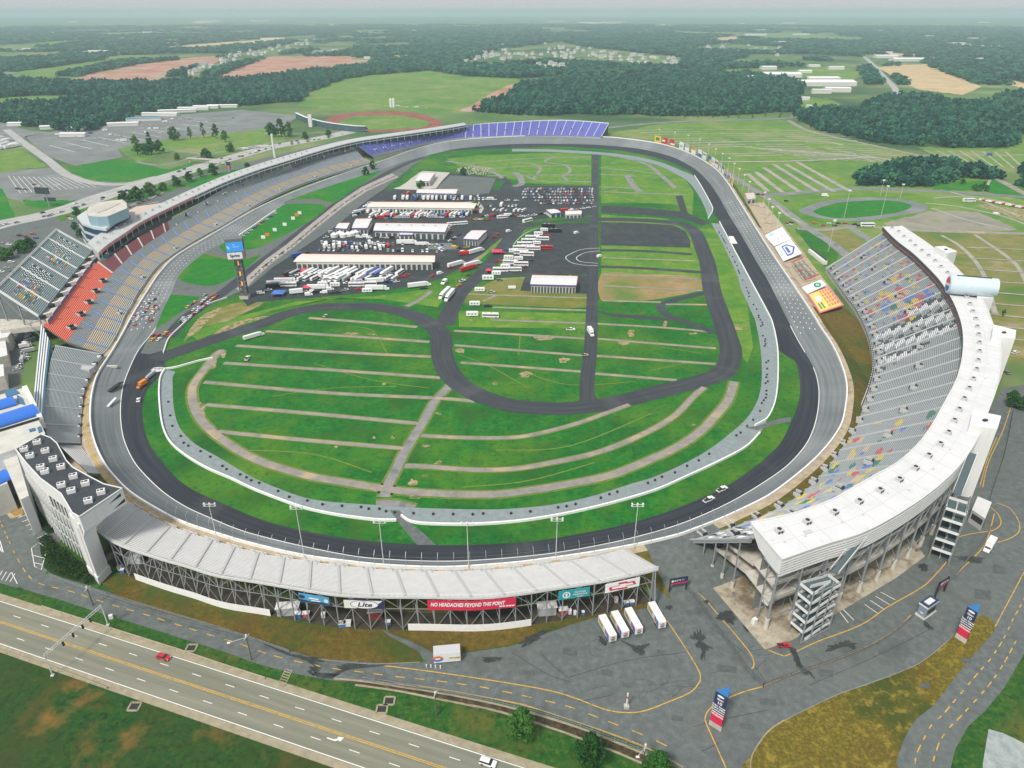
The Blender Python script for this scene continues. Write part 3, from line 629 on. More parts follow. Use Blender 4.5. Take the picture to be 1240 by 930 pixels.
W([(14,693),(21,707)]);W([(-10,640),(2,668)],0.3);W([(0,655),(4,669)],0.3)
W([(785,671),(802,667),(814,683),(796,687),(785,671)],0.3)
structure(wm.build('white_marking',M_whiteline))
sheet('worn_dirt_lot',[(0,598),(12,588),(30,600),(26,625),(12,628),(0,610)],M_tan,0.05,0)
sheet('yellow_hatching',[(3,610),(12,590),(20,600),(28,622),(18,626)],mottle('worn_yellow_hatch',[(0.18,0.12,0.05),(0.35,0.2,0.05),(0.5,0.32,0.08)],0.9),0.055,0)
wt=MB()
def wet(pts):
 P_=smooth(pts,9,True);cx=sum(p[0]for p in P_)/len(P_);cy_=sum(p[1]for p in P_)/len(P_);out_=[]
 for a,b in P_:
  g=1+0.55*noise.noise((a*0.55,b*0.8,2.0))+0.3*noise.noise((a*1.7,b*2.1,5.0));out_.append((*G(cx+(a-cx)*g,cy_+(b-cy_)*g)[:2],0.066))
 wt.poly(out_)
wet([(840,765),(850,764),(856,772),(850,776),(858,782),(863,786),(855,790),(853,799),(848,795),(850,788),(842,782),(846,776),(836,773)])
wet([(757,778),(770,782),(785,780),(780,788),(778,794),(770,790)]);wet([(872,742),(886,741),(890,750),(884,756),(877,752),(870,750)])
wet([(725,775),(728,770),(735,778),(732,782)]);wet([(806,734),(814,733),(812,738),(807,738)]);wet([(852,728),(858,727),(856,731)])
wet([(630,778),(645,768),(662,763),(668,762),(656,770),(650,776),(634,783)]);wet([(585,797),(605,796),(603,800),(588,802)])
wet([(312,776),(330,783),(365,794),(388,797),(384,808),(378,815),(374,815),(378,806),(370,800),(340,790)]);wet([(410,806),(425,803),(455,805),(475,805),(440,809),(420,812),(408,818),(400,818),(410,812)])
wet([(380,815),(400,815),(410,818),(395,822),(382,819)]);wet([(955,782),(962,784),(966,792),(972,806),(984,816),(978,818),(970,812),(962,800),(957,790)])
wet([(1003,783),(1015,779),(1028,776),(1037,784),(1035,788),(1025,783),(1010,787),(1003,790)]);wet([(1120,752),(1127,758),(1131,762),(1124,762),(1118,756)])
wet([(1158,675),(1172,674),(1190,676),(1185,682),(1170,680)]);wet([(1112,684),(1120,682),(1124,690),(1116,692)]);wet([(900,757),(912,760),(905,766)])
structure(wt.build('wet_stain',M_wet))
ap_=MB()
for x,y,a,b in((690,790,9,4),(735,815,7,3.5),(850,740,8,4),(880,810,12,4),(930,850,10,4),(1000,815,9,4),(905,880,9,3.5),(1070,790,7,3),(640,815,8,3),(820,870,7,3),(1190,720,10,6),(1210,690,8,5),(1120,830,6,3),(1170,800,6,3),(60,712,8,2.5),(200,752,8,2.5),(760,830,6,3),(800,790,5,3)):
 ap_.poly([(*G(x+sx*a,y+sy*b+sx*a*0.12)[:2],0.052)for sx,sy in((-1,-1),(1,-1),(1,1),(-1,1))])
structure(ap_.build('asphalt_patch',mottle('patched_asphalt',[(0.07,0.082,0.08),(0.09,0.102,0.098),(0.115,0.127,0.122)],0.5)))
tr_=MB()
for a in([(556,430),(590,442),(640,470)],[(630,405),(628,430)],[(640,452),(690,466),(770,462)],[(800,420),(850,428)],[(790,448),(830,440)],[(330,480),(400,470),(480,468)],[(300,545),(380,550),(450,572)],[(560,590),(640,582),(720,560)],[(600,545),(690,540),(790,500)],[(420,395),(450,400),(470,430)],[(380,440),(450,460),(520,470)]):stripe(tr_,smooth(Gl(a),6),0.028,0.7)
structure(tr_.build('worn_trail',mottle('yellowed_trail',[(0.08,0.17,0.02),(0.14,0.2,0.03),(0.2,0.22,0.05)],0.4)))
ts_=MB()
for a in([(620,790),(660,815),(690,826)],[(690,820),(760,800),(830,790)],[(655,790),(665,802),(692,824)],[(860,760),(900,790),(930,830)],[(900,790),(930,785)],[(840,880),(880,870),(930,860)],[(980,830),(1060,795),(1130,760)],[(740,842),(700,850)],[(850,910),(870,900)]):stripe(ts_,smooth(Gl(a),6),0.058,0.18)
for i in range(34):
 x,y=R.choice([(R.uniform(640,860),R.uniform(790,850)),(R.uniform(900,1150),R.uniform(780,870)),(R.uniform(800,930),R.uniform(700,860))]);a=R.uniform(0,6.28);pts_=[(x,y)]
 for j in range(R.randint(3,7)):a+=R.uniform(-.7,.7);x+=7*cos(a);y+=4*sin(a);pts_.append((x,y))
 if all(inside(px,py,[(640,785),(800,740),(930,785),(1050,790),(1150,740),(1180,745),(1000,835),(930,870),(840,900),(640,840)])for px,py in pts_):stripe(ts_,Gl(pts_),0.058,R.uniform(.06,.14))
structure(ts_.build('tar_seam',M_asph_dark))
sheet('bank_grass',[(991,380),(1021,370),(1037,385),(1050,402),(1056,425),(1057,450),(1050,475),(1040,498),(1025,524),(1005,548),(985,575),(960,600),(940,612),(1000,560),(1030,520),(1040,470),(1030,430),(1010,400)],M_dry,0.03,0)
sheet('bank_grass',[(985,384),(1021,370),(1037,385),(1050,402),(1056,425),(1057,450),(1050,475),(1040,498),(1025,524),(1005,548),(985,575),(950,590),(1000,500),(1000,430)],M_dry,0.028,0)
# ------------------------------------------------------------------ the country round the speedway
def far(name,pts,mat,z,sm=3):
 """a field or lot: natural ones get a ragged outline"""
 if name in('field','red_dirt','camping_field','lawn','grass','wheat_field','far_clearing','gravel_lot'):
  if sm:pts=smooth(pts,sm,True)
  out_=[]
  for i,p in enumerate(pts):
   q=pts[(i+1)%len(pts)];n=max(1,int(math.dist(p,q)/5))
   for j in range(n):
    x,y=lerp(p,q,j/n);k=0.0 if j==0 and n>1 else 1.0
    out_.append((x+2.4*noise.noise((x*0.13,y*0.4,1.0))*k,y+min(1.3,max(0.3,(y-30)*0.012))*1.6*noise.noise((x*0.11,y*0.3,9.0))*k))
  return sheet(name,out_,mat,z,0)
 return sheet(name,pts,mat,z,sm)
far('camping_field',[(735,162),(800,150),(880,146),(955,146),(985,159),(1057,176),(1125,191),(1186,207),(1240,234),(1300,260),(1300,330),(1210,330),(1160,290),(1060,300),(1020,330),(990,390),(960,340),(905,245),(870,200),(820,176),(780,168)],M_camp,0.02,0)
far('camping_field',[(1085,282),(1140,279),(1240,281),(1320,290),(1320,440),(1260,440),(1205,440),(1190,400),(1160,330),(1110,300)],M_camp_dry,0.03,0)
far('field',[(410,98),(440,92),(474,89),(500,88),(522,86),(559,92.5),(600,94),(627,95),(627,112),(600,122),(579,131),(556,136),(520,138),(470,134),(400,134),(360,128),(370,115)],M_camp,0.03,0)
far('red_dirt',[(555.6,134.5),(570,128),(586,118.6),(600,111),(613,105),(627,100),(630,108),(632,114),(644,120),(625,124),(613,126),(600,131),(586,135)],M_reddirt,0.06,2)
far('red_dirt',[(80,98),(100,93),(115,88),(169,78),(220,71),(257,68),(272,72),(240,82),(203,92),(173,101),(130,101)],M_reddirt,0.06,2)
far('red_dirt',[(252,96.5),(280,86),(305,76),(325,69),(370,67.5),(420,68),(450,72.5),(447,79.5),(420,81.5),(380,88),(350,93),(310,96),(280,98)],M_reddirt,0.06,2)
far('wheat_field',[(1062,81),(1085,79),(1118,78),(1150,90),(1189,105),(1165,115),(1135,111),(1111,108),(1085,95)],M_wheat,0.06,0)
far('wheat_field',[(1191,91),(1215,95),(1250,103),(1270,113),(1240,108),(1210,99)],M_wheat,0.06,0)
far('wheat_field',[(1206,73),(1260,74),(1260,77),(1210,77)],M_wheat,0.06,0)
far('field',[(0,119),(60,116),(125,115),(95,124),(50,128),(0,129)],M_camp,0.05,0)
far('field',[(0,90),(60,82),(130,72),(150,75),(90,88),(40,97),(0,98)],M_camp,0.05,0)
far('field',[(0,58),(70,50),(140,48),(60,56),(0,62)],M_camp,0.05,0)
far('field',[(870,85),(930,88),(1000,80),(1040,84),(1045,92),(1020,100),(990,106),(930,96),(880,92)],M_camp,0.05,0)
far('field',[(965,118),(1000,118),(1020,126),(1010,134),(985,134),(965,128)],M_camp,0.05,0)
far('field',[(885,42),(960,40),(1050,47),(1040,50),(960,47),(900,48)],M_camp,0.06,0)
far('field',[(1145,118),(1200,122),(1195,126),(1160,124)],M_camp,0.05,0)
far('field',[(655,94),(740,92),(790,91),(790,93),(720,96),(660,98)],M_camp,0.05,0)
far('field',[(1110,178),(1220,180),(1245,164),(1300,170),(1300,215),(1240,205),(1150,197)],M_camp,0.045,0)
far('grass',[(1125,222),(1205,218),(1240,228),(1260,240),(1240,242),(1190,232),(1130,230)],M_lush,0.05,0)
for a in([(70,64),(110,62),(150,63),(110,66)],[(160,60),(220,55),(330,47),(360,48),(250,58)],[(230,27),(260,24),(270,26),(240,28.5)],[(300,26),(325,24),(327,26)],[(700,27),(760,26),(745,29),(710,29)],[(850,48),(900,43),(930,45),(880,50)]):far('far_clearing',a,M_wheat,0.06,0)
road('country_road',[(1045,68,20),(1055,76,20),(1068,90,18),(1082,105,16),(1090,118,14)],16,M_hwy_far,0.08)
road('field_road',[(955,145.7),(982,159),(1057,176),(1125,191),(1186,207),(1240,234),(1280,255)],9,M_path,0.07)
road('field_road',[(1118,188),(1180,187.5),(1260,188)],7,M_path,0.07)
road('field_road',[(690,161),(760,152),(830,147),(900,145),(955,143),(962,139)],14,M_lotgrey,0.07)
road('perimeter_road',[(905,232),(930,236),(980,232),(1037,228),(1100,230),(1160,233),(1230,238),(1270,242)],13,M_lotgrey,0.075)
road('perimeter_road',[(880,208),(905,225),(930,240),(955,258),(980,277),(1005,293),(1027,311)],9,M_path_grey,0.08)
road('perimeter_road',[(1025,272),(1045,285),(1062,297)],8,M_path_grey,0.08)
road('perimeter_road',[(965,277),(1000,278),(1040,273),(1080,277),(1140,280),(1240,283),(1280,285)],8,M_path,0.077)
rows=MB();rows.rag=0.4
for a in([(1120,246),(1160,250),(1215,262),(1250,275)],[(1130,240),(1180,238),(1240,250)],[(1128,252),(1170,266),(1225,279)],[(1150,232),(1190,244),(1235,262)],[(940,248),(955,262),(975,272)],[(1140,285),(1165,300),(1190,330),(1205,380)],[(1180,284),(1230,320),(1250,360)]):road('',a,3.5,None,0.07,4,rows)
for a,b in(((965,196),(1030,232)),((952,199),(1010,232)),((937,199),(990,232)),((925,203),(968,232)),((915,208),(948,233)),((905,210),(930,232))):road('',[a,((a[0]+b[0])/2,(a[1]+b[1])/2),b],6,None,0.06,2,rows)
for k in range(13):
 y0=151+k*2.6;x0=765+k*10
 for s0,s1 in((0,.3),(.36,.62),(.66,1)):
  if R.random()<.2:continue
  f=lambda t:(x0+(1010+k*7-x0)*t,y0+7-7*t+9*t*t)
  road('',[f(s0),f((s0+s1)/2),f(s1)],4.2,None,0.05,3,rows)
for k in range(11):road('',[(880+k*13,176+k*1.0),(930+k*15,182+k*1.1),(985+k*14,193+k*.6)],3.2,None,0.052,2,rows)
for k in range(9):road('',[(1105+k*12,197+k*2),(1080+k*14,230+k*.3)][::1]if k>7 else[(1120+k*14,182+k*0.3),(1150+k*13,195+k*1.5)],3.0,None,0.055,2,rows)
for k in range(8):road('',[(1000+k*22,179+k*4.2),(1030+k*20,186+k*3),(1060+k*16,197+k*1.2)][:2 if k>3 else 3],3.5,None,0.05,2,rows)
road('',[(820,174),(880,172),(989,171),(1020,176)],7,None,0.062,3,rows);road('',[(870,196),(925,196),(990,194),(1060,190)],7,None,0.062,3,rows)
for k in range(9):road('',[(1170+k*4,300+k*13),(1210,301+k*13.5),(1290,305+k*14)],2.2,None,0.06,2,rows)
structure(rows.build('camping_track',mottle('pale_track',[(0.22,0.22,0.19),(0.32,0.31,0.26),(0.42,0.38,0.31)],0.08)))
far('practice_oval',[(967,255),(985,247),(1005,242.5),(1050,239),(1090,241),(1110,245),(1124,251),(1115,257),(1090,261),(1047,267.5),(1005,266),(980,261)],M_lotgrey,0.09,4)
far('oval_turf',[(985,256),(1003,248.5),(1025,244.5),(1070,242.5),(1095,245.5),(1104,250),(1092,256),(1070,260),(1025,264.5),(1000,262.5)],M_lush,0.11,4)
far('oval_surround',[(960,250),(975,243),(1005,238),(1050,235),(1100,237),(1130,246),(1120,258),(1090,264),(1047,271),(1000,271),(965,265)],M_farinfield,0.06,3)
far('gravel_lot',[(1070,270),(1100,263),(1122,256),(1150,255),(1185,257),(1215,270),(1232,278),(1180,282),(1120,279),(1080,280)],mottle('worn_lot',[(0.2,0.19,0.15),(0.27,0.25,0.2),(0.33,0.29,0.22)],0.06,bigcol=[((0.12,0.19,0.05),0.03,(0.52,0.66,0.8)),((0.16,0.165,0.16),0.02,(0.5,0.65,0.7))],detail=9,rg=0.75),0.065,0)
far('gravel_lot',[(1180,247),(1210,250),(1250,256),(1270,270),(1240,268),(1210,258)],M_dirtpatch,0.066,0)
far('grass',[(962,277),(982,277),(1016,309),(1013,316),(998,323),(985,305)],M_infield,0.05,0)
far('grass',[(992,276),(1022,277),(1055,298),(1035,310),(1020,300)],M_camp_dry,0.05,0)
# ---- left side: highway, lots and lawns behind the main stand
far('parking_lot',[(30,165),(90,155),(146,150),(190,141),(291,133),(362,140),(340,156),(315,159),(205,168),(142,180),(149,190),(91,201),(60,190),(40,174)],M_lotgrey,0.05,0)
far('parking_lot',[(-20,210),(58,203),(72,205),(100,219),(150,221),(135,230),(100,242),(40,248),(10,240),(-20,230)],M_lotgrey,0.05,0)
far('parking_lot',[(-40,150),(0,148),(35,158),(60,160),(34,165),(0,182),(-40,190)],M_lotgrey,0.05,0)
far('parking_lot',[(-60,290),(0,272),(68,262),(130,250),(200,222),(260,208),(300,196),(340,187),(425,166),(420,178),(330,205),(250,240),(190,270),(100,330),(40,400),(20,480),(0,560),(-120,560),(-120,330)],M_asph,0.03,0)
far('lawn',[(142,180),(203,169),(322,156),(345,163),(345,172),(300,188),(244,187),(205,184),(170,196),(160,192)],M_camp,0.06,0)
far('lawn',[(80,203),(150,193),(170,197),(205,205),(232,196),(225,205),(160,220),(110,217)],M_lush,0.06,2)
far('lawn',[(-20,186),(25,182),(58,201),(30,205),(-20,212)],M_camp,0.06,0)
far('lawn',[(-40,225),(3,228),(10,242),(18,264),(-40,270)],M_lush,0.06,0)
far('lawn',[(27,242),(60,243),(100,242),(78,249),(55,252),(30,249)],M_lush,0.06,0)
far('lawn',[(68,262),(150,240),(200,226),(250,212),(268,210),(230,224),(180,240),(130,252),(75,268)],M_infield,0.06,0)
far('lawn',[(225,226),(270,209),(300,202),(285,210),(240,228)],M_lush,0.065,0)
far('lawn',[(82,244),(140,232),(150,224),(120,236)],M_camp,0.06,0)
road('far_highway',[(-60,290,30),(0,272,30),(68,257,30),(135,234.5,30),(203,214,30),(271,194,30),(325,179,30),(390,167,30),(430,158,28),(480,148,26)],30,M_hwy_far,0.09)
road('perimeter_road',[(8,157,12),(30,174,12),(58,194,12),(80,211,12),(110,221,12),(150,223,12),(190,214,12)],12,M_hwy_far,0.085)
road('perimeter_road',[(165,196),(190,200),(215,196),(244,188),(345,170)],6,M_path_grey,0.085)
road('perimeter_road',[(205,181),(240,186),(260,196),(275,192)],6,M_path_grey,0.085)
road('perimeter_road',[(322,160),(335,163),(420,158),(450,150)],6,M_path_grey,0.085)
lm=MB()
for k in range(14):stripe(lm,Gl([(10+k*6.0,213+k*0.2),(25+k*7.0,234-k*0.6)]),0.07,0.5)
for k in range(10):stripe(lm,Gl([(60+k*20,176-k*3.2),(90+k*21,184-k*3.6)]),0.07,1.0)
structure(lm.build('parking_marking',M_whiteline))
hl=MB()
hc=smooth(Gl([(-60,290),(0,272),(68,257),(135,234.5),(203,214),(271,194),(325,179),(390,167),(430,158)]),6)
for o_ in(-11,11):stripe(hl,offset([(p[0],p[1],0.1)for p in hc],o_),0.11,0.4)
structure(hl.build('highway_marking',M_whiteline))
stripe_m=MB();stripe(stripe_m,[(p[0],p[1],0.1)for p in hc],0.11,2.5);structure(stripe_m.build('highway_median',M_conc))
far('short_track',[(393,149),(405,140),(440,135.5),(478,134.5),(505,137),(525,143),(536,149),(527,156),(490,159),(440,160),(405,157)],mottle('dark_red_clay',[(0.17,0.055,0.04),(0.24,0.085,0.065),(0.32,0.13,0.1)],0.05),0.08,4)
far('short_track_turf',[(408,150),(425,142),(450,140),(480,140),(505,143.5),(520,149),(512,154),(480,156.5),(440,157),(415,154)],M_camp,0.10,4)
# ------------------------------------------------------------------ woods
FOREST=[[(573,136),(630,139),(830,140.5),(960,136),(963,118),(975,105),(960,98),(900,90),(830,92),(720,97),(660,100),(628,103),(622,118),(600,125)],[(964,140),(969,149),(1010,162.6),(1057,171),(1108,178),(1220,179.5),(1243,163),(1320,160),(1320,112),(1240,112),(1199,126),(1159,127),(1125,119.5),(1098,119),(1075,119),(1057,125),(1037,135),(1010,134),(982,136)],[(1030,217),(1040,225),(1080,226),(1125,225),(1165,222),(1203,220),(1196,210),(1145,200),(1101,196.5),(1064,203)],[(1209.6,206.6),(1240,227),(1300,240),(1300,195),(1240,199)],[(-60,96),(0,95),(68,101),(135,101.6),(190,101.6),(254,98),(305,96.5),(339,91.5),(420,83),(460,80),(480,88),(420,95),(373,112),(359,123.6),(305,127),(210,132),(146,146),(112,159),(68,159),(0,147),(-60,145)],]
HOLES_NEAR=[[(-60,119),(0,118.6),(125,114.5),(95,124),(0,129),(-60,130)]]
HOLES_FAR=[[(80,98),(115,88),(169,78),(257,68),(272,72),(203,92),(173,101)],[(252,97),(325,69),(420,68),(452,72),(447,80),(420,82),(350,94),(280,99)],[(1062,81),(1118,78),(1189,105),(1165,115),(1111,108)],[(1191,91),(1270,105),(1270,113),(1210,99)],[(1206,73),(1260,73),(1260,77)],[(0,90),(60,82),(130,72),(150,75),(90,88),(40,98),(0,99)],[(-100,60),(70,50),(140,48),(60,56),(-100,63)],[(870,84),(930,82),(1000,80),(1040,84),(1050,100),(1030,128),(1010,134),(965,128),(965,118),(940,97),(880,93)],[(885,42),(960,39),(1050,46),(1040,50),(960,48),(900,49)],[(410,99),(440,92),(522,85.5),(559,92),(628,95),(655,94),(790,91),(790,93.5),(660,98),(627,112),(600,122),(579,131),(410,140)],[(1040,66),(1060,66),(1100,118),(1082,118)],[(1145,118),(1200,122),(1195,126),(1160,124)],[(1046,66),(1120,70),(1118,79),(1060,80)],[(70,64),(110,61),(150,63),(110,67)],[(160,60),(330,46),(365,48),(250,59)],[(230,27),(262,23),(270,27)],[(300,26.5),(325,23.5)],[(700,27.5),(760,25.5),(745,29.5)],[(850,48),(900,42),(932,45),(880,51)],[(552,79),(600,61),(680,50),(700,56),(830,70),(822,82),(760,80),(660,74),(600,80)],[(217,90),(290,64),(370,50),(395,54),(330,68),(260,85),(240,96)],[(820,60),(880,52),(950,58),(940,64),(880,62)],]
def crown_mesh(name,seed,lumps,rad,hgt,sub=1):
 """a tree crown from many ragged leaf clumps"""
 rr=random.Random(seed);import bmesh
 bm=bmesh.new()
 for i in range(lumps):
  a=rr.uniform(0,2*pi);q=sqrt(rr.random());z=rr.uniform(0.25,1.0)
  e=rad*(1.0-0.55*max(0,z-0.5)/0.5)*q
  s=rad*rr.uniform(0.28,0.5)
  M=Matrix.Translation((e*cos(a),e*sin(a),z*hgt-s*0.4))@Matrix.Rotation(rr.uniform(0,6),4,(rr.random(),rr.random(),1))@Matrix.Diagonal((s,s*rr.uniform(0.8,1.2),s*rr.uniform(0.6,0.95),1))
  g=bmesh.ops.create_icosphere(bm,subdivisions=sub,radius=1.0,matrix=M)
  for v in g['verts']:v.co+=Vector((rr.uniform(-1,1),rr.uniform(-1,1),rr.uniform(-1,1)))*s*0.28
 me=bpy.data.meshes.new(name);bm.to_mesh(me);bm.free();return me
def leafmat(name,cols,wr=0.72,wo=-0.22):
 m,nt,b=newmat(name);b.inputs['Roughness'].default_value=0.8;b.inputs['Specular IOR Level'].default_value=0.15
 oi=nt.nodes.new('ShaderNodeObjectInfo');g=nt.nodes.new('ShaderNodeNewGeometry');n=nt.nodes.new('ShaderNodeTexNoise');n.inputs['Scale'].default_value=0.35;n.inputs['Detail'].default_value=4
 nt.links.new(g.outputs['Position'],n.inputs['Vector'])
 ad=nt.nodes.new('ShaderNodeMath');ad.operation='ADD';nt.links.new(oi.outputs['Random'],ad.inputs[0]);nt.links.new(n.outputs['Fac'],ad.inputs[1])
 mu=nt.nodes.new('ShaderNodeMath');mu.operation='MULTIPLY_ADD';mu.inputs[1].default_value=wr;mu.inputs[2].default_value=wo;nt.links.new(ad.outputs[0],mu.inputs[0])
 r=nt.nodes.new('ShaderNodeValToRGB');e=r.color_ramp.elements
 e[0].position=0.15;e[0].color=(*cols[0],1);e[1].position=0.85;e[1].color=(*cols[2],1);q=e.new(0.5);q.color=(*cols[1],1)
 nt.links.new(mu.outputs[0],r.inputs[0]);nt.links.new(r.outputs[0],b.inputs['Base Color']);return m
M_leaf=leafmat('woodland_leaves',[(0.003,0.028,0.024),(0.009,0.07,0.05),(0.045,0.15,0.08)])
M_leaf2=leafmat('lone_tree_leaves',[(0.010,0.05,0.012),(0.035,0.13,0.022),(0.13,0.27,0.05)],0.35,0.12)
M_bark=plain('bark',(0.09,0.065,0.045),0.9,var=0.3)
protos=bpy.data.collections.new('crown_shapes')
for i in range(4):
 me=crown_mesh('crown_shape',40+i,16,5.0,12.0);me.materials.append(M_leaf)
 protos.objects.link(bpy.data.objects.new('crown_shape',me))
def scatter(name,pts,label):
 me=bpy.data.meshes.new(name);me.from_pydata([p[:3]for p in pts],[],[])
 at=me.attributes.new('sc','FLOAT_VECTOR','POINT');at.data.foreach_set('vector',[c for p in pts for c in p[3]])
 at=me.attributes.new('turn','FLOAT_VECTOR','POINT');at.data.foreach_set('vector',[c for p in pts for c in(0,0,R.uniform(0,6.28))])
 o=bpy.data.objects.new(name,me);COL.objects.link(o);o['kind']='stuff';tag(o,label,'woods')
 ng=bpy.data.node_groups.new(name,'GeometryNodeTree')
 ng.interface.new_socket('Geometry',in_out='INPUT',socket_type='NodeSocketGeometry');ng.interface.new_socket('Geometry',in_out='OUTPUT',socket_type='NodeSocketGeometry')
 N=ng.nodes.new;L=ng.links.new
 i=N('NodeGroupInput');u=N('NodeGroupOutput');ip=N('GeometryNodeInstanceOnPoints');ci=N('GeometryNodeCollectionInfo')
 ci.inputs['Collection'].default_value=protos;ci.inputs['Separate Children'].default_value=True;ci.inputs['Reset Children'].default_value=True
 a=N('GeometryNodeInputNamedAttribute');a.data_type='FLOAT_VECTOR';a.inputs['Name'].default_value='sc'
 b=N('GeometryNodeInputNamedAttribute');b.data_type='FLOAT_VECTOR';b.inputs['Name'].default_value='turn'
 L(i.outputs[0],ip.inputs['Points']);L(ci.outputs[0],ip.inputs['Instance']);ip.inputs['Pick Instance'].default_value=True
 L(a.outputs['Attribute'],ip.inputs['Scale']);L(b.outputs['Attribute'],ip.inputs['Rotation']);L(ip.outputs[0],u.inputs[0])
 md=o.modifiers.new('woods','NODES');md.node_group=ng
 return o
def bbox(poly):return min(p[0]for p in poly),max(p[0]for p in poly),min(p[1]for p in poly),max(p[1]for p in poly)
CLEAR=[]
for i in range(70):
 x,y=R.uniform(-20,1260),26+62*R.random()**1.3;rx=R.uniform(9,34);ry=R.uniform(0.5,1.1)*(y-14)*0.04
 el_=[(x+rx*cos(2*pi*k/12)*R.uniform(.7,1.2),y+ry*sin(2*pi*k/12)*R.uniform(.7,1.2))for k in range(12)]
 if any(inside(x,y,f)for f in FOREST)or any(inside(x,y,h)for h in HOLES_FAR):continue
 far('far_clearing',el_,R.choice([M_camp,M_camp,M_wheat,M_camp_dry,M_path_grey]),0.045+i*0.002,2);HOLES_FAR.append(el_);CLEAR.append((x,y,rx))
FW=[[G(*p)[:2]for p in f]for f in FOREST];HN=[[G(*p)[:2]for p in f]for f in HOLES_NEAR]
names=['a dense dark green wood beyond the far turn of the track','a dense dark green wood along the tan field road to the right','a bushy green copse beside the small practice oval','a bushy copse at the right edge beside the field road','a long belt of dark woods beyond the left parking lots']
for fi,(f,lab)in enumerate(zip(FW,names)):
 x0,x1,y0,y1=bbox(f);sp=7.4 if fi!=2 and fi!=3 else 6.0;pts=[]
 y=y0
 while y<y1:
  x=x0
  while x<x1:
   px,py=x+R.uniform(-0.45,0.45)*sp,y+R.uniform(-0.45,0.45)*sp
   wx,wy=px+26*noise.noise((px*0.012,py*0.012,4.0))+12*noise.noise((px*0.04,py*0.04,8.0)),py+40*noise.noise((px*0.012,py*0.012,6.0))
   if inside(wx,wy,f)and not any(inside(wx,wy,h)for h in HN)and noise.noise((px*0.02,py*0.02,11.0))<0.5:
    k=R.uniform(0.55,1.3)*(1+0.25*noise.noise((px*0.02,py*0.02,fi)))*(0.8 if fi in(2,3)else 1.0)
    pts.append((px,py,-0.5,(k,k,k*R.uniform(0.85,1.25))))
   x+=sp
  y+=sp
 scatter('woods',pts,lab)
pts=[]
D=1700.0
while D<11000:
 s=D*0.0072
 a=-0.78
 while a<0.78:
  dd=D+R.uniform(-0.5,0.5)*s;aa=a+R.uniform(-0.5,0.5)*s/D
  X,Y_=dd*sin(aa),dd*cos(aa)
  px,py=pix(X,Y_)
  a+=s/D
  if py>99 and 380<px<640:continue
  if py>93 and px<480:continue
  if py>118 or not(-60<px<1300):continue
  if py>103 and px>960:continue
  if any(inside(X,Y_,f)for f in FW)or any(inside(px,py,h)for h in HOLES_FAR):continue
  nz=noise.noise((X*0.0011,Y_*0.0009,3.3))+0.5*noise.noise((X*0.004,Y_*0.003,7.1))
  if nz>(0.30 if D>2600 else 0.38):continue
  k=s/8.5
  pts.append((X,Y_,-0.5,(k,k,R.uniform(0.75,1.25)*(1+0.25*min(1,k-1)))))
 D+=s*(0.8 if D<4000 else 1.3)
scatter('woods',pts,'far hazy woodland filling the countryside to the horizon')
print('far clumps',len(pts))
# ------------------------------------------------------------------ single trees: a trunk with limbs and a leafy crown
def tree(x,y,h,rad,label,seed,group=None,lumps=60,X=None,cat='tree',conic=0.4,leaf=None,lean=0):
 b=X or G(x,y);rr=random.Random(seed)
 t=thing('tree',label,cat,b,group)
 tr=MB();tr.tube((b[0],b[1],b[2]-0.2),(b[0],b[1],b[2]+h*0.5),h*0.028,h*0.016,7)
 cl=[]
 for i in range(7):
  a=rr.uniform(0,6.28);z0=h*rr.uniform(0.22,0.45);e=rad*rr.uniform(0.4,0.75)
  tip=(b[0]+e*cos(a),b[1]+e*sin(a),b[2]+z0+h*rr.uniform(0.15,0.35));tr.tube((b[0],b[1],b[2]+z0),tip,h*0.012,h*0.004,5);cl.append(tip)
 tr.build('trunk',M_bark,t)
 lf=MB()
 n=lumps
 for i in range(n):
  zz=rr.random()**0.85;a=rr.uniform(0,6.28)
  prof=sin(pi*min(1,zz*0.86+0.14))**0.6*(1-conic*zz)
  q=rad*prof*sqrt(rr.random())*rr.uniform(0.85,1.12)
  c=(b[0]+q*cos(a),b[1]+q*sin(a),b[2]+h*(0.16+0.82*zz))
  s=rad*rr.uniform(0.16,0.27)
  for j in range(34):
   u=Vector((rr.gauss(0,1),rr.gauss(0,1),rr.gauss(0,0.8))).normalized()*s*rr.uniform(0.55,1.05)
   p=Vector(c)+u;ls=max(0.2,rad*(0.07 if lumps>70 else 0.11))*rr.uniform(0.7,1.4)
   d1=Vector((rr.gauss(0,1),rr.gauss(0,1),rr.gauss(0,1))).normalized();d2=d1.cross(u.normalized()if u.length else Vector((0,0,1))).normalized()
   d1=(d1-u.normalized()*d1.dot(u.normalized())*0.7)
   lf.face([tuple(p-d1*ls),tuple(p+d2*ls*0.6),tuple(p+d1*ls),tuple(p-d2*ls*0.6)])
 lf.build('crown',leaf or M_leaf2,t)
 return t
tree(630,896,12.5,4.6,'round green roadside tree, leftmost of the three by the highway',1,lumps=110)
tree(714,926,12.0,4.9,'round green roadside tree, middle of the three by the highway',2,lumps=110)
tree(796,945,11,4.6,'green roadside tree at the picture bottom, rightmost of the three by the highway',3,lumps=110)
tree(1223,492,9,4.0,'dark green tree behind the white roofed grandstand, beside parked cars',4,lumps=90)
tree(1236,497,8,3.5,'smaller dark green tree behind the white roofed grandstand',5,lumps=80)
tree(1214,383,5,1.6,'tiny conical evergreen on the lawn behind the roofed grandstand',6,lumps=40)
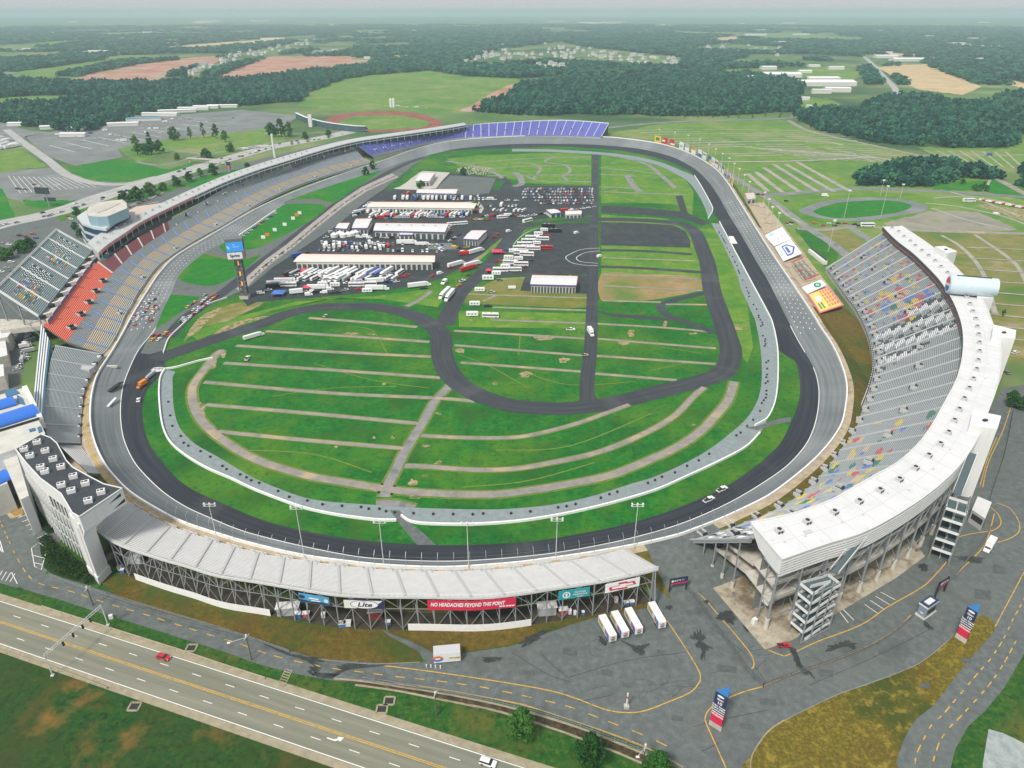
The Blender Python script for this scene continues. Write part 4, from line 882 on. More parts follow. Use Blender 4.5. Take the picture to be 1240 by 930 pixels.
for i,(x,y,h,r_,lab)in enumerate([(167,187,26,9,'tall dark tree, left end of the clump on the lawn'),(177,188,17,9,'low dark tree in front of the clump on the lawn'),(184,187,22,8,'broad dark tree at the right of the lawn clump'),(182,176,20,5,'slim tall tree rising behind the lawn clump'),(194,186,18,8,'single round tree just right of the lawn clump'),(211,170,21,10,'spreading open tree at the edge of the big parking lot'),(231,168,18,5,'narrow dark tree, left of three in a row by the parking lot'),(247,167,24,5,'narrow leaning tree, middle of three in a row by the parking lot'),(262,168,22,7,'full dark tree, right of three in a row by the parking lot'),(273,172,17,7,'bright green tree below the row by the parking lot'),(280,184,12,8,'low round tree on the lawn near the white pavilions'),(250,192,13,9,'round tree beside the far highway ramp'),(259,212,13,8,'round dark tree on the verge of the far highway'),(329,166,22,11,'wide dark tree at the left of the group near the short track'),(341,166,28,10,'tallest dark tree of the group near the short track'),(351,166,24,8,'right hand dark tree of the group near the short track'),(370,169,11,7,'low round bush tree left of the short track stand'),(398,165,10,6,'small round bush beside the short track stand'),(152,245,11,7,'round shrub tree at the lower end of the highway hedge'),(167,243,14,9,'second broad tree of the highway hedge'),(183,237,14,9,'largest round tree of the highway hedge'),(198,231,9,6,'small round tree in the middle of the highway hedge'),(214,226,11,7,'round tree two thirds up the highway hedge'),(229,220,11,6,'round tree near the upper end of the highway hedge'),(243,214,10,5,'last small tree at the upper end of the highway hedge'),(215,194,10,5,'small tree beside the far highway footbridge'),(300,206,9,5,'small bush by the rear of the main stand roof'),(93,262,9,5,'bush behind the left end of the checkered stand'),(98,287,7,4,'green bush at the foot of the office building'),(92,278,7,4,'green bush beside the office building wall'),(28,306,10,8,'dark tree at the left edge near the checkered stand'),(6,314,9,8,'pale green tree at the left edge of the picture'),(37,300,8,6,'smaller dark tree next to the left edge tree'),(443,212,10,5,'small dark tree by the pit lane exit wall'),(452,206,12,5,'small dark tree behind the pit lane exit'),(561,212,9,5,'dark shrub among the rubble of the paddock'),(510,226,7,4,'low hedge shrub in front of the first garage'),(508,228,6,4,'second low hedge shrub in front of the first garage'),(576,253,9,5,'dark tree at the right end of the long garage'),(540,372,0.1,0.1,'')][:-1]):
 tree(x,y,h,r_,lab,20+i,lumps=46)
for i in range(26):
 x=830+i*5.5+R.uniform(-3,3)
 if i%3==0:tree(x,143+R.uniform(-1,1),R.uniform(6,10),R.uniform(2.5,4),'small young tree along the grey road beyond the camping field',200+i,'young trees along the far road',lumps=16)
for i,(x,y)in enumerate([(1165,223),(1185,232),(1190,229),(1193,232),(1180,230)]):tree(x,y,R.uniform(6,9),4,['bright green bush, nearest to the copse on its right','bush left of the pair beyond the practice oval','taller bush of the pair beyond the practice oval','right hand bush of the pair beyond the practice oval','low bush between the copse and the pair of bushes'][i],230+i,lumps=30)
sb=MB()
for poly in([(45,602),(56,606),(70,625),(68,643),(58,645),(48,632),(33,612)],[(50,655),(58,650),(75,668),(104,690),(117,701),(108,706),(80,697),(56,682)]):
 x0,x1,y0,y1=bbox(poly)
 for i in range(420):
  px,py=R.uniform(x0,x1),R.uniform(y0,y1)
  if inside(px,py,poly):
   b=G(px,py);s=R.uniform(0.9,1.7)
   for j in range(26):
    u=Vector((R.gauss(0,1),R.gauss(0,1),abs(R.gauss(0,0.9)))).normalized()*s;p=Vector(b)+u+Vector((0,0,0.5))
    d1=Vector((R.gauss(0,1),R.gauss(0,1),R.gauss(0,1))).normalized();d2=d1.cross(u).normalized()
    sb.face([tuple(p-d1*.32),tuple(p+d2*.2),tuple(p+d1*.32),tuple(p-d2*.2)])
o=sb.build('shrubbery',leafmat('shrub_leaves',[(0.006,0.022,0.006),(0.012,0.04,0.009),(0.03,0.065,0.014)]),origin=G(70,650));o['kind']='stuff';tag(o,'dense dark green shrubs massed on the bank below the tower','shrubs')
# ------------------------------------------------------------------ far houses and sheds
M_pale=plain('pale_siding',(0.62,0.6,0.56),0.8);M_roofgrey=plain('shingle_roof',(0.3,0.29,0.29),0.85);M_wroof=plain('white_metal_roof',(0.74,0.75,0.75),0.5,var=0.05,vscale=0.2)
hb=MB();w2,d2,h2=7.5,5.5,6.0
hb.prism([(-w2,-d2),(w2,-d2),(w2,d2),(-w2,d2)],0,h2,0)
for s in(-1,1):hb.quad((-w2-.5,s*(d2+.6),h2-.2),(w2+.5,s*(d2+.6),h2-.2),(w2+.5,0,h2+4.5),(-w2-.5,0,h2+4.5),1);hb.face([(s*w2,-d2,h2),(s*w2,d2,h2),(s*w2,0,h2+4)],0)
hp=hb.build('house',[M_pale,M_roofgrey]);first=True
HC=[(552,74,600,62,26),(600,66,690,76,34),(660,58,700,66,20),(700,62,820,78,54),(640,70,665,78,8),(225,88,262,80,12),(262,74,300,66,16),(300,64,375,53,26),(825,57,945,62,20),(560,78,580,80,4)]
for x0,y0,x1,y1,n in HC:
 for i in range(n):
  t=R.random();x=x0+(x1-x0)*t+R.uniform(-6,6);y=y0+(y1-y0)*t+R.uniform(-6,6)
  p=G(x,max(50,y))
  o=hp if first else hp.copy()
  if not first:COL.objects.link(o)
  first=False
  o.location=p;o.rotation_euler.z=R.uniform(0,3.14);o.scale=(R.uniform(0.85,1.3),)*3
  tag(o,'tiny pale house in the distant subdivision among the woods','house','houses of the distant subdivisions')
def shed(x,y,wd,dp_,h,rz,label,mat=None,roof=None,group=None,X=None):
 p=X or G(x,y);mb=MB();ca,sa=cos(rz),sin(rz)
 q=lambda a,b:(p[0]+ca*a-sa*b,p[1]+sa*a+ca*b)
 c4=[q(-wd/2,-dp_/2),q(wd/2,-dp_/2),q(wd/2,dp_/2),q(-wd/2,dp_/2)]
 mb.prism([(a,b,0)for a,b in c4],0,h,0)
 e=[q(-wd/2-.6,-dp_/2-.6),q(wd/2+.6,-dp_/2-.6),q(wd/2+.6,dp_/2+.6),q(-wd/2-.6,dp_/2+.6)];r0,r1=q(-wd/2-.6,0),q(wd/2+.6,0);rz_=h+dp_*0.08
 mb.quad((*e[0],h),(*e[1],h),(*r1,rz_),(*r0,rz_),1);mb.quad((*r0,rz_),(*r1,rz_),(*e[2],h),(*e[3],h),1);mb.face([(*c4[1],h),(*c4[2],h),(*r1,rz_)],0);mb.face([(*c4[0],h),(*r0,rz_),(*c4[3],h)],0)
 o=mb.build('warehouse',[mat or M_pale,roof or M_wroof],origin=p);tag(o,label,'warehouse',group);return o
for x,y,wd,dp_,lab in((945,93,110,60,'long white warehouse, leftmost of the factory group in the woods'),(915,96,50,25,'small white shed left of the factory group in the woods'),(998,103,150,60,'largest white factory hall on the right of the group in the woods'),(995,98,90,40,'white hall behind the largest factory hall'),(1013,111,60,30,'white shed in front of the largest factory hall'),(974,88,40,30,'white block behind the leftmost warehouse'),(930,84,50,30,'white warehouse at the back left of the factory group'),(985,81,40,25,'small white shed at the back of the factory group'),(1012,84,50,20,'low white building at the back right of the factory group'),(994,113,45,16,'tan roofed shed at the front of the factory group'),(972,121,26,14,'white shed on the lawn below the factory group'),(1105,74,170,50,'long white store building above the harvested field'),(1072,70,90,40,'tan store building beside the far road'),(1046,139,26,18,'red roofed house in the wood on the right'),(980,131,14,9,'tiny white shed at the edge of the right hand wood')):
 shed(x,y,wd,dp_,9 if wd>40 else 6,R.uniform(-0.15,0.1),lab,roof=plain('red_roof',(0.5,0.16,0.14))if 'red roof' in lab else None)
for x,y,wd,dp_,lab in((55,41,200,30,'long pale warehouse far off on the left'),(245,26,260,40,'pale building mass near the left horizon'),(310,25.5,170,25,'low pale building near the left horizon, right of the larger one'),(710,28,240,30,'pale building near the horizon in the middle'),(915,43,170,30,'pale building beside the distant green field'),(970,42.5,130,18,'long pale roof on the distant green field'),(1195,58,160,24,'pale building far off on the right'),(1160,54,80,20,'small pale building far off on the right'),(330,48,160,16,'long tan roof beyond the left subdivision'),(120,64,100,20,'tan building in the far left clearing'),(160,58,60,20,'pale block beside the far left clearing')):
 shed(x,y,wd,dp_,10,R.uniform(-0.1,0.1),lab)
for x,y,rx in CLEAR:
 if R.random()<.6:
  d_=hypot(*G(x,y)[:2]);shed(x+R.uniform(-.4,.4)*rx,y,d_*R.uniform(.004,.014),d_*.004,8,R.uniform(-.2,.2),'pale building in a small clearing of the distant woods',group='buildings in distant clearings')
for i,(x,y,wd)in enumerate(((35,150,30),(20,152,24),(52,149,28),(150,152,50),(175,146,60),(195,140,70),(215,136,70),(235,133,60),(270,130,60),(95,158,36),(90,165,40),(60,156,26),(258,126,50),(250,131,50))):
 shed(x,y,wd,14,5,R.uniform(-0.1,0.35),'low white vendor building at the edge of the left parking lots' if i not in(4,12)else['','','','','blue roofed vendor building at the edge of the left parking lots'][4]if i==4 else 'second blue roofed vendor building, farthest back by the left woods',group='vendor buildings of the left lots' if i not in(4,12)else None,roof=plain('blue_roof',(0.1,0.28,0.5))if i in(4,12)else None)
# ------------------------------------------------------------------ grandstands
M_tread=plain('stand_concrete',(0.13,0.145,0.15),0.85,var=0.15,vscale=0.15)
M_treadl=plain('stand_aluminium_deck',(0.30,0.31,0.31),0.6,var=0.08,vscale=0.3)
M_alu=plain('bench_aluminium',(0.33,0.36,0.365),0.5,var=0.1,vscale=0.12)
M_alul=plain('pale_bench_aluminium',(0.60,0.60,0.585),0.5,var=0.06,vscale=0.3)
M_aisle=plain('aisle_concrete',(0.46,0.47,0.46),0.8)
M_dark=plain('dark_opening',(0.025,0.027,0.03),0.8)
M_greyw=plain('grey_wall',(0.40,0.41,0.41),0.8,var=0.08,vscale=0.2)
M_slab=mottle('weathered_slab',[(0.42,0.40,0.35),(0.52,0.49,0.43),(0.6,0.57,0.51)],0.25,bigcol=[((0.2,0.16,0.1),0.1,(0.6,0.7,0.7))])
M_roofw=mottle('white_roof_membrane',[(0.53,0.53,0.51),(0.61,0.615,0.61),(0.65,0.65,0.645)],0.12,rough=0.6,bigcol=[((0.48,0.475,0.45),0.35,(0.6,0.75,0.6))],lo=0.2,hi=0.6)
M_wpanel=mottle('white_panel',[(0.55,0.545,0.52),(0.68,0.68,0.665),(0.72,0.72,0.71)],0.6,rough=0.5,stretch=(1,1,0.1),lo=0.2,hi=0.55)
M_frame=plain('steel_framework',(0.30,0.32,0.33),0.5,0.2)
M_darkframe=plain('dark_framework',(0.14,0.155,0.16),0.6)
M_slate=plain('steel_blue_paint',(0.075,0.11,0.12),0.6)
CL={'red':(0.55,0.09,0.10),'blue':(0.12,0.20,0.52),'green':(0.03,0.19,0.13),'yellow':(0.66,0.5,0.06),'tan':(0.56,0.45,0.31),'black':(0.035,0.04,0.045),'white':(0.76,0.77,0.77),'orange':(0.95,0.17,0.085),'purple':(0.125,0.135,0.46),'dustred':(0.34,0.10,0.11)}
SM={k:plain(k+'_seats',c,0.6)for k,c in CL.items()}
SEATM=[M_tread,M_alu]+[SM[k]for k in('red','blue','green','yellow','tan','black','white','orange','purple','dustred')]+[M_alul,M_treadl,plain('faded_tan_seats',(0.45,0.44,0.37),0.7)]
SI={k:i+2 for i,k in enumerate(('red','blue','green','yellow','tan','black','white','orange','purple','dustred'))};SI['alu']=1;SI['alul']=12;SI['alul2']=14;SI['tread']=0;SI['treadl']=13
def deck(front,rear,rows,n,parent,colf=None,tread=0,name='seating',sm=4,bench=0.42,frac=(0.42,0.95),raw=False):
 """stepped rows of benches between two traced edges"""
 Fr=resample(smooth(front if raw else Gl(front),sm),n+1);Rr=resample(smooth(rear if raw else Gl(rear),sm),n+1)
 mb=MB()
 for j in range(rows):
  a=[lerp(p,q,j/rows)for p,q in zip(Fr,Rr)];b=[lerp(p,q,(j+1)/rows)for p,q in zip(Fr,Rr)]
  lo=a;hi=[(q[0],q[1],p[2])for p,q in zip(a,b)]
  mb.strip(lo,hi,tread);mb.strip(hi,b,tread)
  s0=[lerp(p,q,frac[0])for p,q in zip(lo,hi)];s1=[lerp(p,q,frac[1])for p,q in zip(lo,hi)]
  t0=[(p[0],p[1],p[2]+bench)for p in s0];t1=[(p[0],p[1],p[2]+bench)for p in s1]
  cf=(lambda k,j=j:colf(k/n,j/rows))if colf else SI['alu']
  mb.strip(t0,t1,cf);mb.strip(s0,t0,cf)
 for E in(0,n):
  pts=[]
  f,r=Fr[E],Rr[E]
  mb.quad((f[0],f[1],f[2]-1),(r[0],r[1],f[2]-1)if False else(r[0],r[1],r[2]-1),r,f,0)
 mb.strip([(p[0],p[1],p[2]-0.6)for p in Rr],[(p[0],p[1],p[2]-0.6)for p in Fr],0)
 mb.strip([(p[0],p[1],p[2]-0.6)for p in Fr],Fr,0)
 o=mb.build(name,SEATM,parent);return Fr,Rr,o
def aisle(p,q,w,parent,mat,z=0.5,name='aisle',rails=False):
 mb=MB();d=Vector(q)-Vector(p);s=Vector((-d.y,d.x,0)).normalized()*w/2
 a=Vector((0,0,z))
 mb.quad(*[tuple(k)for k in(Vector(p)+a-s,Vector(q)+a-s,Vector(q)+a+s,Vector(p)+a+s)])
 mb.f[-1]=mb.f[-1]if d.x*s.y-d.y*s.x>0 else mb.f[-1][::-1]
 for k in(-1,1):
  mb.quad(tuple(Vector(p)+s*k),tuple(Vector(q)+s*k),tuple(Vector(q)+a+s*k),tuple(Vector(p)+a+s*k))
 if rails:mb.bar(tuple(Vector(p)+Vector((0,0,z+0.9))),tuple(Vector(q)+Vector((0,0,z+0.9))),0.12)
 return mb.build(name,mat,parent)
def vom(p,q,n,parent,w=1.6,dp_=2.6):
 """an entrance hole in the seating with low pale walls"""
 t=(Vector(q)-Vector(p));t.z=0;t.normalize();s=Vector((-t.y,t.x,0));c=lerp(p,q,n);c=Vector(c)
 mb=MB()
 for k in(-1,1):mb.hull8([tuple(c+t*a+s*(k*w+b)+Vector((0,0,0)))for a,b in((-dp_,-.25),(dp_*.7,-.25),(dp_*.7,.25),(-dp_,.25))],[tuple(c+t*a+s*(k*w+b)+Vector((0,0,1.9)))for a,b in((-dp_,-.25),(dp_*.7,-.25),(dp_*.7,.25),(-dp_,.25))],0)
 mb.hull8([tuple(c+t*a+s*b)for a,b in((dp_*.3,-w),(dp_*.7,-w),(dp_*.7,w),(dp_*.3,w))],[tuple(c+t*a+s*b+Vector((0,0,2.0)))for a,b in((dp_*.3,-w),(dp_*.7,-w),(dp_*.7,w),(dp_*.3,w))],1)
 mb.hull8([tuple(c+t*a+s*b)for a,b in((-dp_,-w+.3),(dp_*.25,-w+.3),(dp_*.25,w-.3),(-dp_,w-.3))],[tuple(c+t*a+s*b+Vector((0,0,0.75)))for a,b in((-dp_,-w+.3),(dp_*.25,-w+.3),(dp_*.25,w-.3),(-dp_,w-.3))],1)
 return mb.build('entrance',[M_aisle,M_dark],parent)
def at_edge(line,x):
 """point of a world polyline whose pixel column is x"""
 best=min(range(len(line)),key=lambda k:abs(pix(*line[k])[0]-x));return line[best]
# ============================================================ 1. roofed grandstand on the right
M_aisleR=plain('grey_aisle',(0.38,0.40,0.40),0.8)
rs=thing('roofed_grandstand','huge curved grandstand on the right with a white roof over grey seats patched with colour','grandstand',G(930,700))
F1=[(827.5,654,3),(860,645,3),(895,632.5,3),(930,619,3),(955,605,3),(982,582,3),(1005,550,3),(1025,525,3),(1040,500,3),(1052,470,3),(1058,445,3),(1056,422,3),(1050,400,3),(1037.5,375,3),(1030,365,3),(1015,345,3),(1001,325,3)]
RI=[(909,633),(930,629),(967.5,620),(1010,604),(1057,577),(1090,558),(1120,528),(1142,491),(1159,458),(1166,428),(1166,400),(1160,378),(1150,357),(1137,338),(1120,320),(1105,306),(1085,290.5),(1069,274.5)]
RO=[(947.5,677.5),(1000,659),(1045,645),(1090,621),(1132,592),(1164,561),(1185,528),(1197,497),(1207,468),(1212,432),(1210,412),(1203,394),(1193,369),(1178,347),(1156,322),(1132,301),(1110,285.5),(1092,273.5)]
ZR=30.0
ri=resample(smooth(Gl([(*p,ZR)for p in RI]),5),91);ro=resample(smooth(Gl([(*p,ZR)for p in RO]),5),91)
seatrear=[(lerp(a,b,0.12)[0],lerp(a,b,0.12)[1],25.0)for a,b in zip(ri,ro)]
rnd=random.Random(3)
fr_w=resample(smooth(Gl(F1),4),241)
def u_at(yv):return min(range(241),key=lambda k:abs(pix(*fr_w[k])[1]-yv))/240
uC=u_at(436);uN=u_at(560);uF=u_at(395)
blobs=[]
for i in range(220):
 u=rnd.uniform(uF-0.03,0.985);v=rnd.uniform(0.03,0.92);s=rnd.uniform(0.25,0.8)*(1.4 if(v>0.35 and u<uF+0.12)else 0.7);blobs.append((u,v,0.011*s,0.042*s,rnd.choice(['red','blue','green','yellow','tan','blue','yellow','red'])))
for u,v,a,b,c in((0.02,.62,.016,.09,'blue'),(-0.012,.55,.014,.08,'yellow'),(-0.03,.45,.013,.09,'red'),(0.0,.35,.012,.07,'tan'),(-0.05,.52,.01,.08,'yellow'),(0.03,.3,.014,.06,'blue'),(0.035,.12,.012,.06,'red'),(0.05,.45,.012,.05,'tan'),(-0.01,.72,.012,.05,'blue'),(0.055,.62,.01,.05,'red')):blobs.append((uF+u,v,a,b,c))
for i in range(110):
 u=rnd.uniform(0.03,uN+0.1);v=rnd.uniform(0.05,0.95);s=rnd.uniform(0.4,1.1);blobs.append((u,v,0.010*s,0.04*s,rnd.choice(['red','blue','green','yellow','tan','yellow'])))
def colR(u,v):
 if u<0.05 and v>0.12 and(int(u*70)+int(v*9))%2==0 and v<0.8:return SI['black']if int(u*140+v*5)%2 else SI['white']
 d=u-(uC+0.075*v)
 if-0.06<d<0.075 and 0.04<v<0.95:
  if abs(d)<0.075:
   k=(floor((u-v*0.10)*62)+floor(v*8))%3
   if k==0:return SI['white']
   if k==1 and(floor(u*120)+floor(v*16))%4:return SI['black']
 for bu,bv,a,b,c in blobs:
  if((u-bu)/a)**2+((v-bv)/b)**2<1:return SI[c]
 return SI['alu']
Fw,Rw,so=deck([p for p in fr_w[::4]],seatrear,50,240,rs,colR,raw=True,sm=4)
for k in range(0,241,8):
 aisle(Fw[k],lerp(Fw[k],Rw[k],0.985),0.9,rs,M_aisleR)
for k in range(4,241,8):
 vom(Fw[k],Rw[k],0.07,rs,1.3,1.8)
 if k%16==4:vom(Fw[k],Rw[k],0.52,rs,1.5,2.0)
mb=MB();A=offset(Fw,0.3);mb.strip([(p[0],p[1],0)for p in A],[(p[0],p[1],3.0)for p in A]);mb.f=[f for f in mb.f]
B_=offset(Fw,0.7)
for a,b,c,d in zip(A,A[1:],B_[1:],B_):mb.hull8([(p[0],p[1],2.9)for p in(a,b,c,d)],[(p[0],p[1],4.0)for p in(a,b,c,d)],0)
mb.build('front_wall',[M_aisle],rs)
mb=MB()
for k in range(118,238,2):
 a,b=B_[k],lerp(B_[k],B_[k+1],0.55)
 mb.quad((a[0],a[1],0.2),(b[0],b[1],0.2),(b[0],b[1],2.6),(a[0],a[1],2.6))
A2=offset(Fw,0.76)
g=MB()
for k in range(110,238,2):
 a,b=A2[k],lerp(A2[k],A2[k+1],0.6);c=lerp(a,B_[k],-2.0);d=lerp(b,B_[k+1],-2.0)
 g.hull8([(p[0],p[1],2.5)for p in(a,b,Fw[k+1],Fw[k])],[(p[0],p[1],4.05)for p in(a,b,Fw[k+1],Fw[k])],0)
g.build('gate_row',M_dark,rs)
mb=MB();ro_in=ro
top=lambda p,dz:(p[0],p[1],p[2]+dz)
mb.strip([top(p,0)for p in ro],[top(p,0)for p in ri]);mb.strip([top(p,-0.9)for p in ri],[top(p,-0.9)for p in ro])
mb.strip([top(p,0)for p in ri],[top(p,-0.9)for p in ri]);mb.strip([top(p,-0.9)for p in ro],[top(p,0)for p in ro])
for k in(0,90):mb.quad(top(ri[k],0),top(ro[k],0),top(ro[k],-0.9),top(ri[k],-0.9))
for a,b in zip(ri,ri[1:]):mb.bar(top(a,0.15),top(b,0.15),0.5,0.35)
for a,b in zip(ro,ro[1:]):mb.bar(top(a,0.12),top(b,0.12),0.4,0.3)
for k in range(2,90,2):mb.bar(top(lerp(ri[k],ro[k],.03),.03),top(lerp(ri[k],ro[k],.97),.03),0.16,0.08,1)
for f_ in(.3,.62):
 for k in range(90):mb.bar(top(lerp(ri[k],ro[k],f_),.02),top(lerp(ri[k+1],ro[k+1],f_),.02),0.1,0.06,1)
roof=mb.build('roof',[M_roofw,plain('roof_seam',(0.5,0.5,0.49),0.7)],rs)
mid=[lerp(a,b,0.22)for a,b in zip(ri,ro)]
mb=MB();mb.strip([(p[0],p[1],25.2)for p in mid],[(p[0],p[1],29.1)for p in mid]);mb.build('press_glass',plain('dark_glass',(0.03,0.045,0.05),0.2),rs)
nearE=[ri[0],mid[0],ro[0]]
mb=MB()
def upr(line,z0,z1,mat=0,m=mb):m.strip([(p[0],p[1],z0)for p in line],[(p[0],p[1],z1)for p in line],mat)
wl_end=[lerp(ri[0],ro[0],t)for t in(0.02,0.35,1.0)]
mb.face([(*wl_end[0][:2],29.2),(*wl_end[1][:2],24.5),(*wl_end[2][:2],23.0),(*wl_end[2][:2],29.2)])
off=[lerp(ri[1],ro[1],t)for t in(0.02,0.35,1.0)]
mb.face([(*off[0][:2],29.2),(*off[1][:2],24.5),(*off[2][:2],23.0),(*off[2][:2],29.2)])
mb.quad((*wl_end[0][:2],29.2),(*wl_end[1][:2],24.5),(*off[1][:2],24.5),(*off[0][:2],29.2));mb.quad((*wl_end[1][:2],24.5),(*wl_end[2][:2],23),(*off[2][:2],23),(*off[1][:2],24.5))
mb.build('end_wall',M_wpanel,rs)
kf=[k for k in range(91)if pix(*ri[k])[1]<402]
L_=[ri[k]for k in kf]
mb=MB();fo=offset(L_,0.15)
mb.strip([top(p,-2.6)for p in fo],[top(p,-0.2)for p in fo],0);fo2=offset(L_,0.22);mb.strip([top(p,-3.1)for p in fo2],[top(p,-2.5)for p in fo2],1)
mb.build('fascia',[plain('dark_green_fascia',(0.02,0.05,0.055),0.5),SM['red']],rs)
mb=MB();li=[lerp(ri[k],ro[k],0.12)for k in kf]
for a,b in zip(li[::1],li[1::1]):
 mb.bar((a[0],a[1],25.2),(b[0],b[1],28.5),0.5,mat=0);mb.bar((a[0],a[1],28.4),(b[0],b[1],25.4),0.5,mat=0)
 mb.quad((a[0],a[1],25.0),(b[0],b[1],25.0),(b[0],b[1],27.2),(a[0],a[1],27.2),1)
mb.build('truss',[M_dark,SM['yellow']],rs)
vents=[(943,643),(977,632),(1010,620.5),(1040,607.5),(1065,594),(1088.5,581),(1108,567),(1124,552),(1138,538),(1148,524),(1155,509.5),(1161,496),(1167,483),(1173,470.5),(1178,459),(1182,447.5),(1184,436.5),(1185.5,425.5),(1185.5,415),(1184.5,405),(1183,395.5),(1181,386),(1177.5,377),(1174,368),(1170,359.5),(1147,330),(1139,322.5),(1132,315.5),(1124,309),(1116,303),(1108,297),(1102,291.5),(1094.5,286),(1088,280),(1080,275.5)]
M_fan=plain('grey_fan_unit',(0.5,0.5,0.5),0.5);
for x,y in vents:
 p=G(x,y+1.5,ZR);k=min(range(90),key=lambda k:math.dist(ri[k],p));a=atan2(ri[k+1][1]-ri[k][1],ri[k+1][0]-ri[k][0])
 mb=MB();mb.box((p[0],p[1],ZR),(2.3,1.9,1.3),a,0);mb.box((p[0],p[1],ZR+1.3),(2.6,2.1,0.15),a,0)
 d=Vector((cos(a),sin(a),0));n_=Vector((sin(a),-cos(a),0))
 for s in(-1,1):mb.tube(tuple(Vector((p[0],p[1],ZR+0.6))+d*0.55*s+n_*0.95),tuple(Vector((p[0],p[1],ZR+0.6))+d*0.55*s+n_*1.05),0.45,None,8,1)
 mb.tube((p[0],p[1],ZR+1.45),(p[0],p[1],ZR+1.6),0.7,None,10,1)
 mb.build('roof_fan',[M_fan,M_dark],rs)
for x,y in((950,657),(975,650),(1045,624),(1020,633),(1130,569),(1196,441),(1193,459),(1100,594),(1150,545),(1075,598)):p=G(x,y,ZR);q=MB();q.tube((p[0],p[1],ZR),(p[0],p[1],ZR+0.5),0.35,None,8);q.build('roof_pipe',M_fan,rs)
p=G(978,644.5,ZR);q=MB();q.box((p[0],p[1],ZR),(3,1.6,0.3),0.4);q.build('roof_hatch',M_fan,rs)
inward=lambda k,t:lerp(ro[k],ri[k],t)
mb=MB()
for j in range(6):
 z=29.0-j*1.05
 for a,b in zip(ro,ro[1:]):mb.bar((a[0],a[1],z-0.5),(b[0],b[1],z-0.5),0.25,0.62)
mb.build('louvre_band',M_wpanel,rs)
mb=MB();i1=[inward(k,0.06)for k in range(91)];mb.strip([(p[0],p[1],23)for p in i1],[(p[0],p[1],29)for p in i1],0);mb.build('louvre_backing',M_dark,rs)
lower=[p for k,p in enumerate(ro)]
mb=MB()
for z in(17.0,10.0):
 A=[lerp(a,b,0.10)for a,b in zip(ro,ri)];B2=[lerp(a,b,0.75 if z>12 else 0.9)for a,b in zip(ro,ri)]
 for k in range(90):mb.hull8([(q[0],q[1],z)for q in(A[k],A[k+1],B2[k+1],B2[k])],[(q[0],q[1],z+0.5)for q in(A[k],A[k+1],B2[k+1],B2[k])])
 for k in range(90):mb.bar((A[k][0],A[k][1],z+.85),(A[k+1][0],A[k+1][1],z+.85),0.12,.5)
mb.build('concourse_floor',M_slab,rs)
mb=MB();A=[lerp(a,b,0.5)for a,b in zip(ro,ri)]
mb.strip([(p[0],p[1],0)for p in A],[(p[0],p[1],23.5)for p in A]);mb.build('concourse_wall',plain('dim_concourse_wall',(0.2,0.205,0.2),0.8,var=0.2,vscale=0.2),rs)
for k in range(0,40,2):
 a,b=inward(k,0.02),inward(k+2,0.02);mb=MB()
 for z in(5.0,13.5,20.5):mb.bar((a[0],a[1],z),(b[0],b[1],z),0.22,0.3)
 mb.bar((a[0],a[1],13.5),(b[0],b[1],23.0),0.14);mb.bar((b[0],b[1],13.5),(a[0],a[1],23.0),0.14)
 c_=inward(k,0.3);mb.bar((c_[0],c_[1],0),(c_[0],c_[1],23),0.35);mb.bar((a[0],a[1],5),(c_[0],c_[1],10),0.16);mb.bar((a[0],a[1],17),(c_[0],c_[1],10.5),0.16);mb.bar((c_[0],c_[1],17.3),(b[0],b[1],22.5),0.14)
 mb.build('steel_bay',M_frame,rs)
for k in range(0,91,2):
 if pix(*ro[k])[1]<500 and k%4:continue
 p=inward(k,0.03);mb=MB();mb.bar((p[0],p[1],3.5),(p[0],p[1],24),0.55,0.55,0);mb.tube((p[0],p[1],0),(p[0],p[1],4.5),0.75,0.75,10,1)
 q=inward(k,0.45);mb.bar((p[0],p[1],23.5),(q[0],q[1],23.5),0.4,mat=0);mb.bar((p[0],p[1],17.2),(q[0],q[1],17.2),0.35,mat=0)
 mb.build('column',[M_frame,M_slab],rs)
F0,R0=Fw[0],Rw[0]
pad=[G(818,658),G(926,787),G(960,775),G(1010,745),G(1085,700),G(1120,674),G(1105,650),G(900,640)]
structure(MB().poly([(p[0],p[1],0.09)for p in pad]).build('concrete_pad',mottle('stained_pad',[(0.26,0.22,0.16),(0.38,0.34,0.26),(0.48,0.43,0.34)],0.3,bigcol=[((0.12,0.085,0.045),0.09,(0.48,0.62,0.85)),((0.05,0.045,0.04),0.16,(0.6,0.68,0.7))],detail=9,rg=0.75)))
for k,t in enumerate((0.18,0.35,0.52,0.69,0.86)):
 p=lerp(F0,R0,t);mb=MB();mb.bar((p[0],p[1],2.4),(p[0],p[1],p[2]-0.8),0.4,0.4,0);mb.tube((p[0],p[1],0),(p[0],p[1],2.6),0.6,None,10,1)
 r_=lerp(Fw[8],Rw[8],t);mb.bar((p[0],p[1],p[2]-1),(r_[0],r_[1],max(2,r_[2]-8)),0.35,mat=0);mb.build('column',[M_frame,M_slab],rs)
mb=MB();
for tt in(0.05,.2,.35,.5,.65,.8):
 for jj in(0,8,16,24):
  a,b=lerp(Fw[jj],Rw[jj],tt),lerp(Fw[jj],Rw[jj],tt+.15);mb.bar((a[0],a[1],a[2]-.8),(b[0],b[1],b[2]-.8),.3,.7)
 a,b=lerp(Fw[0],Rw[0],tt),lerp(Fw[24],Rw[24],tt);mb.bar((a[0],a[1],a[2]-1.2),(b[0],b[1],b[2]-1.2),.25,.5)
 c_=lerp(Fw[8],Rw[8],tt);mb.bar((c_[0],c_[1],0),(c_[0],c_[1],c_[2]-1),.4);c_=lerp(Fw[16],Rw[16],tt);mb.bar((c_[0],c_[1],0),(c_[0],c_[1],c_[2]-1),.4)
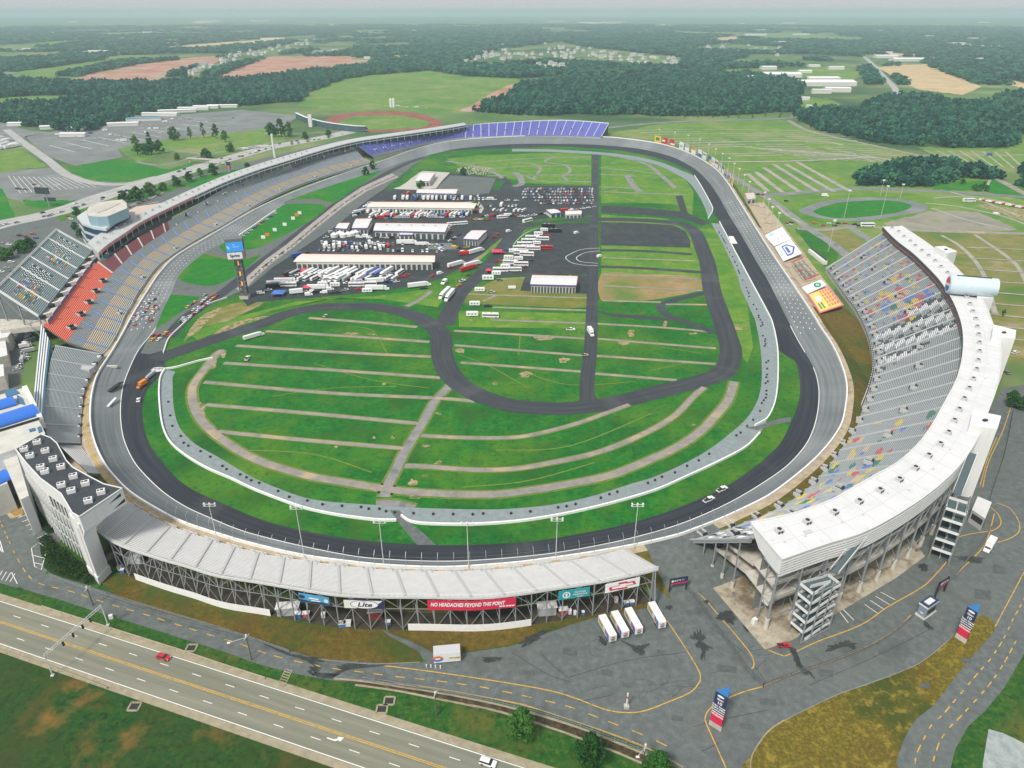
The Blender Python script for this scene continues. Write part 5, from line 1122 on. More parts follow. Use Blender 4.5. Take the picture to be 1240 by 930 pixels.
for dz in(-0.5,-1.3):mb.bar((F0[0],F0[1],F0[2]+dz),(R0[0],R0[1],R0[2]+dz),0.5,0.4)
for t in range(0,24):a=lerp(F0,R0,t/24);b=lerp(F0,R0,(t+.5)/24);mb.bar((a[0],a[1],a[2]-0.5),(b[0],b[1],b[2]-1.3),0.2)
mb.build('raking_beam',M_frame,rs)
mb=MB();h0,h1=lerp(Fw[6],Rw[6],0.3),lerp(Fw[6],Rw[6],0.95);g0,g1=lerp(Fw[30],Rw[30],0.3),lerp(Fw[30],Rw[30],0.95)
mb.prism([h0[:2],h1[:2],g1[:2],g0[:2]],0.1,5.2,0);mb.build('ground_floor_block',M_greyw,rs)
mb=MB();h0,h1=lerp(Fw[2],Rw[2],0.45),lerp(Fw[2],Rw[2],0.97);g0,g1=lerp(Fw[20],Rw[20],0.45),lerp(Fw[20],Rw[20],0.97)
for z,t in((6.2,0.42),(11.5,0.6)):
 h0,g0=lerp(Fw[2],Rw[2],t),lerp(Fw[20],Rw[20],t)
 for A_ in([h0,h1,g1,g0],):mb.prism([q[:2]for q in A_],z,z+0.5,0,bottom=True)
 mb.bar((h0[0],h0[1],z+1),(h1[0],h1[1],z+1),0.15,1.1,0)
mb.build('concourse_floor',M_slab,rs)
p=G(931,752);mb=MB();mb.box((p[0]-1,p[1]+2,6.7),(3,3,2.6),0.5);mb.build('kiosk',M_wpanel,rs)
p=G(913,755);mb=MB();mb.box(p,(1.6,1.2,2.2),0.5);o=mb.build('utility_cabinet',M_wpanel,origin=p);tag(o,'white utility cabinet on the concrete pad under the roofed stand','cabinet')
def stair_tower(parent,base,ang,wid,dep,levels,top,name='stair_tower',lands=True):
 """switchback stair in an open steel frame: pale stringers, dark treads"""
 c,s=cos(ang),sin(ang)
 Q=lambda a,b,z:(base[0]+c*a-s*b,base[1]+s*a+c*b,z)
 fr=MB();hL=top/levels
 for a in(-wid/2,-wid/6,wid/6,wid/2):
  for b in(-dep/2,dep/2):fr.bar(Q(a,b,0),Q(a,b,top+1.5),0.35)
 for j in range(levels+1):
  for b in(-dep/2,dep/2):fr.bar(Q(-wid/2,b,j*hL),Q(wid/2,b,j*hL),0.2)
 o=fr.build(name,M_frame,parent)
 for j in range(levels):
  z0=j*hL;zm=z0+hL/2;z1=z0+hL
  for lane,(za,zb,a0,a1)in enumerate(((z0,zm,-wid*.36,wid*.36),(zm,z1,wid*.36,-wid*.36))):
   b0=-dep/4 if lane==0 else dep/4;w_=dep*0.44
   fl=MB();n=12
   for i in range(n):
    a_=a0+(a1-a0)*i/n;a2=a0+(a1-a0)*(i+1)/n;z=za+(zb-za)*(i+1)/n
    fl.hull8([Q(min(a_,a2),b0-w_/2,z-.15),Q(max(a_,a2),b0-w_/2,z-.15),Q(max(a_,a2),b0+w_/2,z-.15),Q(min(a_,a2),b0+w_/2,z-.15)],[Q(min(a_,a2),b0-w_/2,z),Q(max(a_,a2),b0-w_/2,z),Q(max(a_,a2),b0+w_/2,z),Q(min(a_,a2),b0+w_/2,z)],0)
   for e in(-1,1):fl.bar(Q(a0,b0+e*w_/2,za+0.45),Q(a1,b0+e*w_/2,zb+0.45),0.12,1.25,1)
   fl.build('stair_flight',[M_slate,M_wpanel],o)
  for a_,z in((wid*.43,zm),(-wid*.43,z1)):
   ld=MB();ww=wid*.15
   ld.hull8([Q(a_-ww/2,-dep/2,z-.2),Q(a_+ww/2,-dep/2,z-.2),Q(a_+ww/2,dep/2,z-.2),Q(a_-ww/2,dep/2,z-.2)],[Q(a_-ww/2,-dep/2,z),Q(a_+ww/2,-dep/2,z),Q(a_+ww/2,dep/2,z),Q(a_-ww/2,dep/2,z)],0)
   sgn=1 if a_>0 else-1
   ld.bar(Q(a_+sgn*ww/2,-dep/2,z+.55),Q(a_+sgn*ww/2,dep/2,z+.55),0.12,1.1,1)
   for e in(-1,1):ld.bar(Q(a_-ww/2,e*dep/2,z+.55),Q(a_+ww/2,e*dep/2,z+.55),0.12,1.1,1)
   ld.build('landing',[M_slate,M_wpanel],o)
 return o
b1,b2=G(962,781),G(1008,757);ang1=atan2(b2[1]-b1[1],b2[0]-b1[0])
bc=lerp(b1,b2,0.5);stair_tower(rs,(bc[0]-1.0,bc[1]+2.0,0),ang1,13,5.2,5,20.5)
p0=(bc[0]+4,bc[1]+5,22);p1=G(1045,650,26);mb=MB();mb.bar(p0,p1,1.8,0.3,0);d_=(Vector(p1)-Vector(p0));s_=Vector((-d_.y,d_.x,0)).normalized()*1.3
for e in(-1,1):mb.bar(tuple(Vector(p0)+s_*e+Vector((0,0,.7))),tuple(Vector(p1)+s_*e+Vector((0,0,.7))),0.15,1.2,1)
mb.build('stair_bridge',[M_slate,M_wpanel],rs)
b1,b2=G(1128,683),G(1152,665);ang2=atan2(b2[1]-b1[1],b2[0]-b1[0]);bc=lerp(b1,b2,0.5)
stair_tower(rs,(bc[0]+0.5,bc[1]+2,0),ang2+0.35,11.5,6.5,5,22.5)
p0=(bc[0]+2,bc[1]+6,24);p1=G(1178,549,30);mb=MB();mb.bar(p0,p1,2.6,0.3,0);d_=(Vector(p1)-Vector(p0));s_=Vector((-d_.y,d_.x,0)).normalized()*1.4
for e in(-1,1):mb.bar(tuple(Vector(p0)+s_*e+Vector((0,0,.7))),tuple(Vector(p1)+s_*e+Vector((0,0,.7))),0.15,1.3,1)
mb.build('stair_bridge',[M_slate,M_wpanel],rs)
def lift(tops,z,name='lift_tower',base=0):
 P_=[G(x,y,z)[:2]for x,y in tops];mb=MB();mb.prism(P_,base,z)
 cx=sum(p[0]for p in P_)/4;cy_=sum(p[1]for p in P_)/4
 for a,b in zip(P_,P_[1:]+P_[:1]):mb.bar((*lerp((*a,0),(cx,cy_,0),.03)[:2],z+.2),(*lerp((*b,0),(cx,cy_,0),.03)[:2],z+.2),0.4,0.5)
 mb.box((cx,cy_,z),(1.8,1.2,0.7),0.3,1)
 return mb.build(name,[M_wpanel,M_dark],rs)
lift([(1178,498),(1212,504.5),(1207,521),(1174,516)],33.0);lift([(1203,394),(1230,400.5),(1229,411),(1201,408)],33.0);lift([(1132,299),(1144,298.5),(1159,305),(1147,307.5)],33.5)
p=[G(x,y)[:2]for x,y in((1160,645),(1190,655),(1200,625),(1172,618))]
mb=MB();zz=6.0;P_=[G(x,y,zz)[:2]for x,y in((1177,617),(1193,628),(1201,608),(1184,601))];mb.prism(P_,0,zz,0,1);mb.build('lobby',[M_greyw,M_roofw],rs)
q=MB();a_,b_=P_[0],P_[1];q.quad((*lerp((*a_,0),(*b_,0),.1)[:2],2.2),(*lerp((*a_,0),(*b_,0),.9)[:2],2.2),(*lerp((*a_,0),(*b_,0),.9)[:2],4.8),(*lerp((*a_,0),(*b_,0),.1)[:2],4.8));q.v=[(v[0]-.0,v[1]-.08,v[2])for v in q.v];q.build('lobby_window',M_dark,rs)
c0,c1=G(1149,344,36),G(1206,349,36)
cn=thing('can_billboard','giant pale blue drink can shaped billboard lying over the roof edge','billboard',(c0[0],c0[1],30))
q=MB();q.tube(c0,c1,5.6,None,32);q.tube(lerp(c0,c1,-0.02),lerp(c0,c1,0.0),5.0,5.6,32);q.build('can',plain('pale_blue_metal',(0.55,0.66,0.72),0.35,0.1,var=0.06,vscale=0.3),cn)
ax=(Vector(c1)-Vector(c0)).normalized();uu=Vector((0,0,1));ss=ax.cross(uu).normalized();e0=Vector(lerp(c0,c1,-0.02))-ax*0.06
def disc(r0,mat,parent,dz=0,lo=-1,hi=1,nm='emblem',wave=0):
 q=MB();N_=28
 for i in range(N_):
  t0,t1=-1+2*i/N_,-1+2*(i+1)/N_
  f=lambda t,lim:max(-sqrt(max(0,1-t*t)),min(sqrt(max(0,1-t*t)),lim+wave*sin(t*3)))
  a0,a1,b0_,b1_=f(t0,lo),f(t1,lo),f(t0,hi),f(t1,hi)
  q.quad(*[tuple(e0-ax*dz+ss*t*r0+uu*h*r0)for t,h in((t0,a0),(t1,a1),(t1,b1_),(t0,b0_))])
 return q.build(nm,mat,parent)
disc(4.7,M_white,cn);disc(4.2,SM['red'],cn,0.05,0.18,2,wave=0.12);disc(4.2,plain('emblem_blue',(0.03,0.12,0.42),0.5),cn,0.05,-2,-0.18,wave=0.12)
q=MB();q.bar(lerp((c0[0],c0[1],41.7),(c1[0],c1[1],41.7),.12),lerp((c0[0],c0[1],41.7),(c1[0],c1[1],41.7),.85),0.8,0.5);q.build('top_rail',M_dark,cn)
q=MB();P_=[G(x,y,31)[:2]for x,y in((1183,352),(1203,352),(1203,362),(1183,362))];q.prism(P_,0,31.5);q.build('support',M_wpanel,cn)
q=MB();P_=[G(x,y,31)[:2]for x,y in((1165,350),(1182,350),(1182,354),(1165,354))];q.prism(P_,30.1,31.5);q.build('cradle',M_dark,cn)
# ============================================================ 2. low grandstand of the near turn
ns=thing('turn_grandstand','low curved grandstand of pale aluminium benches on open steel framing, nearest to the camera','grandstand',G(480,757))
F2=[(150,604,6.6),(175,619,6.6),(200,634,6.6),(217,641,6.6),(250,652,6.6),(310,669.5,6.6),(367,679,6.6),(410,685,6.6),(450,689,6.6),(485,691,6.6),(520,692,6.6),(560,692,6.6),(620,688.5,6.6),(650,684.5,6.6),(710,676,6.6),(755,665.5,6.6)]
R2=[(112,634,14.5),(122,646,14.5),(145,660,14.5),(190,675.5,14.5),(225,685.5,14.5),(262,697,14.5),(310,704.5,14.5),(360,713,14.5),(405,720,14.5),(450,722.5,14.5),(510,723,14.5),(575,724,14.5),(620,720.5,14.5),(670,713,14.5),(730,704,14.5),(770,695.5,14.5),(797,689,14.5)]
nF,nR,o=deck(F2,R2,24,120,ns,lambda u,v:SI['alul'],tread=SI['treadl'],frac=(0.3,0.8))
M_aisleg=plain('worn_aisle',(0.47,0.465,0.45),0.8)
for k in range(0,121,6):aisle(nF[k],lerp(nF[k],nR[k],0.99),0.8,ns,M_aisleg,z=0.46)
mb=MB()
for a,b in zip(nR,nR[1:]):
 mb.bar((a[0],a[1],15.7),(b[0],b[1],15.7),0.12);mb.bar((a[0],a[1],15.2),(b[0],b[1],15.2),0.08);mb.bar((a[0],a[1],14.3),(b[0],b[1],14.3),0.25,0.9)
for k in range(0,121):mb.bar((nR[k][0],nR[k][1],14.3),(nR[k][0],nR[k][1],15.7),0.1)
mb.build('rear_railing',M_alul,ns)
for k in range(6,120,6):
 mb=MB()
 for e in(-1,1):
  a=nF[k+e];b=lerp(nF[k+e],nR[k+e],0.1);mb.bar((a[0],a[1],a[2]+1.3),(b[0],b[1],b[2]+1.1),0.16);mb.bar((a[0],a[1],a[2]-0.5),(a[0],a[1],a[2]+1.3),0.16)
 a,b=nF[k-2],nF[k+2];mb.bar((a[0],a[1],a[2]+0.5),(b[0],b[1],b[2]+0.5),0.2,1.2);mb.build('front_rail',M_lightsteel,ns)
Rg=[(p[0],p[1],0)for p in nR]
n_=0
for k in range(8,121,3):
 p=nR[k];m_=lerp(nR[k],nF[k],0.42);mb=MB()
 mb.bar((p[0],p[1],0),(p[0],p[1],14.2),0.34);mb.bar((m_[0],m_[1],0),(m_[0],m_[1],m_[2]-0.8),0.3)
 mb.bar((p[0],p[1],4),(m_[0],m_[1],10),0.16);mb.bar((p[0],p[1],13.6),(m_[0],m_[1],m_[2]-1),0.25);mb.bar((p[0],p[1],8.2),(m_[0],m_[1],8.2),0.16)
 if k+3<121:
  r_=nR[k+3];mb.bar((p[0],p[1],9.4),(r_[0],r_[1],9.4),0.18)
  if(k//3)%2:mb.bar((p[0],p[1],9.4),(r_[0],r_[1],13.8),0.16);mb.bar((p[0],p[1],0.6),(r_[0],r_[1],9.2),0.16)
  else:mb.bar((p[0],p[1],13.8),(r_[0],r_[1],9.4),0.16);mb.bar((p[0],p[1],9.2),(r_[0],r_[1],0.6),0.16)
 mb.build('frame_bay',M_frame,ns);n_+=1
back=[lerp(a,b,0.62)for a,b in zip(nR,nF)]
mb=MB();mb.strip([(p[0],p[1],0)for p in back],[(p[0],p[1],9.0)for p in back]);mb.build('shade_backing',plain('shade_dark_wall',(0.06,0.058,0.05),0.9,var=0.4,vscale=0.3),ns)  # added dark wall: the gloom beneath the stand is put into its colour
structure(MB().strip([(p[0],p[1],0.075)for p in nR],[(p[0],p[1],0.075)for p in back]).build('understand_shade',plain('shade_dark_ground',(0.05,0.042,0.03),0.9,var=0.4,vscale=0.3)))  # ground beneath the stand, coloured dark to stand for the shade there
def board(x0,x1,nm,z0=0.1,z1=3.0,mat=None,out=0.3):
 ks=[k for k in range(121)if x0<=pix(nR[k][0],nR[k][1],0)[0]<=x1]
 L_=offset([nR[k]for k in ks],-out)
 mb=MB();L2=offset([nR[k]for k in ks],-out+0.12)
 for a,b,c,d in zip(L_,L_[1:],L2[1:],L2):mb.hull8([(p[0],p[1],z0)for p in(a,b,c,d)],[(p[0],p[1],z1)for p in(a,b,c,d)])
 return mb.build(nm,mat or M_white,ns)
board(163,332,'skirting_board');board(494,648,'skirting_board')
a,b=nR[120],G(792,738);mb=MB();mb.bar((a[0]-1,a[1],13.5),(b[0],b[1],0.2),1.6,0.3);mb.bar((a[0]-1.6,a[1],14.5),(b[0]-.6,b[1],1.2),0.12);mb.build('end_stair',M_frame,ns)
def under(x,y,s,mat,lab,cat,name,rz=0.1,extra=None):
 p=G(x,y);mb=MB();mb.box(p,s,rz,0);mb.box((p[0],p[1],p[2]+s[2]),(s[0]*1.12,s[1]*1.12,0.18),rz,1)
 o=mb.build(name,[mat,extra or M_wpanel],origin=p);tag(o,lab,cat);return o
M_bluebin=plain('blue_plastic',(0.06,0.17,0.42),0.5);M_redp=plain('red_plastic',(0.42,0.05,0.06),0.5)
M_awn=plain('awning_white',(0.7,0.72,0.7),0.6)
for x,y,s,m_,lab,cat,nm in((350,742,(7,3,3.4),M_greyw,'pale roofed kiosk under the low stand, left of the blue banner','kiosk','kiosk'),(662,742,(6,3,3.6),M_greyw,'pale roofed kiosk under the low stand, left of the teal banner','kiosk','kiosk'),(455,747,(4.5,2.5,3.2),plain('maroon_board',(0.2,0.03,0.03),0.7),'dark red booth under the oval beer sign','booth','booth'),(361,747,(2,1.5,1.8),M_bluebin,'blue crate under the low stand beneath the blue banner','crate','crate'),(371,746,(2.2,1.5,1.5),M_redp,'red crate beneath the blue banner under the stand','crate','crate'),(392,747,(1.2,1.2,1.6),M_wpanel,'white bin at the right of the blue banner under the stand','bin','bin'),(415,758,(2,1.5,1.5),M_bluebin,'blue crate on the brown grass at the stand foot','crate','crate'),(421,757,(2.2,1.6,1.5),M_wpanel,'white crate next to the blue one at the stand foot','crate','crate'),(470,755,(1.6,1.2,1.1),M_bluebin,'low blue bin under the right of the beer sign','bin','bin'),(682,742,(3,1.8,1.8),M_redp,'red cooler bench under the teal banner','bench','bench'),(690,743,(1,1,1.7),M_wpanel,'white drum right of the red cooler bench','drum','drum'),(696,744,(0.9,0.9,1.4),M_wpanel,'second white drum near the red cooler bench','drum','drum'),(706,744,(0.9,0.9,1.3),M_bluebin,'blue drum right of the white drums','drum','drum'),(746,729,(1.1,1.1,2),M_wpanel,'white cylinder bin under the red bow tie sign','bin','bin'),(758,732,(1.6,1.2,1.2),M_bluebin,'left blue bin of the pair at the right end of the low stand','bin','bin'),(765,731,(1.6,1.2,1.2),M_bluebin,'right blue bin of the pair at the right end of the low stand','bin','bin'),(146,690,(1.4,1.2,1.7),M_wpanel,'white bin beside the white pylon foot','bin','bin'),(149,693,(1.3,1.1,1.4),M_bluebin,'blue bin beside the white pylon foot','bin','bin'),(164,680,(5,3,3.4),M_awn,'pale flat roofed stall at the left end of the low stand','stall','stall')):
 under(x,y,s,m_,lab,cat,nm)
# ============================================================ 3. lettering and banners
def letters(txt,size,origin,right,up,mat,parent,depth=0.02,align='CENTER',shear=0.0,sx=1.0,bold=0.0,fit=None):
 cu=bpy.data.curves.new('lettering','FONT');cu.body=txt;cu.size=size;cu.align_x=align;cu.align_y='CENTER';cu.extrude=depth;cu.shear=shear;cu.offset=bold
 tmp=bpy.data.objects.new('tmp',cu);COL.objects.link(tmp);dg_=bpy.context.evaluated_depsgraph_get()
 me=bpy.data.meshes.new_from_object(tmp.evaluated_get(dg_));bpy.data.objects.remove(tmp,do_unlink=True);me.materials.clear();me.materials.append(mat);me.name='lettering'
 o=bpy.data.objects.new('lettering',me);COL.objects.link(o)
 if fit:sx=fit/(max(v.co.x for v in me.vertices)-min(v.co.x for v in me.vertices))
 r=Vector(right).normalized();u=Vector(up).normalized();n=r.cross(u).normalized();u=n.cross(r)
 Mx=Matrix(((r.x*sx,u.x,n.x,origin[0]),(r.y*sx,u.y,n.y,origin[1]),(r.z*sx,u.z,n.z,origin[2]),(0,0,0,1)))
 if parent is not None:
  w0=wloc(parent);Mx.translation-=w0;o.parent=parent
 o.matrix_local=Mx if parent is not None else Mx
 return o
def banner(x0,x1,z0,z1,mat,label,name='banner',out=0.7,line=None,bend=None):
 line=line or nR
 ks=[k for k in range(len(line))if x0<=pix(line[k][0],line[k][1],12)[0]<=x1]
 L_=offset([line[k]for k in ks],-out)
 if bend:kk=min(range(len(L_)),key=lambda k:abs(pix(*L_[k])[0]-bend));L_=[L_[0],L_[kk],L_[-1]]
 else:
  a_,b_=L_[0],L_[-1];sag=max(math.dist(p,lerp(a_,b_,i/(len(L_)-1)))for i,p in enumerate(L_));L_=offset([a_,b_],-min(sag,0.8))
 L2=offset(L_,0.1)
 t=thing(name,label,'banner',(L_[0][0],L_[0][1],z0))
 mb=MB()
 for a,b,c,d in zip(L_,L_[1:],L2[1:],L2):mb.hull8([(p[0],p[1],z0)for p in(a,b,c,d)],[(p[0],p[1],z1)for p in(a,b,c,d)])
 mb.build('panel',mat,t)
 a,b=Vector(L_[0]),Vector(L_[-1]);r=(b-a);r.z=0
 n=Vector((r.y,-r.x,0)).normalized();c=(a+b)/2+n*0.12;c.z=(z0+z1)/2
 return t,c,r,n,L_
M_bred=plain('red_vinyl',(0.62,0.02,0.07),0.5);M_bblue=plain('blue_vinyl',(0.08,0.33,0.55),0.5,var=0.25,vscale=0.3);M_bteal=plain('teal_vinyl',(0.02,0.32,0.36),0.5);M_bnavy=plain('navy_vinyl',(0.025,0.035,0.10),0.5);M_wv=plain('white_vinyl',(0.8,0.8,0.8),0.5)
M_bgreyw=plain('pale_vinyl',(0.72,0.72,0.68),0.5)
Z=Vector((0,0,1))
def flatshape(pts,c,r,n,mat,parent,nm='emblem',dz=0.05):
 r=Vector(r).normalized();mb=MB();i=len(mb.v)
 W_=[tuple(Vector(c)+r*x+Z*y+Vector(n)*dz)for x,y in pts]
 mb.v=W_
 for t in tessellate_polygon([[Vector((x,y,0))for x,y in pts]]):mb.f.append(t);mb.m.append(0)
 return mb.build(nm,mat,parent)
def ell(a,b,cx=0,cy=0,n=28,tilt=0):return[(cx+a*cos(2*pi*k/n)*cos(tilt)-b*sin(2*pi*k/n)*sin(tilt),cy+a*cos(2*pi*k/n)*sin(tilt)+b*sin(2*pi*k/n)*cos(tilt))for k in range(n)]
t,c,r,n,L_=banner(361,403,10.0,13.6,M_bblue,'pale blue picture banner hanging on the frame of the low stand')
flatshape([(-1.8,.2),(1.6,.2),(1.8,.75),(-1.6,.75)],c,r,n,M_wv,t,'artwork');flatshape([(-1.0,-.6),(2.2,-.6),(2.3,-.2),(-.9,-.2)],c,r,n,M_wv,t,'artwork');flatshape([(-5.5,-1.5),(5.5,-1.5),(5.5,-1.0),(2,-0.6),(-1,-1.0),(-5.5,-0.5)],c,r,n,M_bnavy,t,'artwork')
flatshape(ell(1.1,0.7,-4.2,0.6),c,r,n,M_bnavy,t,'artwork');flatshape(ell(0.8,0.8,4.3,0.3),c,r,n,plain('pale_blue_print',(0.5,0.7,0.8),0.5),t,'artwork')
t,c,r,n,L_=banner(418.5,466,10.0,13.7,M_bnavy,'navy beer sign with a big white oval on the stand frame','beer_sign')
flatshape([(-6.6,1.75),(6.0,1.75),(4.5,0.4),(0,-0.2),(-3,-1.75),(-6.6,-1.75)],c,r,n,M_bgreyw,t);flatshape(ell(4.6,1.75),c,r,n,M_bnavy,t,dz=0.07);flatshape(ell(4.35,1.6),c,r,n,M_wv,t,dz=0.09)
letters('Lite',2.5,c+n*.12-Z*0.1,r,Z,M_bnavy,t,shear=0.25,bold=0.06,sx=1.25);letters('Miller',0.7,c+n*.12+Z*1.2,r,Z,SM['red'],t,shear=0.2)
t,c,r,n,L_=banner(515.5,624.5,9.7,13.8,M_bred,'long red banner reading no headaches beyond this point','slogan_banner',bend=570)
msg='NO HEADACHES BEYOND THIS POINT'
mid_k=1
aL,bL=Vector(L_[0]),Vector(L_[mid_k]);aR,bR=Vector(L_[mid_k]),Vector(L_[-1])
for txt,a,b,f in(('NO HEADACHES BEY',aL,bL,0.53),('OND THIS POINT',aR,bR,0.365)):
 rr=(b-a);rr.z=0;nn=Vector((rr.y,-rr.x,0)).normalized();ln_=rr.length
 letters(txt,2.1,a+rr*f+nn*0.15+Z*(12.1-a.z),rr,Z,M_wv,t,shear=0.25,bold=0.07,fit=ln_*(0.95 if txt.startswith('NO')else 0.76))
rr=bR-aR;rr.z=0;nn=Vector((rr.y,-rr.x,0)).normalized();[flatshape([(x,-.28),(x+w_,-.28),(x+w_+.12,.28),(x+.12,.28)],aR+rr*.8+Z*(10.75-aR.z),rr,nn,M_wv,t,'small_print',.12)for x,w_ in((-2.6,.9),(-1.55,.8),(-.4,.7),(.45,.9),(1.5,.8))]
t,c,r,n,L_=banner(671,717.5,9.8,13.7,M_bteal,'teal banner with a white round emblem on the low stand','teal_banner')
flatshape(ell(1.35,1.35,-2.6,0),c,r,n,M_wv,t);flatshape(ell(0.95,0.95,-2.6,0),c,r,n,M_bteal,t,dz=0.08);flatshape([(-2.8,-.9),(-2.4,-.9),(-2.2,.3),(-2.6,.9),(-3.0,.3)],c,r,n,M_wv,t,dz=0.1)
letters('Carolinas',1.0,c+n*.06+r.normalized()*2.0+Z*0.75,r,Z,M_wv,t);letters('HealthCare',1.0,c+n*.06+r.normalized()*2.0-Z*0.25,r,Z,M_wv,t);letters('System',0.7,c+n*.06+r.normalized()*2.0-Z*1.15,r,Z,M_wv,t)
t,c,r,n,L_=banner(731.5,775.5,9.8,13.7,M_wv,'white sign with a red bow tie outline at the right of the low stand','bowtie_sign')
bt=[(-4.6,-1.2),(-1.7,-1.2),(-1.5,-1.5),(1.9,-1.5),(1.4,-0.55),(4.9,-0.55),(4.2,1.0),(1.6,1.0),(1.4,1.5),(-1.7,1.5),(-1.3,0.4),(-4.9,0.4)]
flatshape(bt,c,r,n,M_bred,t);flatshape([(x*0.80,y*0.52)for x,y in bt],c,r,n,M_wv,t,dz=0.08)
# ============================================================ 4. main grandstand along the front straight
ms=thing('main_grandstand','very long main grandstand with orange, grey and tan seats under a white suite roof','grandstand',G(120,420))
B4=[(125,429,3),(134,419,3),(146,397,3),(152,382,3),(160,369,3),(166,356.5,3),(174,345,3),(184,331,3),(195,319,3),(216,304,3),(243,287.5,3),(268,274,3),(298,256,3),(315,245.5,3),(347,230,3),(370,221,3),(397,212,3),(421,205,3),(434,201,3),(452,196.5,3)]
C4=[(100,421,6.5),(109,407,6.5),(124,381,6.5),(137.5,360,6.5),(152.5,340,6.5),(166,322,6.5),(184,306,6.5),(230,277,6.5),(270.6,254.5,6.5),(311,233.5,6.5),(351,217.5,6.5),(391.6,204,6.5),(440,191,6.5)]
D4=[(81,414.5,9.5),(104,382.5,9.5),(121,354,9.5),(137.5,330,9.5),(149,319,9.5),(160,309,9.5),(171,301,9.5),(186,290.5,9.5),(220,269.5,9.5),(262,246.5,9.5),(300,226.5,9.5),(340,209,9.5),(380,196,9.5),(432,182.5,9.5)]
E4=[(53,395,15),(59,386,15),(85,353,15),(113,321,15),(128,315,15),(142.5,305,15),(165,289.5,15),(195,273,15),(234,250.5,15),(270.6,229,15),(311,210.5,15),(351,199,15),(391.6,187.5,15),(414,182,15),(429,178,15)]
def blend(A,B_,fr):return[lerp(p,q,fr)for p,q in zip(A,B_)]
NS=150
Bw,Cw,Dw,Ew=(resample(smooth(Gl(q),5),NS+1)for q in(B4,C4,D4,E4))
deck(Bw,Cw,12,NS,ms,lambda u,v:SI['tan']if v>0.4 else SI['alul2'],raw=True,sm=1,name='lower_seating')
deck(Cw,Dw,12,NS,ms,lambda u,v:SI['alu'],raw=True,sm=1,name='middle_seating')
def uE(x):return min(range(NS+1),key=lambda k:abs(pix(*Ew[k])[0]-x))/NS
uo,ur=uE(119),uE(203)
def colE(u,v):
 if u<uo:return SI['orange']
 if u<ur and v<0.98:return SI['dustred']
 return SI['alu']
deck(Dw,Ew,16,NS,ms,colE,raw=True,sm=1,name='upper_seating')
M_blueaisle=plain('blue_aisle_paint',(0.12,0.22,0.48),0.7)
for k in range(2,NS,5):
 q=lerp(Cw[k],Dw[k],0.75)
 mb=MB()
 for a,b,i0 in((Bw[k],Cw[k],0),(Cw[k],q,1)):
  d=Vector(b)-Vector(a);s=Vector((-d.y,d.x,0)).normalized()*0.55;e=Vector((0,0,0.5))
  mb.quad(*[tuple(Vector(v)+e+s*g)for v,g in((a,1),(a,-1),(b,-1),(b,1))])
 mb.build('aisle',M_blueaisle,ms)
for k in range(4,NS,5):
 if k/NS<uo-0.01:vom(Dw[k],Ew[k],0.14,ms,2.2,2.2)
 elif k/NS<ur:aisle(Dw[k],Ew[k],1.2,ms,M_aisle)
 else:aisle(lerp(Dw[k],Ew[k],0.02),lerp(Dw[k],Ew[k],.2),1.2,ms,SM['tan'])if k%2 else vom(Dw[k],Ew[k],0.5,ms,1.6,2)
for k in range(6,NS,9):vom(Bw[k],Cw[k],0.3,ms,1.0,1.4)if k%2 else None
mb=MB();lf=offset(Bw,-0.4)if False else Bw
mb.strip([(p[0],p[1],1.2)for p in Bw],[(p[0],p[1],3.6)for p in Bw]);mb.build('front_wall',M_aisle,ms)
ZS=22.0
F5=[(119,306),(130,296),(152.5,281),(167.5,270.5),(190,258.6),(230,239.5),(270.6,221),(311,206),(351,193.5),(393.6,180.5),(430,171.5),(465,166),(497,161.5),(535,156),(565,151)]
G5=[(106,294),(117,285),(135,275),(152,267),(190,248.5),(230,230),(270.6,213),(311,199),(351,187),(391,176),(425,168.3),(460,163),(495,158.5),(533,153),(562,148.5)]
sf,sr=resample(smooth(Gl(F5,ZS),5),121),resample(smooth(Gl(G5,ZS),5),121)
mb=MB();tp=lambda L_,z:[(p[0],p[1],z)for p in L_]
mb.strip(tp(sf,ZS),tp(sr,ZS));mb.strip(tp(sf,ZS-0.8),tp(sf,ZS));mb.strip(tp(sr,ZS),tp(sr,6));mb.strip(tp(sr,ZS-.8),tp(sf,ZS-.8))
for k in(0,120):mb.quad((*sf[k][:2],ZS),(*sr[k][:2],ZS),(*sr[k][:2],8),(*sf[k][:2],16))
mb.build('suite_roof',plain('suite_roof_membrane',(0.44,0.45,0.44),0.7,var=0.08,vscale=0.1),ms)
kp=[k for k in range(121)if pix(*sf[k])[0]<236];kg=[k for k in range(121)if 234<pix(*sf[k])[0]]
g1=[lerp(a,b,0.18)for a,b in zip(sf,sr)]
mb=MB();mb.strip(tp([sf[k]for k in kp],ZS-2.6),tp([sf[k]for k in kp],ZS-0.8));mb.build('pink_fascia',plain('faded_red_fascia',(0.58,0.17,0.19),0.6),ms)
mb=MB();mb.strip(tp(g1,15),tp(g1,ZS-0.8));mb.build('suite_glass',plain('suite_glazing',(0.025,0.05,0.06),0.15),ms)
mb=MB();sfo=[lerp(a,b,-0.02)for a,b in zip(sf,sr)];L_=[sfo[k]for k in kg];mb.strip(tp(L_,ZS-3.3),tp(L_,ZS-2.4));mb.strip(tp(L_,ZS-.5),tp(L_,ZS+.1));mb.build('white_fascia',M_wpanel,ms)
mb=MB();L_=[lerp(sf[k],sr[k],0.0)for k in kg];mb.strip(tp(L_,ZS-2.4),tp(L_,ZS-0.8));mb.build('glass_band',plain('teal_glazing',(0.03,0.11,0.12),0.2),ms)
for k in range(1,121,2):
 a=sf[k];q=MB();q.bar((a[0],a[1],14.6),(a[0],a[1],ZS-0.8),0.35);q.build('roof_post',M_wpanel,ms)
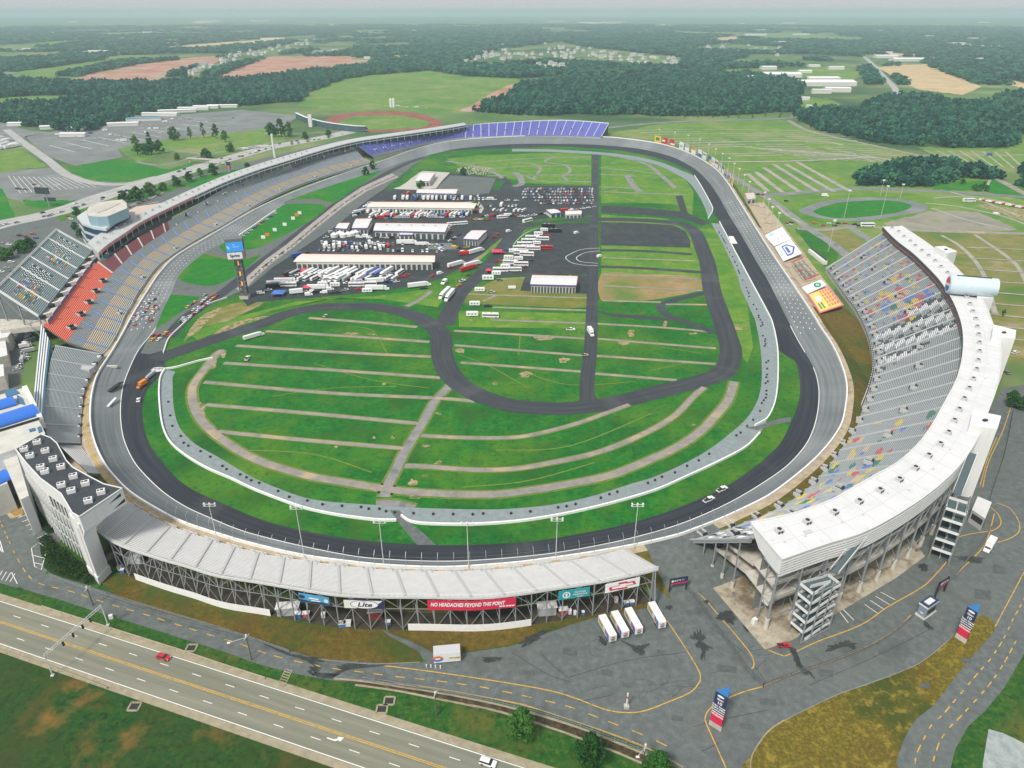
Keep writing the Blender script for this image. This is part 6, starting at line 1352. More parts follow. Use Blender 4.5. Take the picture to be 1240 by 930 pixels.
for k in range(2,120,2):
 p=lerp(sf[k],sr[k],R.uniform(0.4,0.7));q=MB();q.box((p[0],p[1],ZS),(2.2,1.8,1.4),R.uniform(0,1),0);q.tube((p[0],p[1],ZS+1.4),(p[0],p[1],ZS+1.6),0.6,None,8,1);q.build('roof_fan',[M_fan,M_dark],ms)if k<70 else None
wf=resample(smooth(Gl([(57.5,388,17),(85,351,17),(116,311,17)]),4),30);wr=resample(smooth(Gl([(47,379.5,17),(76,342,17),(107,304,17)]),4),30)
mb=MB();mb.strip(wf,wr,0);mb.strip(tp(wf,15.2),wf,1);mb.strip(wr,tp(wr,0),2)
for k in(0,29):mb.quad((*wf[k][:2],17),(*wr[k][:2],17),(*wr[k][:2],12),(*wf[k][:2],12),0)
mb.build('walkway_roof',[M_slab,plain('blue_fascia',(0.03,0.10,0.32),0.5),M_greyw],ms)
# ============================================================ 5. grey bowl section at the left of the near turn
gs=thing('bowl_grandstand','plain grey bench grandstand at the left of the near turn, below the orange seats','grandstand',G(80,500))
F6=[(97.5,537,5.5),(98,515,5.5),(100,492,5.5),(102,476,5.5),(108,459,5.5),(116,444,5.0),(126,430,4.5)]
R6=[(64,535,14),(55,521,14),(54,492,14),(57,465,14),(61,439,14),(67,419,14)]
gF,gR,o=deck(F6,R6,30,60,gs,lambda u,v:SI['alu'],tread=SI['treadl'],frac=(0.3,0.9))
for k in(0,10,20,30,40,50,60):aisle(gF[k],gR[k],0.9,gs,M_aisle,z=0.5)
mb=MB();mb.strip(tp(gF,0),tp(gF,6.3));mb.build('front_wall',M_aisle,gs)
for k in range(4,60,6):
 a=gF[k];q=MB();q.box((a[0]-0.6,a[1],5.4),(2.2,2.0,1.0),0.2,0);q.box((a[0]-0.6,a[1]-1.6,5.4),(2.0,1.0,1.1),0.2,1);q.build('entrance',[M_dark,M_wpanel],gs)
p=G(103,447,7);q=MB();q.box((p[0],p[1],5),(9,4.5,3.0),-0.2,0);q.box((p[0]-6,p[1],5),(4.5,4.5,2.2),-0.2,1);q.build('tunnel_mouth',[M_greyw,M_dark],gs)
F7=[(121,574,5.5),(110,557,5.5),(98,540,5.5)];R7=[(107,573,10.5),(88,555,10.5),(69,537,10.5)]
deck(F7,R7,11,16,gs,lambda u,v:SI['alul'],tread=0,frac=(0.3,0.8),name='wedge_seating')
rampA=Gl([(50,392,16),(46,430,16),(41,480,16),(40,492,16)]);rampB=Gl([(60,412,16),(57,440,16),(54,470,16),(52,505,16)])
ra,rb=resample(smooth(rampA,4),24),resample(smooth(rampB,4),24)
mb=MB()
for j in range(8):
 a=[lerp(p,q,j/8)for p,q in zip(ra,rb)];b=[lerp(p,q,(j+1)/8)for p,q in zip(ra,rb)]
 z=15.5+(0.6 if j%2==0 else 0)
 for k in range(23):mb.hull8([(v[0],v[1],11)for v in(a[k],b[k],b[k+1],a[k+1])],[(v[0],v[1],z)for v in(a[k],b[k],b[k+1],a[k+1])],0 if j%2==0 else 1)
mb.prism([ra[0][:2],rb[0][:2],rb[-1][:2],ra[-1][:2]],0,11,2)
mb.build('rear_ramp',[M_wpanel,plain('steel_blue',(0.10,0.26,0.34),0.5),M_greyw],gs)
# ============================================================ 6. checkered upper deck
cs=thing('checkered_grandstand','green grey upper deck with checkered seats at the left edge behind the orange seats','grandstand',G(30,385))
F8=[(47,384,19),(79,344,19),(112,303,19)];R8=[(-4,351,31),(30,317,31),(68.5,279,31)]
def colC(u,v):
 w_=(u*2)%1.0
 if 0.5<w_<0.88 and 0.28<v<0.82:return SI['black']if(int(u*60)+int(v*14))%2 else SI['white']
 if 0.1<w_<0.5 and 0.22<v<0.75:
  return[SI['blue'],SI['red'],SI['yellow'],SI['alu'],SI['white'],SI['green'],SI['alu'],SI['alu']][int(noise.noise((int(u*44)*1.7,int(v*20)*2.3,1.5))*60)%8]
 return SI['alu']
M_greent=plain('green_grey_deck',(0.10,0.20,0.19),0.8)
SEATM2=SEATM[:];SEATM2[0]=M_greent
sv=SEATM;SEATM=SEATM2
cF,cR,o=deck(F8,R8,26,72,cs,colC,frac=(0.4,0.85));SEATM=sv
for k in range(0,73,12):aisle(cF[k],cR[k],1.0,cs,M_lightsteel,z=0.6)
mb=MB()
for a,b in((cR[0],cR[-1]),(cF[0],cR[0]),(cF[-1],cR[-1])):
 for z in(0.4,1.4):mb.bar((a[0],a[1],a[2]+z),(b[0],b[1],b[2]+z),0.3)
mb.build('railing',M_lightsteel,cs)
for k in range(0,73,12):
 q=MB();q.bar((cF[k][0],cF[k][1],0),(cF[k][0],cF[k][1],18.4),0.7);r_=cR[k];q.bar((r_[0],r_[1],0),(r_[0],r_[1],30.4),0.7);m_=lerp(cF[k],cR[k],.5);q.bar((m_[0],m_[1],0),(m_[0],m_[1],24.2),0.7);q.bar((cF[k][0],cF[k][1],10),(r_[0],r_[1],10),0.4);q.bar((cF[k][0],cF[k][1],2),(r_[0],r_[1],29),0.3)
 q.build('support_frame',M_frame,cs)
for k in range(2,72,10):
 a=cF[k];q=MB();q.box((a[0]+1.5,a[1]-1.0,16.9),(3.0,3.0,2.2),0.8,0);q.box((a[0]+2.6,a[1]+2.4,16.9),(1.5,4.5,2.4),-0.5,1);q.build('entrance_stair',[M_dark,M_wpanel],cs)
# ============================================================ 7. far blue seat grandstand
bs=thing('blue_grandstand','far curved grandstand with lavender blue seats at the far turn','grandstand',G(600,165))
F9=[(452,190,4),(470,186,4),(485,182.5,4),(522,174.5,4),(560,169,4.2),(585,166.5,6),(620,164.3,7),(680,164.2,7),(728,166,7)]
R9=[(431,175,17),(465,168.5,17),(505,162,17),(530,158,17),(562,153.5,17),(585,150.5,17),(620,148.5,17),(647,147,17),(691,146.6,17),(737,150,17)]
bF,bR,o=deck(F9,R9,26,96,bs,lambda u,v:SI['purple'],tread=SI['purple'],frac=(0.15,0.98))
for k in range(0,97,3):aisle(bF[k],bR[k],1.1 if k>44 else 0.8,bs,M_aisle if k>44 else M_tread,z=0.7)
mb=MB();mb.strip(tp(bF,0),tp(bF,7.2));mb.strip(tp(bR,17),tp(bR,0));mb.build('wall',M_greyw,bs)
for k in range(4,92,4):vom(bF[k],bR[k],0.4,bs,1.4,2)
mb=MB();
for k in range(48,96):mb.bar((bR[k][0],bR[k][1],18),(bR[k+1][0],bR[k+1][1],18),0.4,1.2)
mb.build('rear_parapet',M_wpanel,bs)
# ============================================================ 8. stand of the short clay track and two silos
ds=thing('short_track_stand','dark backed curved stand of the red clay short track beyond the main stand','grandstand',G(380,152))
DT=[(358.6,143.5),(366,147),(375,150.5),(393,155),(412,158),(430,160),(443,160.5)]
dt=resample(smooth(Gl(DT),4),40);di=offset(dt,16)
mb=MB();mb.strip(tp(dt,0),tp(dt,10),0);mb.strip(tp(dt,10),tp(di,2),1);mb.build('rear_wall',[plain('dark_blue_cladding',(0.05,0.09,0.11),0.6,var=0.3,vscale=0.1),M_alu],ds)
dr=offset(dt,-1.0);mb=MB();mb.strip(tp(dr,10.4),tp(offset(dt,3),10.4));mb.strip(tp(dr,9.6),tp(dr,10.4));mb.build('roof',M_wroof,ds)
p=G(376.5,153.5);q=MB();q.box(p,(6,5,20),0);q.build('stair_tower',M_wpanel,ds)
for x,y,lab in((473.5,130,'left one of two white silos in the field'),(477,130,'right one of two white silos in the field')):
 p=G(x,y);q=MB();q.tube(p,(p[0],p[1],16),2.6,None,12);q.tube((p[0],p[1],16),(p[0],p[1],18),2.6,0.6,12);tag(q.build('silo',M_wpanel,origin=p),lab,'silo')
# ============================================================ 9. office tower behind the main stand
oc=thing('office_building','speedway office block with dark glass bands and a blue grey drum on its roof','office building',G(125,292))
def poly_at(px,z):return[G(x,y,z)[:2]for x,y in px]
base=poly_at([(93,262),(104,255),(125,249.5),(152,247),(157,257),(140,268),(128,277),(113,275),(99,270)],26)
def out(P_,k):cx=sum(p[0]for p in P_)/len(P_);cy_=sum(p[1]for p in P_)/len(P_);return[(cx+(p[0]-cx)*k,cy_+(p[1]-cy_)*k)for p in P_]
lv=MB()
for j in range(4):
 z=j*6.5
 lv.prism(out(base,0.98),z,z+4.6,1);lv.prism(base,z+4.6,z+6.5,0,bottom=True)
lv.build('office_floor',[plain('pale_grey_band',(0.5,0.53,0.53),0.6),plain('navy_glazing',(0.02,0.06,0.12),0.15)],oc)
drum=poly_at([(104.5,256),(108,250),(118,245.5),(133,243),(148,241.5),(153,245),(154,252),(130,262),(117,262.5),(107,261)],34)
q=MB();q.prism(drum,26,34,0,1);q.build('roof_drum',[plain('blue_grey_cladding',(0.25,0.38,0.44),0.5,var=0.06,vscale=0.1),M_slab],oc)
q=MB();d2=poly_at([(110,255),(118,250),(133,247),(146,246),(130,254),(118,258)],34.1);q.prism(d2,34.0,34.4,0);q.build('roof_deck',M_conc,oc)
q=MB();d3=poly_at([(127,283),(150,272),(176,261),(205,249),(200,245),(165,250),(150,258)],18);q.prism(d3,0,18,0,1);q.build('terrace_wing',[M_greyw,plain('pinkish_terrace',(0.52,0.42,0.36),0.8)],oc)
# ============================================================ 10. black roofed tower and blue vault building, bottom left
tw=thing('suite_tower','white suite tower with a black roof and great white leg, lower left','tower',G(100,690))
ZT=30.0
T1=[(19,544),(50,526),(61,530),(69,537),(80,557.5),(88,566),(106,576),(125,586),(148,591.5),(96,626),(87.5,621),(74,598),(49,579.5),(32,561)]
tp_=poly_at(T1,ZT)
q=MB();q.prism(tp_,ZT-0.5,ZT,0,0);q.build('roof',plain('black_roof_membrane',(0.035,0.042,0.05),0.7,var=0.25,vscale=0.25),tw)
q=MB();q.prism(out(tp_,1.004),23.6,ZT-0.45,0,bottom=True)
for a,b in zip(tp_,tp_[1:]+tp_[:1]):q.bar((*a,ZT),(*b,ZT),0.35,0.5)
q.build('suite_wall',M_wpanel,tw)
for x,y in((13.5,543.5),(16.5,549.5),(20,534),(25,544),(30,554),(22.5,565.5),(27,569.5),(34,565),(45,576),(37.5,587),(43,593),(52,584),(61,601),(54,604)):
 X_=x*1.0
U=[(30,543.5),(37,551.5),(45.5,535),(55.5,545.5),(65,555.5),(50,565.5),(55,570.5),(74.5,565),(89.5,576.5),(75,587),(87,594),(104,585),(123,595.5),(107.5,606)]
for x,y in U:
 p=G(x,y+2,ZT);q=MB();q.box((p[0],p[1],ZT),(2.6,2.0,1.5),0.45,0);q.box((p[0]+.3,p[1]+.2,ZT+1.5),(0.9,0.9,0.12),0.45,1);q.box((p[0]-.7,p[1]-.3,ZT+1.5),(0.7,0.7,0.12),0.45,1);q.build('air_unit',[M_wpanel,M_dark],tw)
A_,B_2=Vector((*tp_[9],0)),Vector((*tp_[8],0));dE=B_2-A_;nE=Vector((dE.y,-dE.x,0)).normalized()
for z0,z1,a0,a1 in((27.6,28.9,.62,.93),(24.6,26.0,.68,.98)):
 q=MB();q.face([tuple(A_+dE*a0+nE*.12+Z*z0),tuple(A_+dE*a1+nE*.12+Z*z0),tuple(A_+dE*a1+nE*.12+Z*z1)]);q.build('louvre_window',M_dark,tw)
 q=MB();q.face([tuple(A_+dE*(a0+.02)+nE*.2+Z*(z0-.3)),tuple(A_+dE*a1+nE*.2+Z*(z0-.3)),tuple(A_+dE*a1+nE*.2+Z*z0),tuple(A_+dE*(a0+.02)+nE*.2+Z*z0)]);q.build('sill',M_wpanel,tw)
pl=[G(x,y)[:2]for x,y in((109,693),(121,707),(134,693),(122,684))]
ptop=[tp_[10],tp_[9],tuple((A_+dE*0.45)[:2]),tuple((Vector((*tp_[10],0))+dE*0.45)[:2])]
q=MB();q.hull8([(*p,0)for p in pl],[(*p,26.5)for p in pl]);c_=out(pl,1.12);q.hull8([(*p,0)for p in c_],[(*p,3.2)for p in c_]);q.build('pylon_leg',M_wpanel,tw)
q=MB();q.hull8([(*p,20.5)for p in pl],[(*p,24)for p in(tp_[10],tp_[9],tuple((A_+dE*.62)[:2]),tuple((Vector((*tp_[10],0))+dE*.62)[:2]))]);q.build('pylon_head',M_wpanel,tw)
edge=[tp_[k]for k in(10,11,12,13,0)];el=resample([(*p,0)for p in edge],22)
ein=[lerp(p,(sum(v[0]for v in tp_)/14,sum(v[1]for v in tp_)/14,0),0.35)for p in el]
for k in range(21):
 a,b,i_=el[k],el[k+1],ein[k];q=MB()
 q.bar((*a[:2],0),(*a[:2],23.6),0.4);q.bar((*a[:2],12),(*b[:2],12),0.3);q.bar((*a[:2],18),(*b[:2],18),0.3,0.8);q.bar((*a[:2],6),(*b[:2],6),0.3);q.bar((*a[:2],0),(*i_[:2],14),0.25);q.bar((*a[:2],6),(*b[:2],12),0.2);q.bar((*a[:2],12),(*b[:2],18),0.2)
 q.build('frame_bay',M_lightsteel,tw)
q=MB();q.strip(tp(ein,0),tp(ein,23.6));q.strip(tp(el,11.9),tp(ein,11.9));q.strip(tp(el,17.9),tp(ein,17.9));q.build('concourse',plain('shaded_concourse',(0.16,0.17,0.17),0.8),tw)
q=MB();L2=offset(el,0.4)
q.strip(tp(el[10:],19.0),tp(el[10:],23.6));q.build('rear_parapet',M_wpanel,tw)
vb=thing('vault_building','beige building with bright blue barrel vault roofs at the left edge','building',G(10,560))
M_beige=mottle('beige_roofing',[(0.46,0.45,0.41),(0.54,0.53,0.48),(0.6,0.59,0.54)],0.2)
q=MB();q.prism(poly_at([(-70,500),(0,478),(27,470),(33,480),(45,505),(55,525),(20,543),(0,550),(-70,572)],20),0,20,1,0);q.build('body',[M_beige,M_wpanel],vb)
q=MB();q.prism(poly_at([(0,549),(19,545),(35,600),(25,605)],17),0,17,1,0);q.build('side_wing',[M_beige,M_wpanel],vb)
q=MB();q.prism(poly_at([(27,470),(33,468),(52,506),(46,507)],20.2),15,21,0);q.build('parapet',M_wpanel,vb)
M_vault=plain('blue_vault_metal',(0.03,0.16,0.60),0.4)
def vault(a,b,r_,z,nm='vault_roof'):
 q=MB();a=Vector((*a[:2],z));b=Vector((*b[:2],z));d=(b-a).normalized();s=Vector((-d.y,d.x,0));N_=12
 pr=[(s*(r_*cos(pi*k/N_))+Z*(r_*0.6*sin(pi*k/N_)))for k in range(N_+1)]
 for k in range(N_):q.quad(tuple(a+pr[k]),tuple(a+pr[k+1]),tuple(b+pr[k+1]),tuple(b+pr[k]))
 for c in(a,b):q.face([tuple(c+p)for p in pr])
 return q.build(nm,M_vault,vb)
vault(G(-60,530,20.5),G(44,497,20.5),5.2,20.3);vault(G(-50,505,20.5),G(18,486,20.5),4.2,20.3);vault(G(-40,596,14),G(9,573,14),4.2,13)
q=MB();q.prism(poly_at([(-70,572),(0,556),(9,585),(-60,612)],13),0,13,0);q.build('low_annex',M_beige,vb)
for px in([(5,474),(17,470),(24,476),(8,481)],[(20,478),(27,482),(30,490),(22,488)],[(35,520),(42,518),(43,521),(36,523)],[(45,518),(49,516),(51,522),(47,524)]):q=MB();q.prism(poly_at(px,20.3),20.0,20.4);q.build('skylight',plain('blue_glass',(0.03,0.14,0.26),0.2),vb)
q=MB();a,b=G(48,508,20),G(-40,535,20);q.bar((*a[:2],20.6),(*b[:2],20.6),0.8,0.8);q.build('vault_eave',M_dark,vb)
bb=thing('service_block','beige service buildings with white roofs beside the left parking yard','building',G(10,435))
for px,z in(([(-30,402),(10,395),(14,401),(9,408),(-30,415)],9),([(-30,415),(6,409),(9,430),(-30,440)],7),([(-30,444),(4,441),(5,455),(-30,462)],8)):q=MB();q.prism(poly_at(px,z),0,z,1,0);q.build('wing',[M_roofw,M_slab],bb)
q=MB();q.prism(poly_at([(0,386),(53,388),(53,394),(25,397),(0,400)],11),8,11,0,0,True);q.build('bridge_roof',M_slab,bb)
# ------------------------------------------------------------------ helpers for free standing things
def hz(b,y):
 """height at ground point b that shows at picture row y"""
 Y=y-465.0;return EYE-b[1]*(FOC*SP+Y*CP)/(FOC*CP-Y*SP)
def ang(p,q):
 a,b=G(*p),G(*q);return atan2(b[1]-a[1],b[0]-a[0])
M_rubber=M_black;M_glass=plain('tinted_glass',(0.02,0.028,0.035),0.12);M_chrome=plain('chrome',(0.55,0.55,0.55),0.25,0.8)
PC={'white':(0.78,0.78,0.77),'red':(0.50,0.02,0.03),'black':(0.018,0.018,0.02),'silver':(0.42,0.43,0.44),'blue':(0.03,0.09,0.34),'grey':(0.15,0.16,0.17),'yellow':(0.75,0.5,0.02),'orange':(0.75,0.22,0.02),'green':(0.03,0.2,0.08),'maroon':(0.2,0.02,0.03),'tan':(0.45,0.38,0.28)}
PM={k:plain(k+'_car_paint',c,0.3)for k,c in PC.items()}
M_head=plain('headlamp_glass',(0.75,0.76,0.74),0.15);M_tail=plain('tail_lamp_red',(0.4,0.01,0.01),0.3)
def extr(prof,w,taper=1.0,mb=None,mat=0,zt=None):
 """side profile (x, z) extruded across the width"""
 mb=mb or MB();n=len(prof)
 L_=[(x,-w/2*(taper if(zt and z>zt)else 1),z)for x,z in prof];R_=[(x,w/2*(taper if(zt and z>zt)else 1),z)for x,z in prof]
 for k in range(n):
  a,b=k,(k+1)%n;mb.quad(L_[a],L_[b],R_[b],R_[a],mat)
 for P_,fl in((L_,False),(R_,True)):
  i=len(mb.v);mb.v+=P_
  for t in tessellate_polygon([[Vector((x,z,0))for x,z in prof]]):mb.f.append(tuple(i+q for q in(t if not fl else t[::-1])));mb.m.append(mat)
 return mb
def wheels(xs,w,r=0.34,t=0.25):
 out=[]
 for x in xs:
  for s in(-1,1):out.append(MB().tube((x,s*w/2-s*t,r),(x,s*w/2+s*0.01,r),r,None,10))
 return out
def cabin(prof_lo,prof_hi,w0,w1,z0,z1):
 return MB().hull8([(prof_lo[0],-w0/2,z0),(prof_lo[1],-w0/2,z0),(prof_lo[1],w0/2,z0),(prof_lo[0],w0/2,z0)],[(prof_hi[0],-w1/2,z1),(prof_hi[1],-w1/2,z1),(prof_hi[1],w1/2,z1),(prof_hi[0],w1/2,z1)])
def roofpan(x0,x1,w,z):return MB().hull8([(x0,-w/2,z),(x1,-w/2,z),(x1,w/2,z),(x0,w/2,z)],[(x0+.05,-w/2+.05,z+.06),(x1-.05,-w/2+.05,z+.06),(x1-.05,w/2-.05,z+.06),(x0+.05,w/2-.05,z+.06)])
def spec(kind):
 """parts of a vehicle: (name, mesh, material, takes the paint)"""
 W_=PM['white']
 if kind in('car','race_car'):
  z=0.0 if kind=='car' else-0.1
  body=extr([(-2.25,.3),(-2.32,.72),(-2.15,.92),(-1.35,.98),(0.95,.95),(2.05,.80),(2.3,.58),(2.22,.28)],1.82)
  P_=[('body',body,W_,1),('cabin',cabin((-1.7,1.15),(-1.0,0.35),1.7,1.35,.94,1.36+z),M_glass,0),('roof',roofpan(-1.05,0.4,1.38,1.355+z),W_,1)]
  if kind=='race_car':P_.append(('spoiler',MB().box((-2.2,0,0.95),(0.12,1.6,0.22)),M_black,0))
  ws=wheels((-1.35,1.4),1.84)
  lamps=[('headlight',MB().box((2.2,s*.62,.60),(.14,.36,.14)),M_head,0)for s in(-1,1)]+[('tail_light',MB().box((-2.28,s*.66,.68),(.1,.34,.14)),M_tail,0)for s in(-1,1)]
 elif kind=='suv':
  body=extr([(-2.3,.38),(-2.35,.9),(-2.3,1.1),(1.0,1.08),(2.15,.98),(2.35,.7),(2.3,.35)],1.9)
  P_=[('body',body,W_,1),('cabin',cabin((-2.28,1.15),(-2.05,0.45),1.8,1.5,1.08,1.68),M_glass,0),('roof',roofpan(-2.1,0.5,1.52,1.67),W_,1)]
  ws=wheels((-1.4,1.42),1.92,.38);lamps=[('headlight',MB().box((2.25,s*.66,.78),(.14,.36,.16)),M_head,0)for s in(-1,1)]+[('tail_light',MB().box((-2.32,s*.8,.85),(.08,.2,.3)),M_tail,0)for s in(-1,1)]
 elif kind=='pickup':
  body=extr([(-2.8,.45),(-2.85,1.05),(-0.6,1.05),(1.2,1.1),(2.6,1.05),(2.8,.75),(2.75,.4)],1.95)
  bed=MB().hull8([(-2.7,-.8,1.06),(-.75,-.8,1.06),(-.75,.8,1.06),(-2.7,.8,1.06)],[(-2.7,-.8,1.075),(-.75,-.8,1.075),(-.75,.8,1.075),(-2.7,.8,1.075)])
  P_=[('body',body,W_,1),('cargo_bed',bed,M_black,0),('cabin',cabin((-0.75,1.4),(-0.55,0.75),1.85,1.5,1.06,1.75),M_glass,0),('roof',roofpan(-0.6,0.8,1.52,1.74),W_,1)]
  ws=wheels((-1.75,1.8),1.97,.4);lamps=[('headlight',MB().box((2.7,s*.72,.82),(.14,.32,.18)),M_head,0)for s in(-1,1)]+[('tail_light',MB().box((-2.82,s*.86,.85),(.08,.16,.3)),M_tail,0)for s in(-1,1)]
 elif kind=='van':
  body=extr([(-2.7,.4),(-2.75,2.1),(-2.6,2.25),(0.9,2.25),(1.7,1.35),(2.6,1.1),(2.75,.7),(2.7,.38)],2.0)
  P_=[('body',body,W_,1),('windscreen',MB().quad((.98,-.9,2.18),(1.68,-.92,1.4),(1.68,.92,1.4),(.98,.9,2.18)),M_glass,0)]
  P_[1][1].v=[(x+.05,y,z+.06)for x,y,z in P_[1][1].v];ws=wheels((-1.7,1.75),2.02,.38);lamps=[]
 elif kind=='box_trailer':
  body=MB();body.hull8([(-4.6,-1.25,1.0),(4.6,-1.25,1.0),(4.6,1.25,1.0),(-4.6,1.25,1.0)],[(-4.6,-1.25,3.75),(4.6,-1.25,3.75),(4.6,1.25,3.75),(-4.6,1.25,3.75)])
  und=MB().box((-.4,0,.55),(7.5,1.2,.44));und.bar((4.5,0,.75),(5.6,0,.7),.16);und.bar((3.6,0,0),(3.6,0,1),.14)
  P_=[('body',body,W_,1),('chassis',und,M_black,0)];ws=wheels((-2.9,-2.0),2.5,.42);lamps=[]
 elif kind=='camper':
  body=extr([(-3.6,.6),(-3.7,2.6),(-3.4,2.95),(3.3,2.95),(3.7,2.3),(3.5,.6)],2.4)
  win=MB();[win.box((x,s*1.21,1.6),(.9,.04,.7))for x in(-2,0,1.9)for s in(-1,1)]
  P_=[('body',body,W_,1),('window',win,M_glass,0)];ws=wheels((-.6,.35),2.42,.36);lamps=[]
 elif kind in('motorhome','bus'):
  body=extr([(-5.8,.5),(-5.85,3.1),(-5.6,3.35),(5.3,3.35),(5.75,2.9),(5.85,1.2),(5.75,.45)],2.5)
  band=MB();band.box((0,0,1.75),(11.0,2.54,.95));ws_=MB().quad((5.78,-1.15,2.85),(5.88,-1.15,1.5),(5.88,1.15,1.5),(5.78,1.15,2.85))
  tops=MB();[tops.box((x,0,3.35),(1.1,1.0,.3))for x in(-3.2,0.5)]
  P_=[('body',body,W_,1),('window_band',band,M_glass,0),('windscreen',ws_,M_glass,0),('roof_unit',tops,M_fan,0)];ws=wheels((-3.6,3.9),2.52,.48);lamps=[]
 elif kind=='box_truck':
  body=MB().box((-1.0,0,1.0),(5.6,2.4,2.6));cab=extr([(1.9,.5),(1.9,2.3),(2.6,2.35),(3.2,1.6),(3.9,1.35),(4.0,.5)],2.1)
  P_=[('cargo_box',body,W_,1),('cab',cab,W_,1),('windscreen',MB().quad((2.68,-.95,2.3),(3.22,-.95,1.68),(3.22,.95,1.68),(2.68,.95,2.3)),M_glass,0)];ws=wheels((-2.2,3.0),2.3,.45);lamps=[]
 elif kind=='hauler':
  tr=MB().hull8([(-9.6,-1.28,1.05),(5.2,-1.28,1.05),(5.2,1.28,1.05),(-9.6,1.28,1.05)],[(-9.6,-1.28,4.1),(5.2,-1.28,4.1),(5.2,1.28,4.1),(-9.6,1.28,4.1)])
  cab=extr([(5.6,.7),(5.6,3.7),(6.3,3.9),(7.6,3.2),(7.9,2.1),(9.5,1.8),(9.7,.6)],2.4)
  ch=MB().box((-1,0,.6),(13,1.2,.44));ch.box((6.5,0,.5),(5,1.2,.4))
  P_=[('trailer',tr,W_,1),('cab',cab,W_,1),('windscreen',MB().quad((7.66,-1.1,3.15),(7.93,-1.1,2.2),(7.93,1.1,2.2),(7.66,1.1,3.15)),M_glass,0),('chassis',ch,M_black,0)];ws=wheels((-7.6,-6.4,6.0,8.6),2.5,.5);lamps=[]
 return P_,ws,lamps
def build_vehicle(kind,detailed,parent=None):
 P_,ws,lamps=spec(kind)
 if detailed:
  t=parent
  for nm,mb,mt,pt in P_:
   o=mb.build(nm,mt,t,local=True)
   if pt:paintable(o)
  for w_ in ws:w_.build('wheel',M_rubber,t,local=True)
  for nm,mb,mt,pt in lamps:mb.build(nm,mt,t,local=True)
  return t
 m=MB();mats=[PM['white']]
 for nm,mb,mt,pt in P_+[('wheel',w_,M_rubber,0)for w_ in ws]:
  if pt:mi=0
  else:
   if mt not in mats:mats.append(mt)
   mi=mats.index(mt)
  k=len(m.v);m.v+=mb.v;m.f+=[tuple(k+q for q in f)for f in mb.f];m.m+=[mi]*len(mb.f)
 o=m.build(kind,mats);return paintable(o)
PROTO={}
def veh(kind,xy,rz,color,label,group=None,detailed=False,cat=None,z=0.06,X=None,scale=1.0,name=None):
 key=(kind,detailed)
 cats={'car':'car','race_car':'race car','suv':'car','pickup':'pickup truck','van':'van','box_trailer':'trailer','camper':'camper trailer','motorhome':'motorhome','bus':'bus','box_truck':'truck','hauler':'truck'}
 if key not in PROTO:
  if detailed:
   t=bpy.data.objects.new(kind,None);COL.objects.link(t);PROTO[key]=build_vehicle(kind,True,t)
  else:PROTO[key]=build_vehicle(kind,False)
 p=X or G(*xy)
 o=dup(PROTO[key],(p[0],p[1],p[2]+z),rz,label,group,PM[color],scale);o['category']=cat or cats[kind]
 if not group and 'group' in o:del o['group']
 if name:o.name=name
 return o
def pick(ws):return R.choices(list(ws),weights=list(ws.values()))[0]
CARS={'white':6,'silver':5,'black':4,'grey':3,'red':1.6,'blue':2,'maroon':1,'tan':1}
# ------------------------------------------------------------------ near vehicles
hwa=atan2(uy,ux)
veh('car',(198.5,797),hwa,'red','red sedan alone on the highway at the lower left',detailed=True,z=0.06)
veh('suv',(591,925.5),hwa,'white','white estate car on the highway at the bottom edge',detailed=True,z=0.06)
veh('pickup',(874,594),ang((874,594),(890,586)),'white','white pickup with red markings, leading of the pair on the dark apron',detailed=True)
veh('pickup',(858,606.5),ang((858,606),(874,598)),'white','white pickup following the other on the dark apron of the near turn',detailed=True)
for(a,b),lab in zip((((728,754),(742,780)),((743,749.5),(757,775)),((759.5,745.5),(773.5,771)),((787.5,738.5),(801.5,763.5))),('white box trailer with side pictures, leftmost of the four on the lot','white box trailer second from the left of the four on the lot','white box trailer third from the left, next to the wide gap','white box trailer standing apart at the right beside the yellow line')):
 c=lerp(G(*a),G(*b),0.5);rz=ang(b,a)
 o=veh('box_trailer',a,rz,'white',lab,detailed=True,X=c);ca,sa=cos(rz),sin(rz)
 def rearq(y0,y1,z0,z1,mat,nm):
  q=MB();q.quad((-4.63,y1,z0),(-4.63,y0,z0),(-4.63,y0,z1),(-4.63,y1,z1));q.build(nm,mat,o,local=True)
 def side(x0,x1,z0,z1,mat,nm,sk=0):
  q=MB();q.quad((x0,1.28,z0),(x1,1.28,z0),(x1+sk,1.28,z1),(x0+sk,1.28,z1));q.f[0]=q.f[0][::-1];q.build(nm,mat,o,local=True)
  q=MB();q.quad((x0,-1.28,z0),(x1,-1.28,z0),(x1+sk,-1.28,z1),(x0+sk,-1.28,z1));q.build(nm,mat,o,local=True)
 def rearfan(mat,r,lo,hi,nm):
  q=MB();q.face([(-4.64,r*cos(lo+(hi-lo)*k/12),2.35+r*sin(lo+(hi-lo)*k/12))for k in range(13)]);q.build(nm,mat,o,local=True)
 rearfan(plain('orange_print',(0.75,0.16,0.04),.5),.85,0.15,pi-0.1,'emblem');rearfan(plain('blue_print',(0.06,0.16,0.5),.5),.85,pi+0.1,2*pi-0.15,'emblem')
 rearq(-.8,.8,1.15,1.5,plain('olive_print',(0.45,0.33,0.04),.5),'caption')
 side(-4.2,-2.6,1.2,3.3,plain('blue_print',(0.06,0.16,0.5),.5),'side_print',.3);side(-2.4,-1.2,1.5,3.4,plain('red_print',(0.5,0.05,0.05),.5),'side_print',.3);side(-1.0,1.4,1.3,2.4,plain('pale_blue_print',(0.45,0.65,0.75),.5),'side_print');side(0.6,4.0,1.6,3.2,plain('olive_print',(0.42,0.33,0.06),.5),'side_print')
veh('box_truck',(1197,664),ang((1190,674),(1204,652))+pi,'white','white box truck parked in the service lot beside the lift tower',detailed=True)
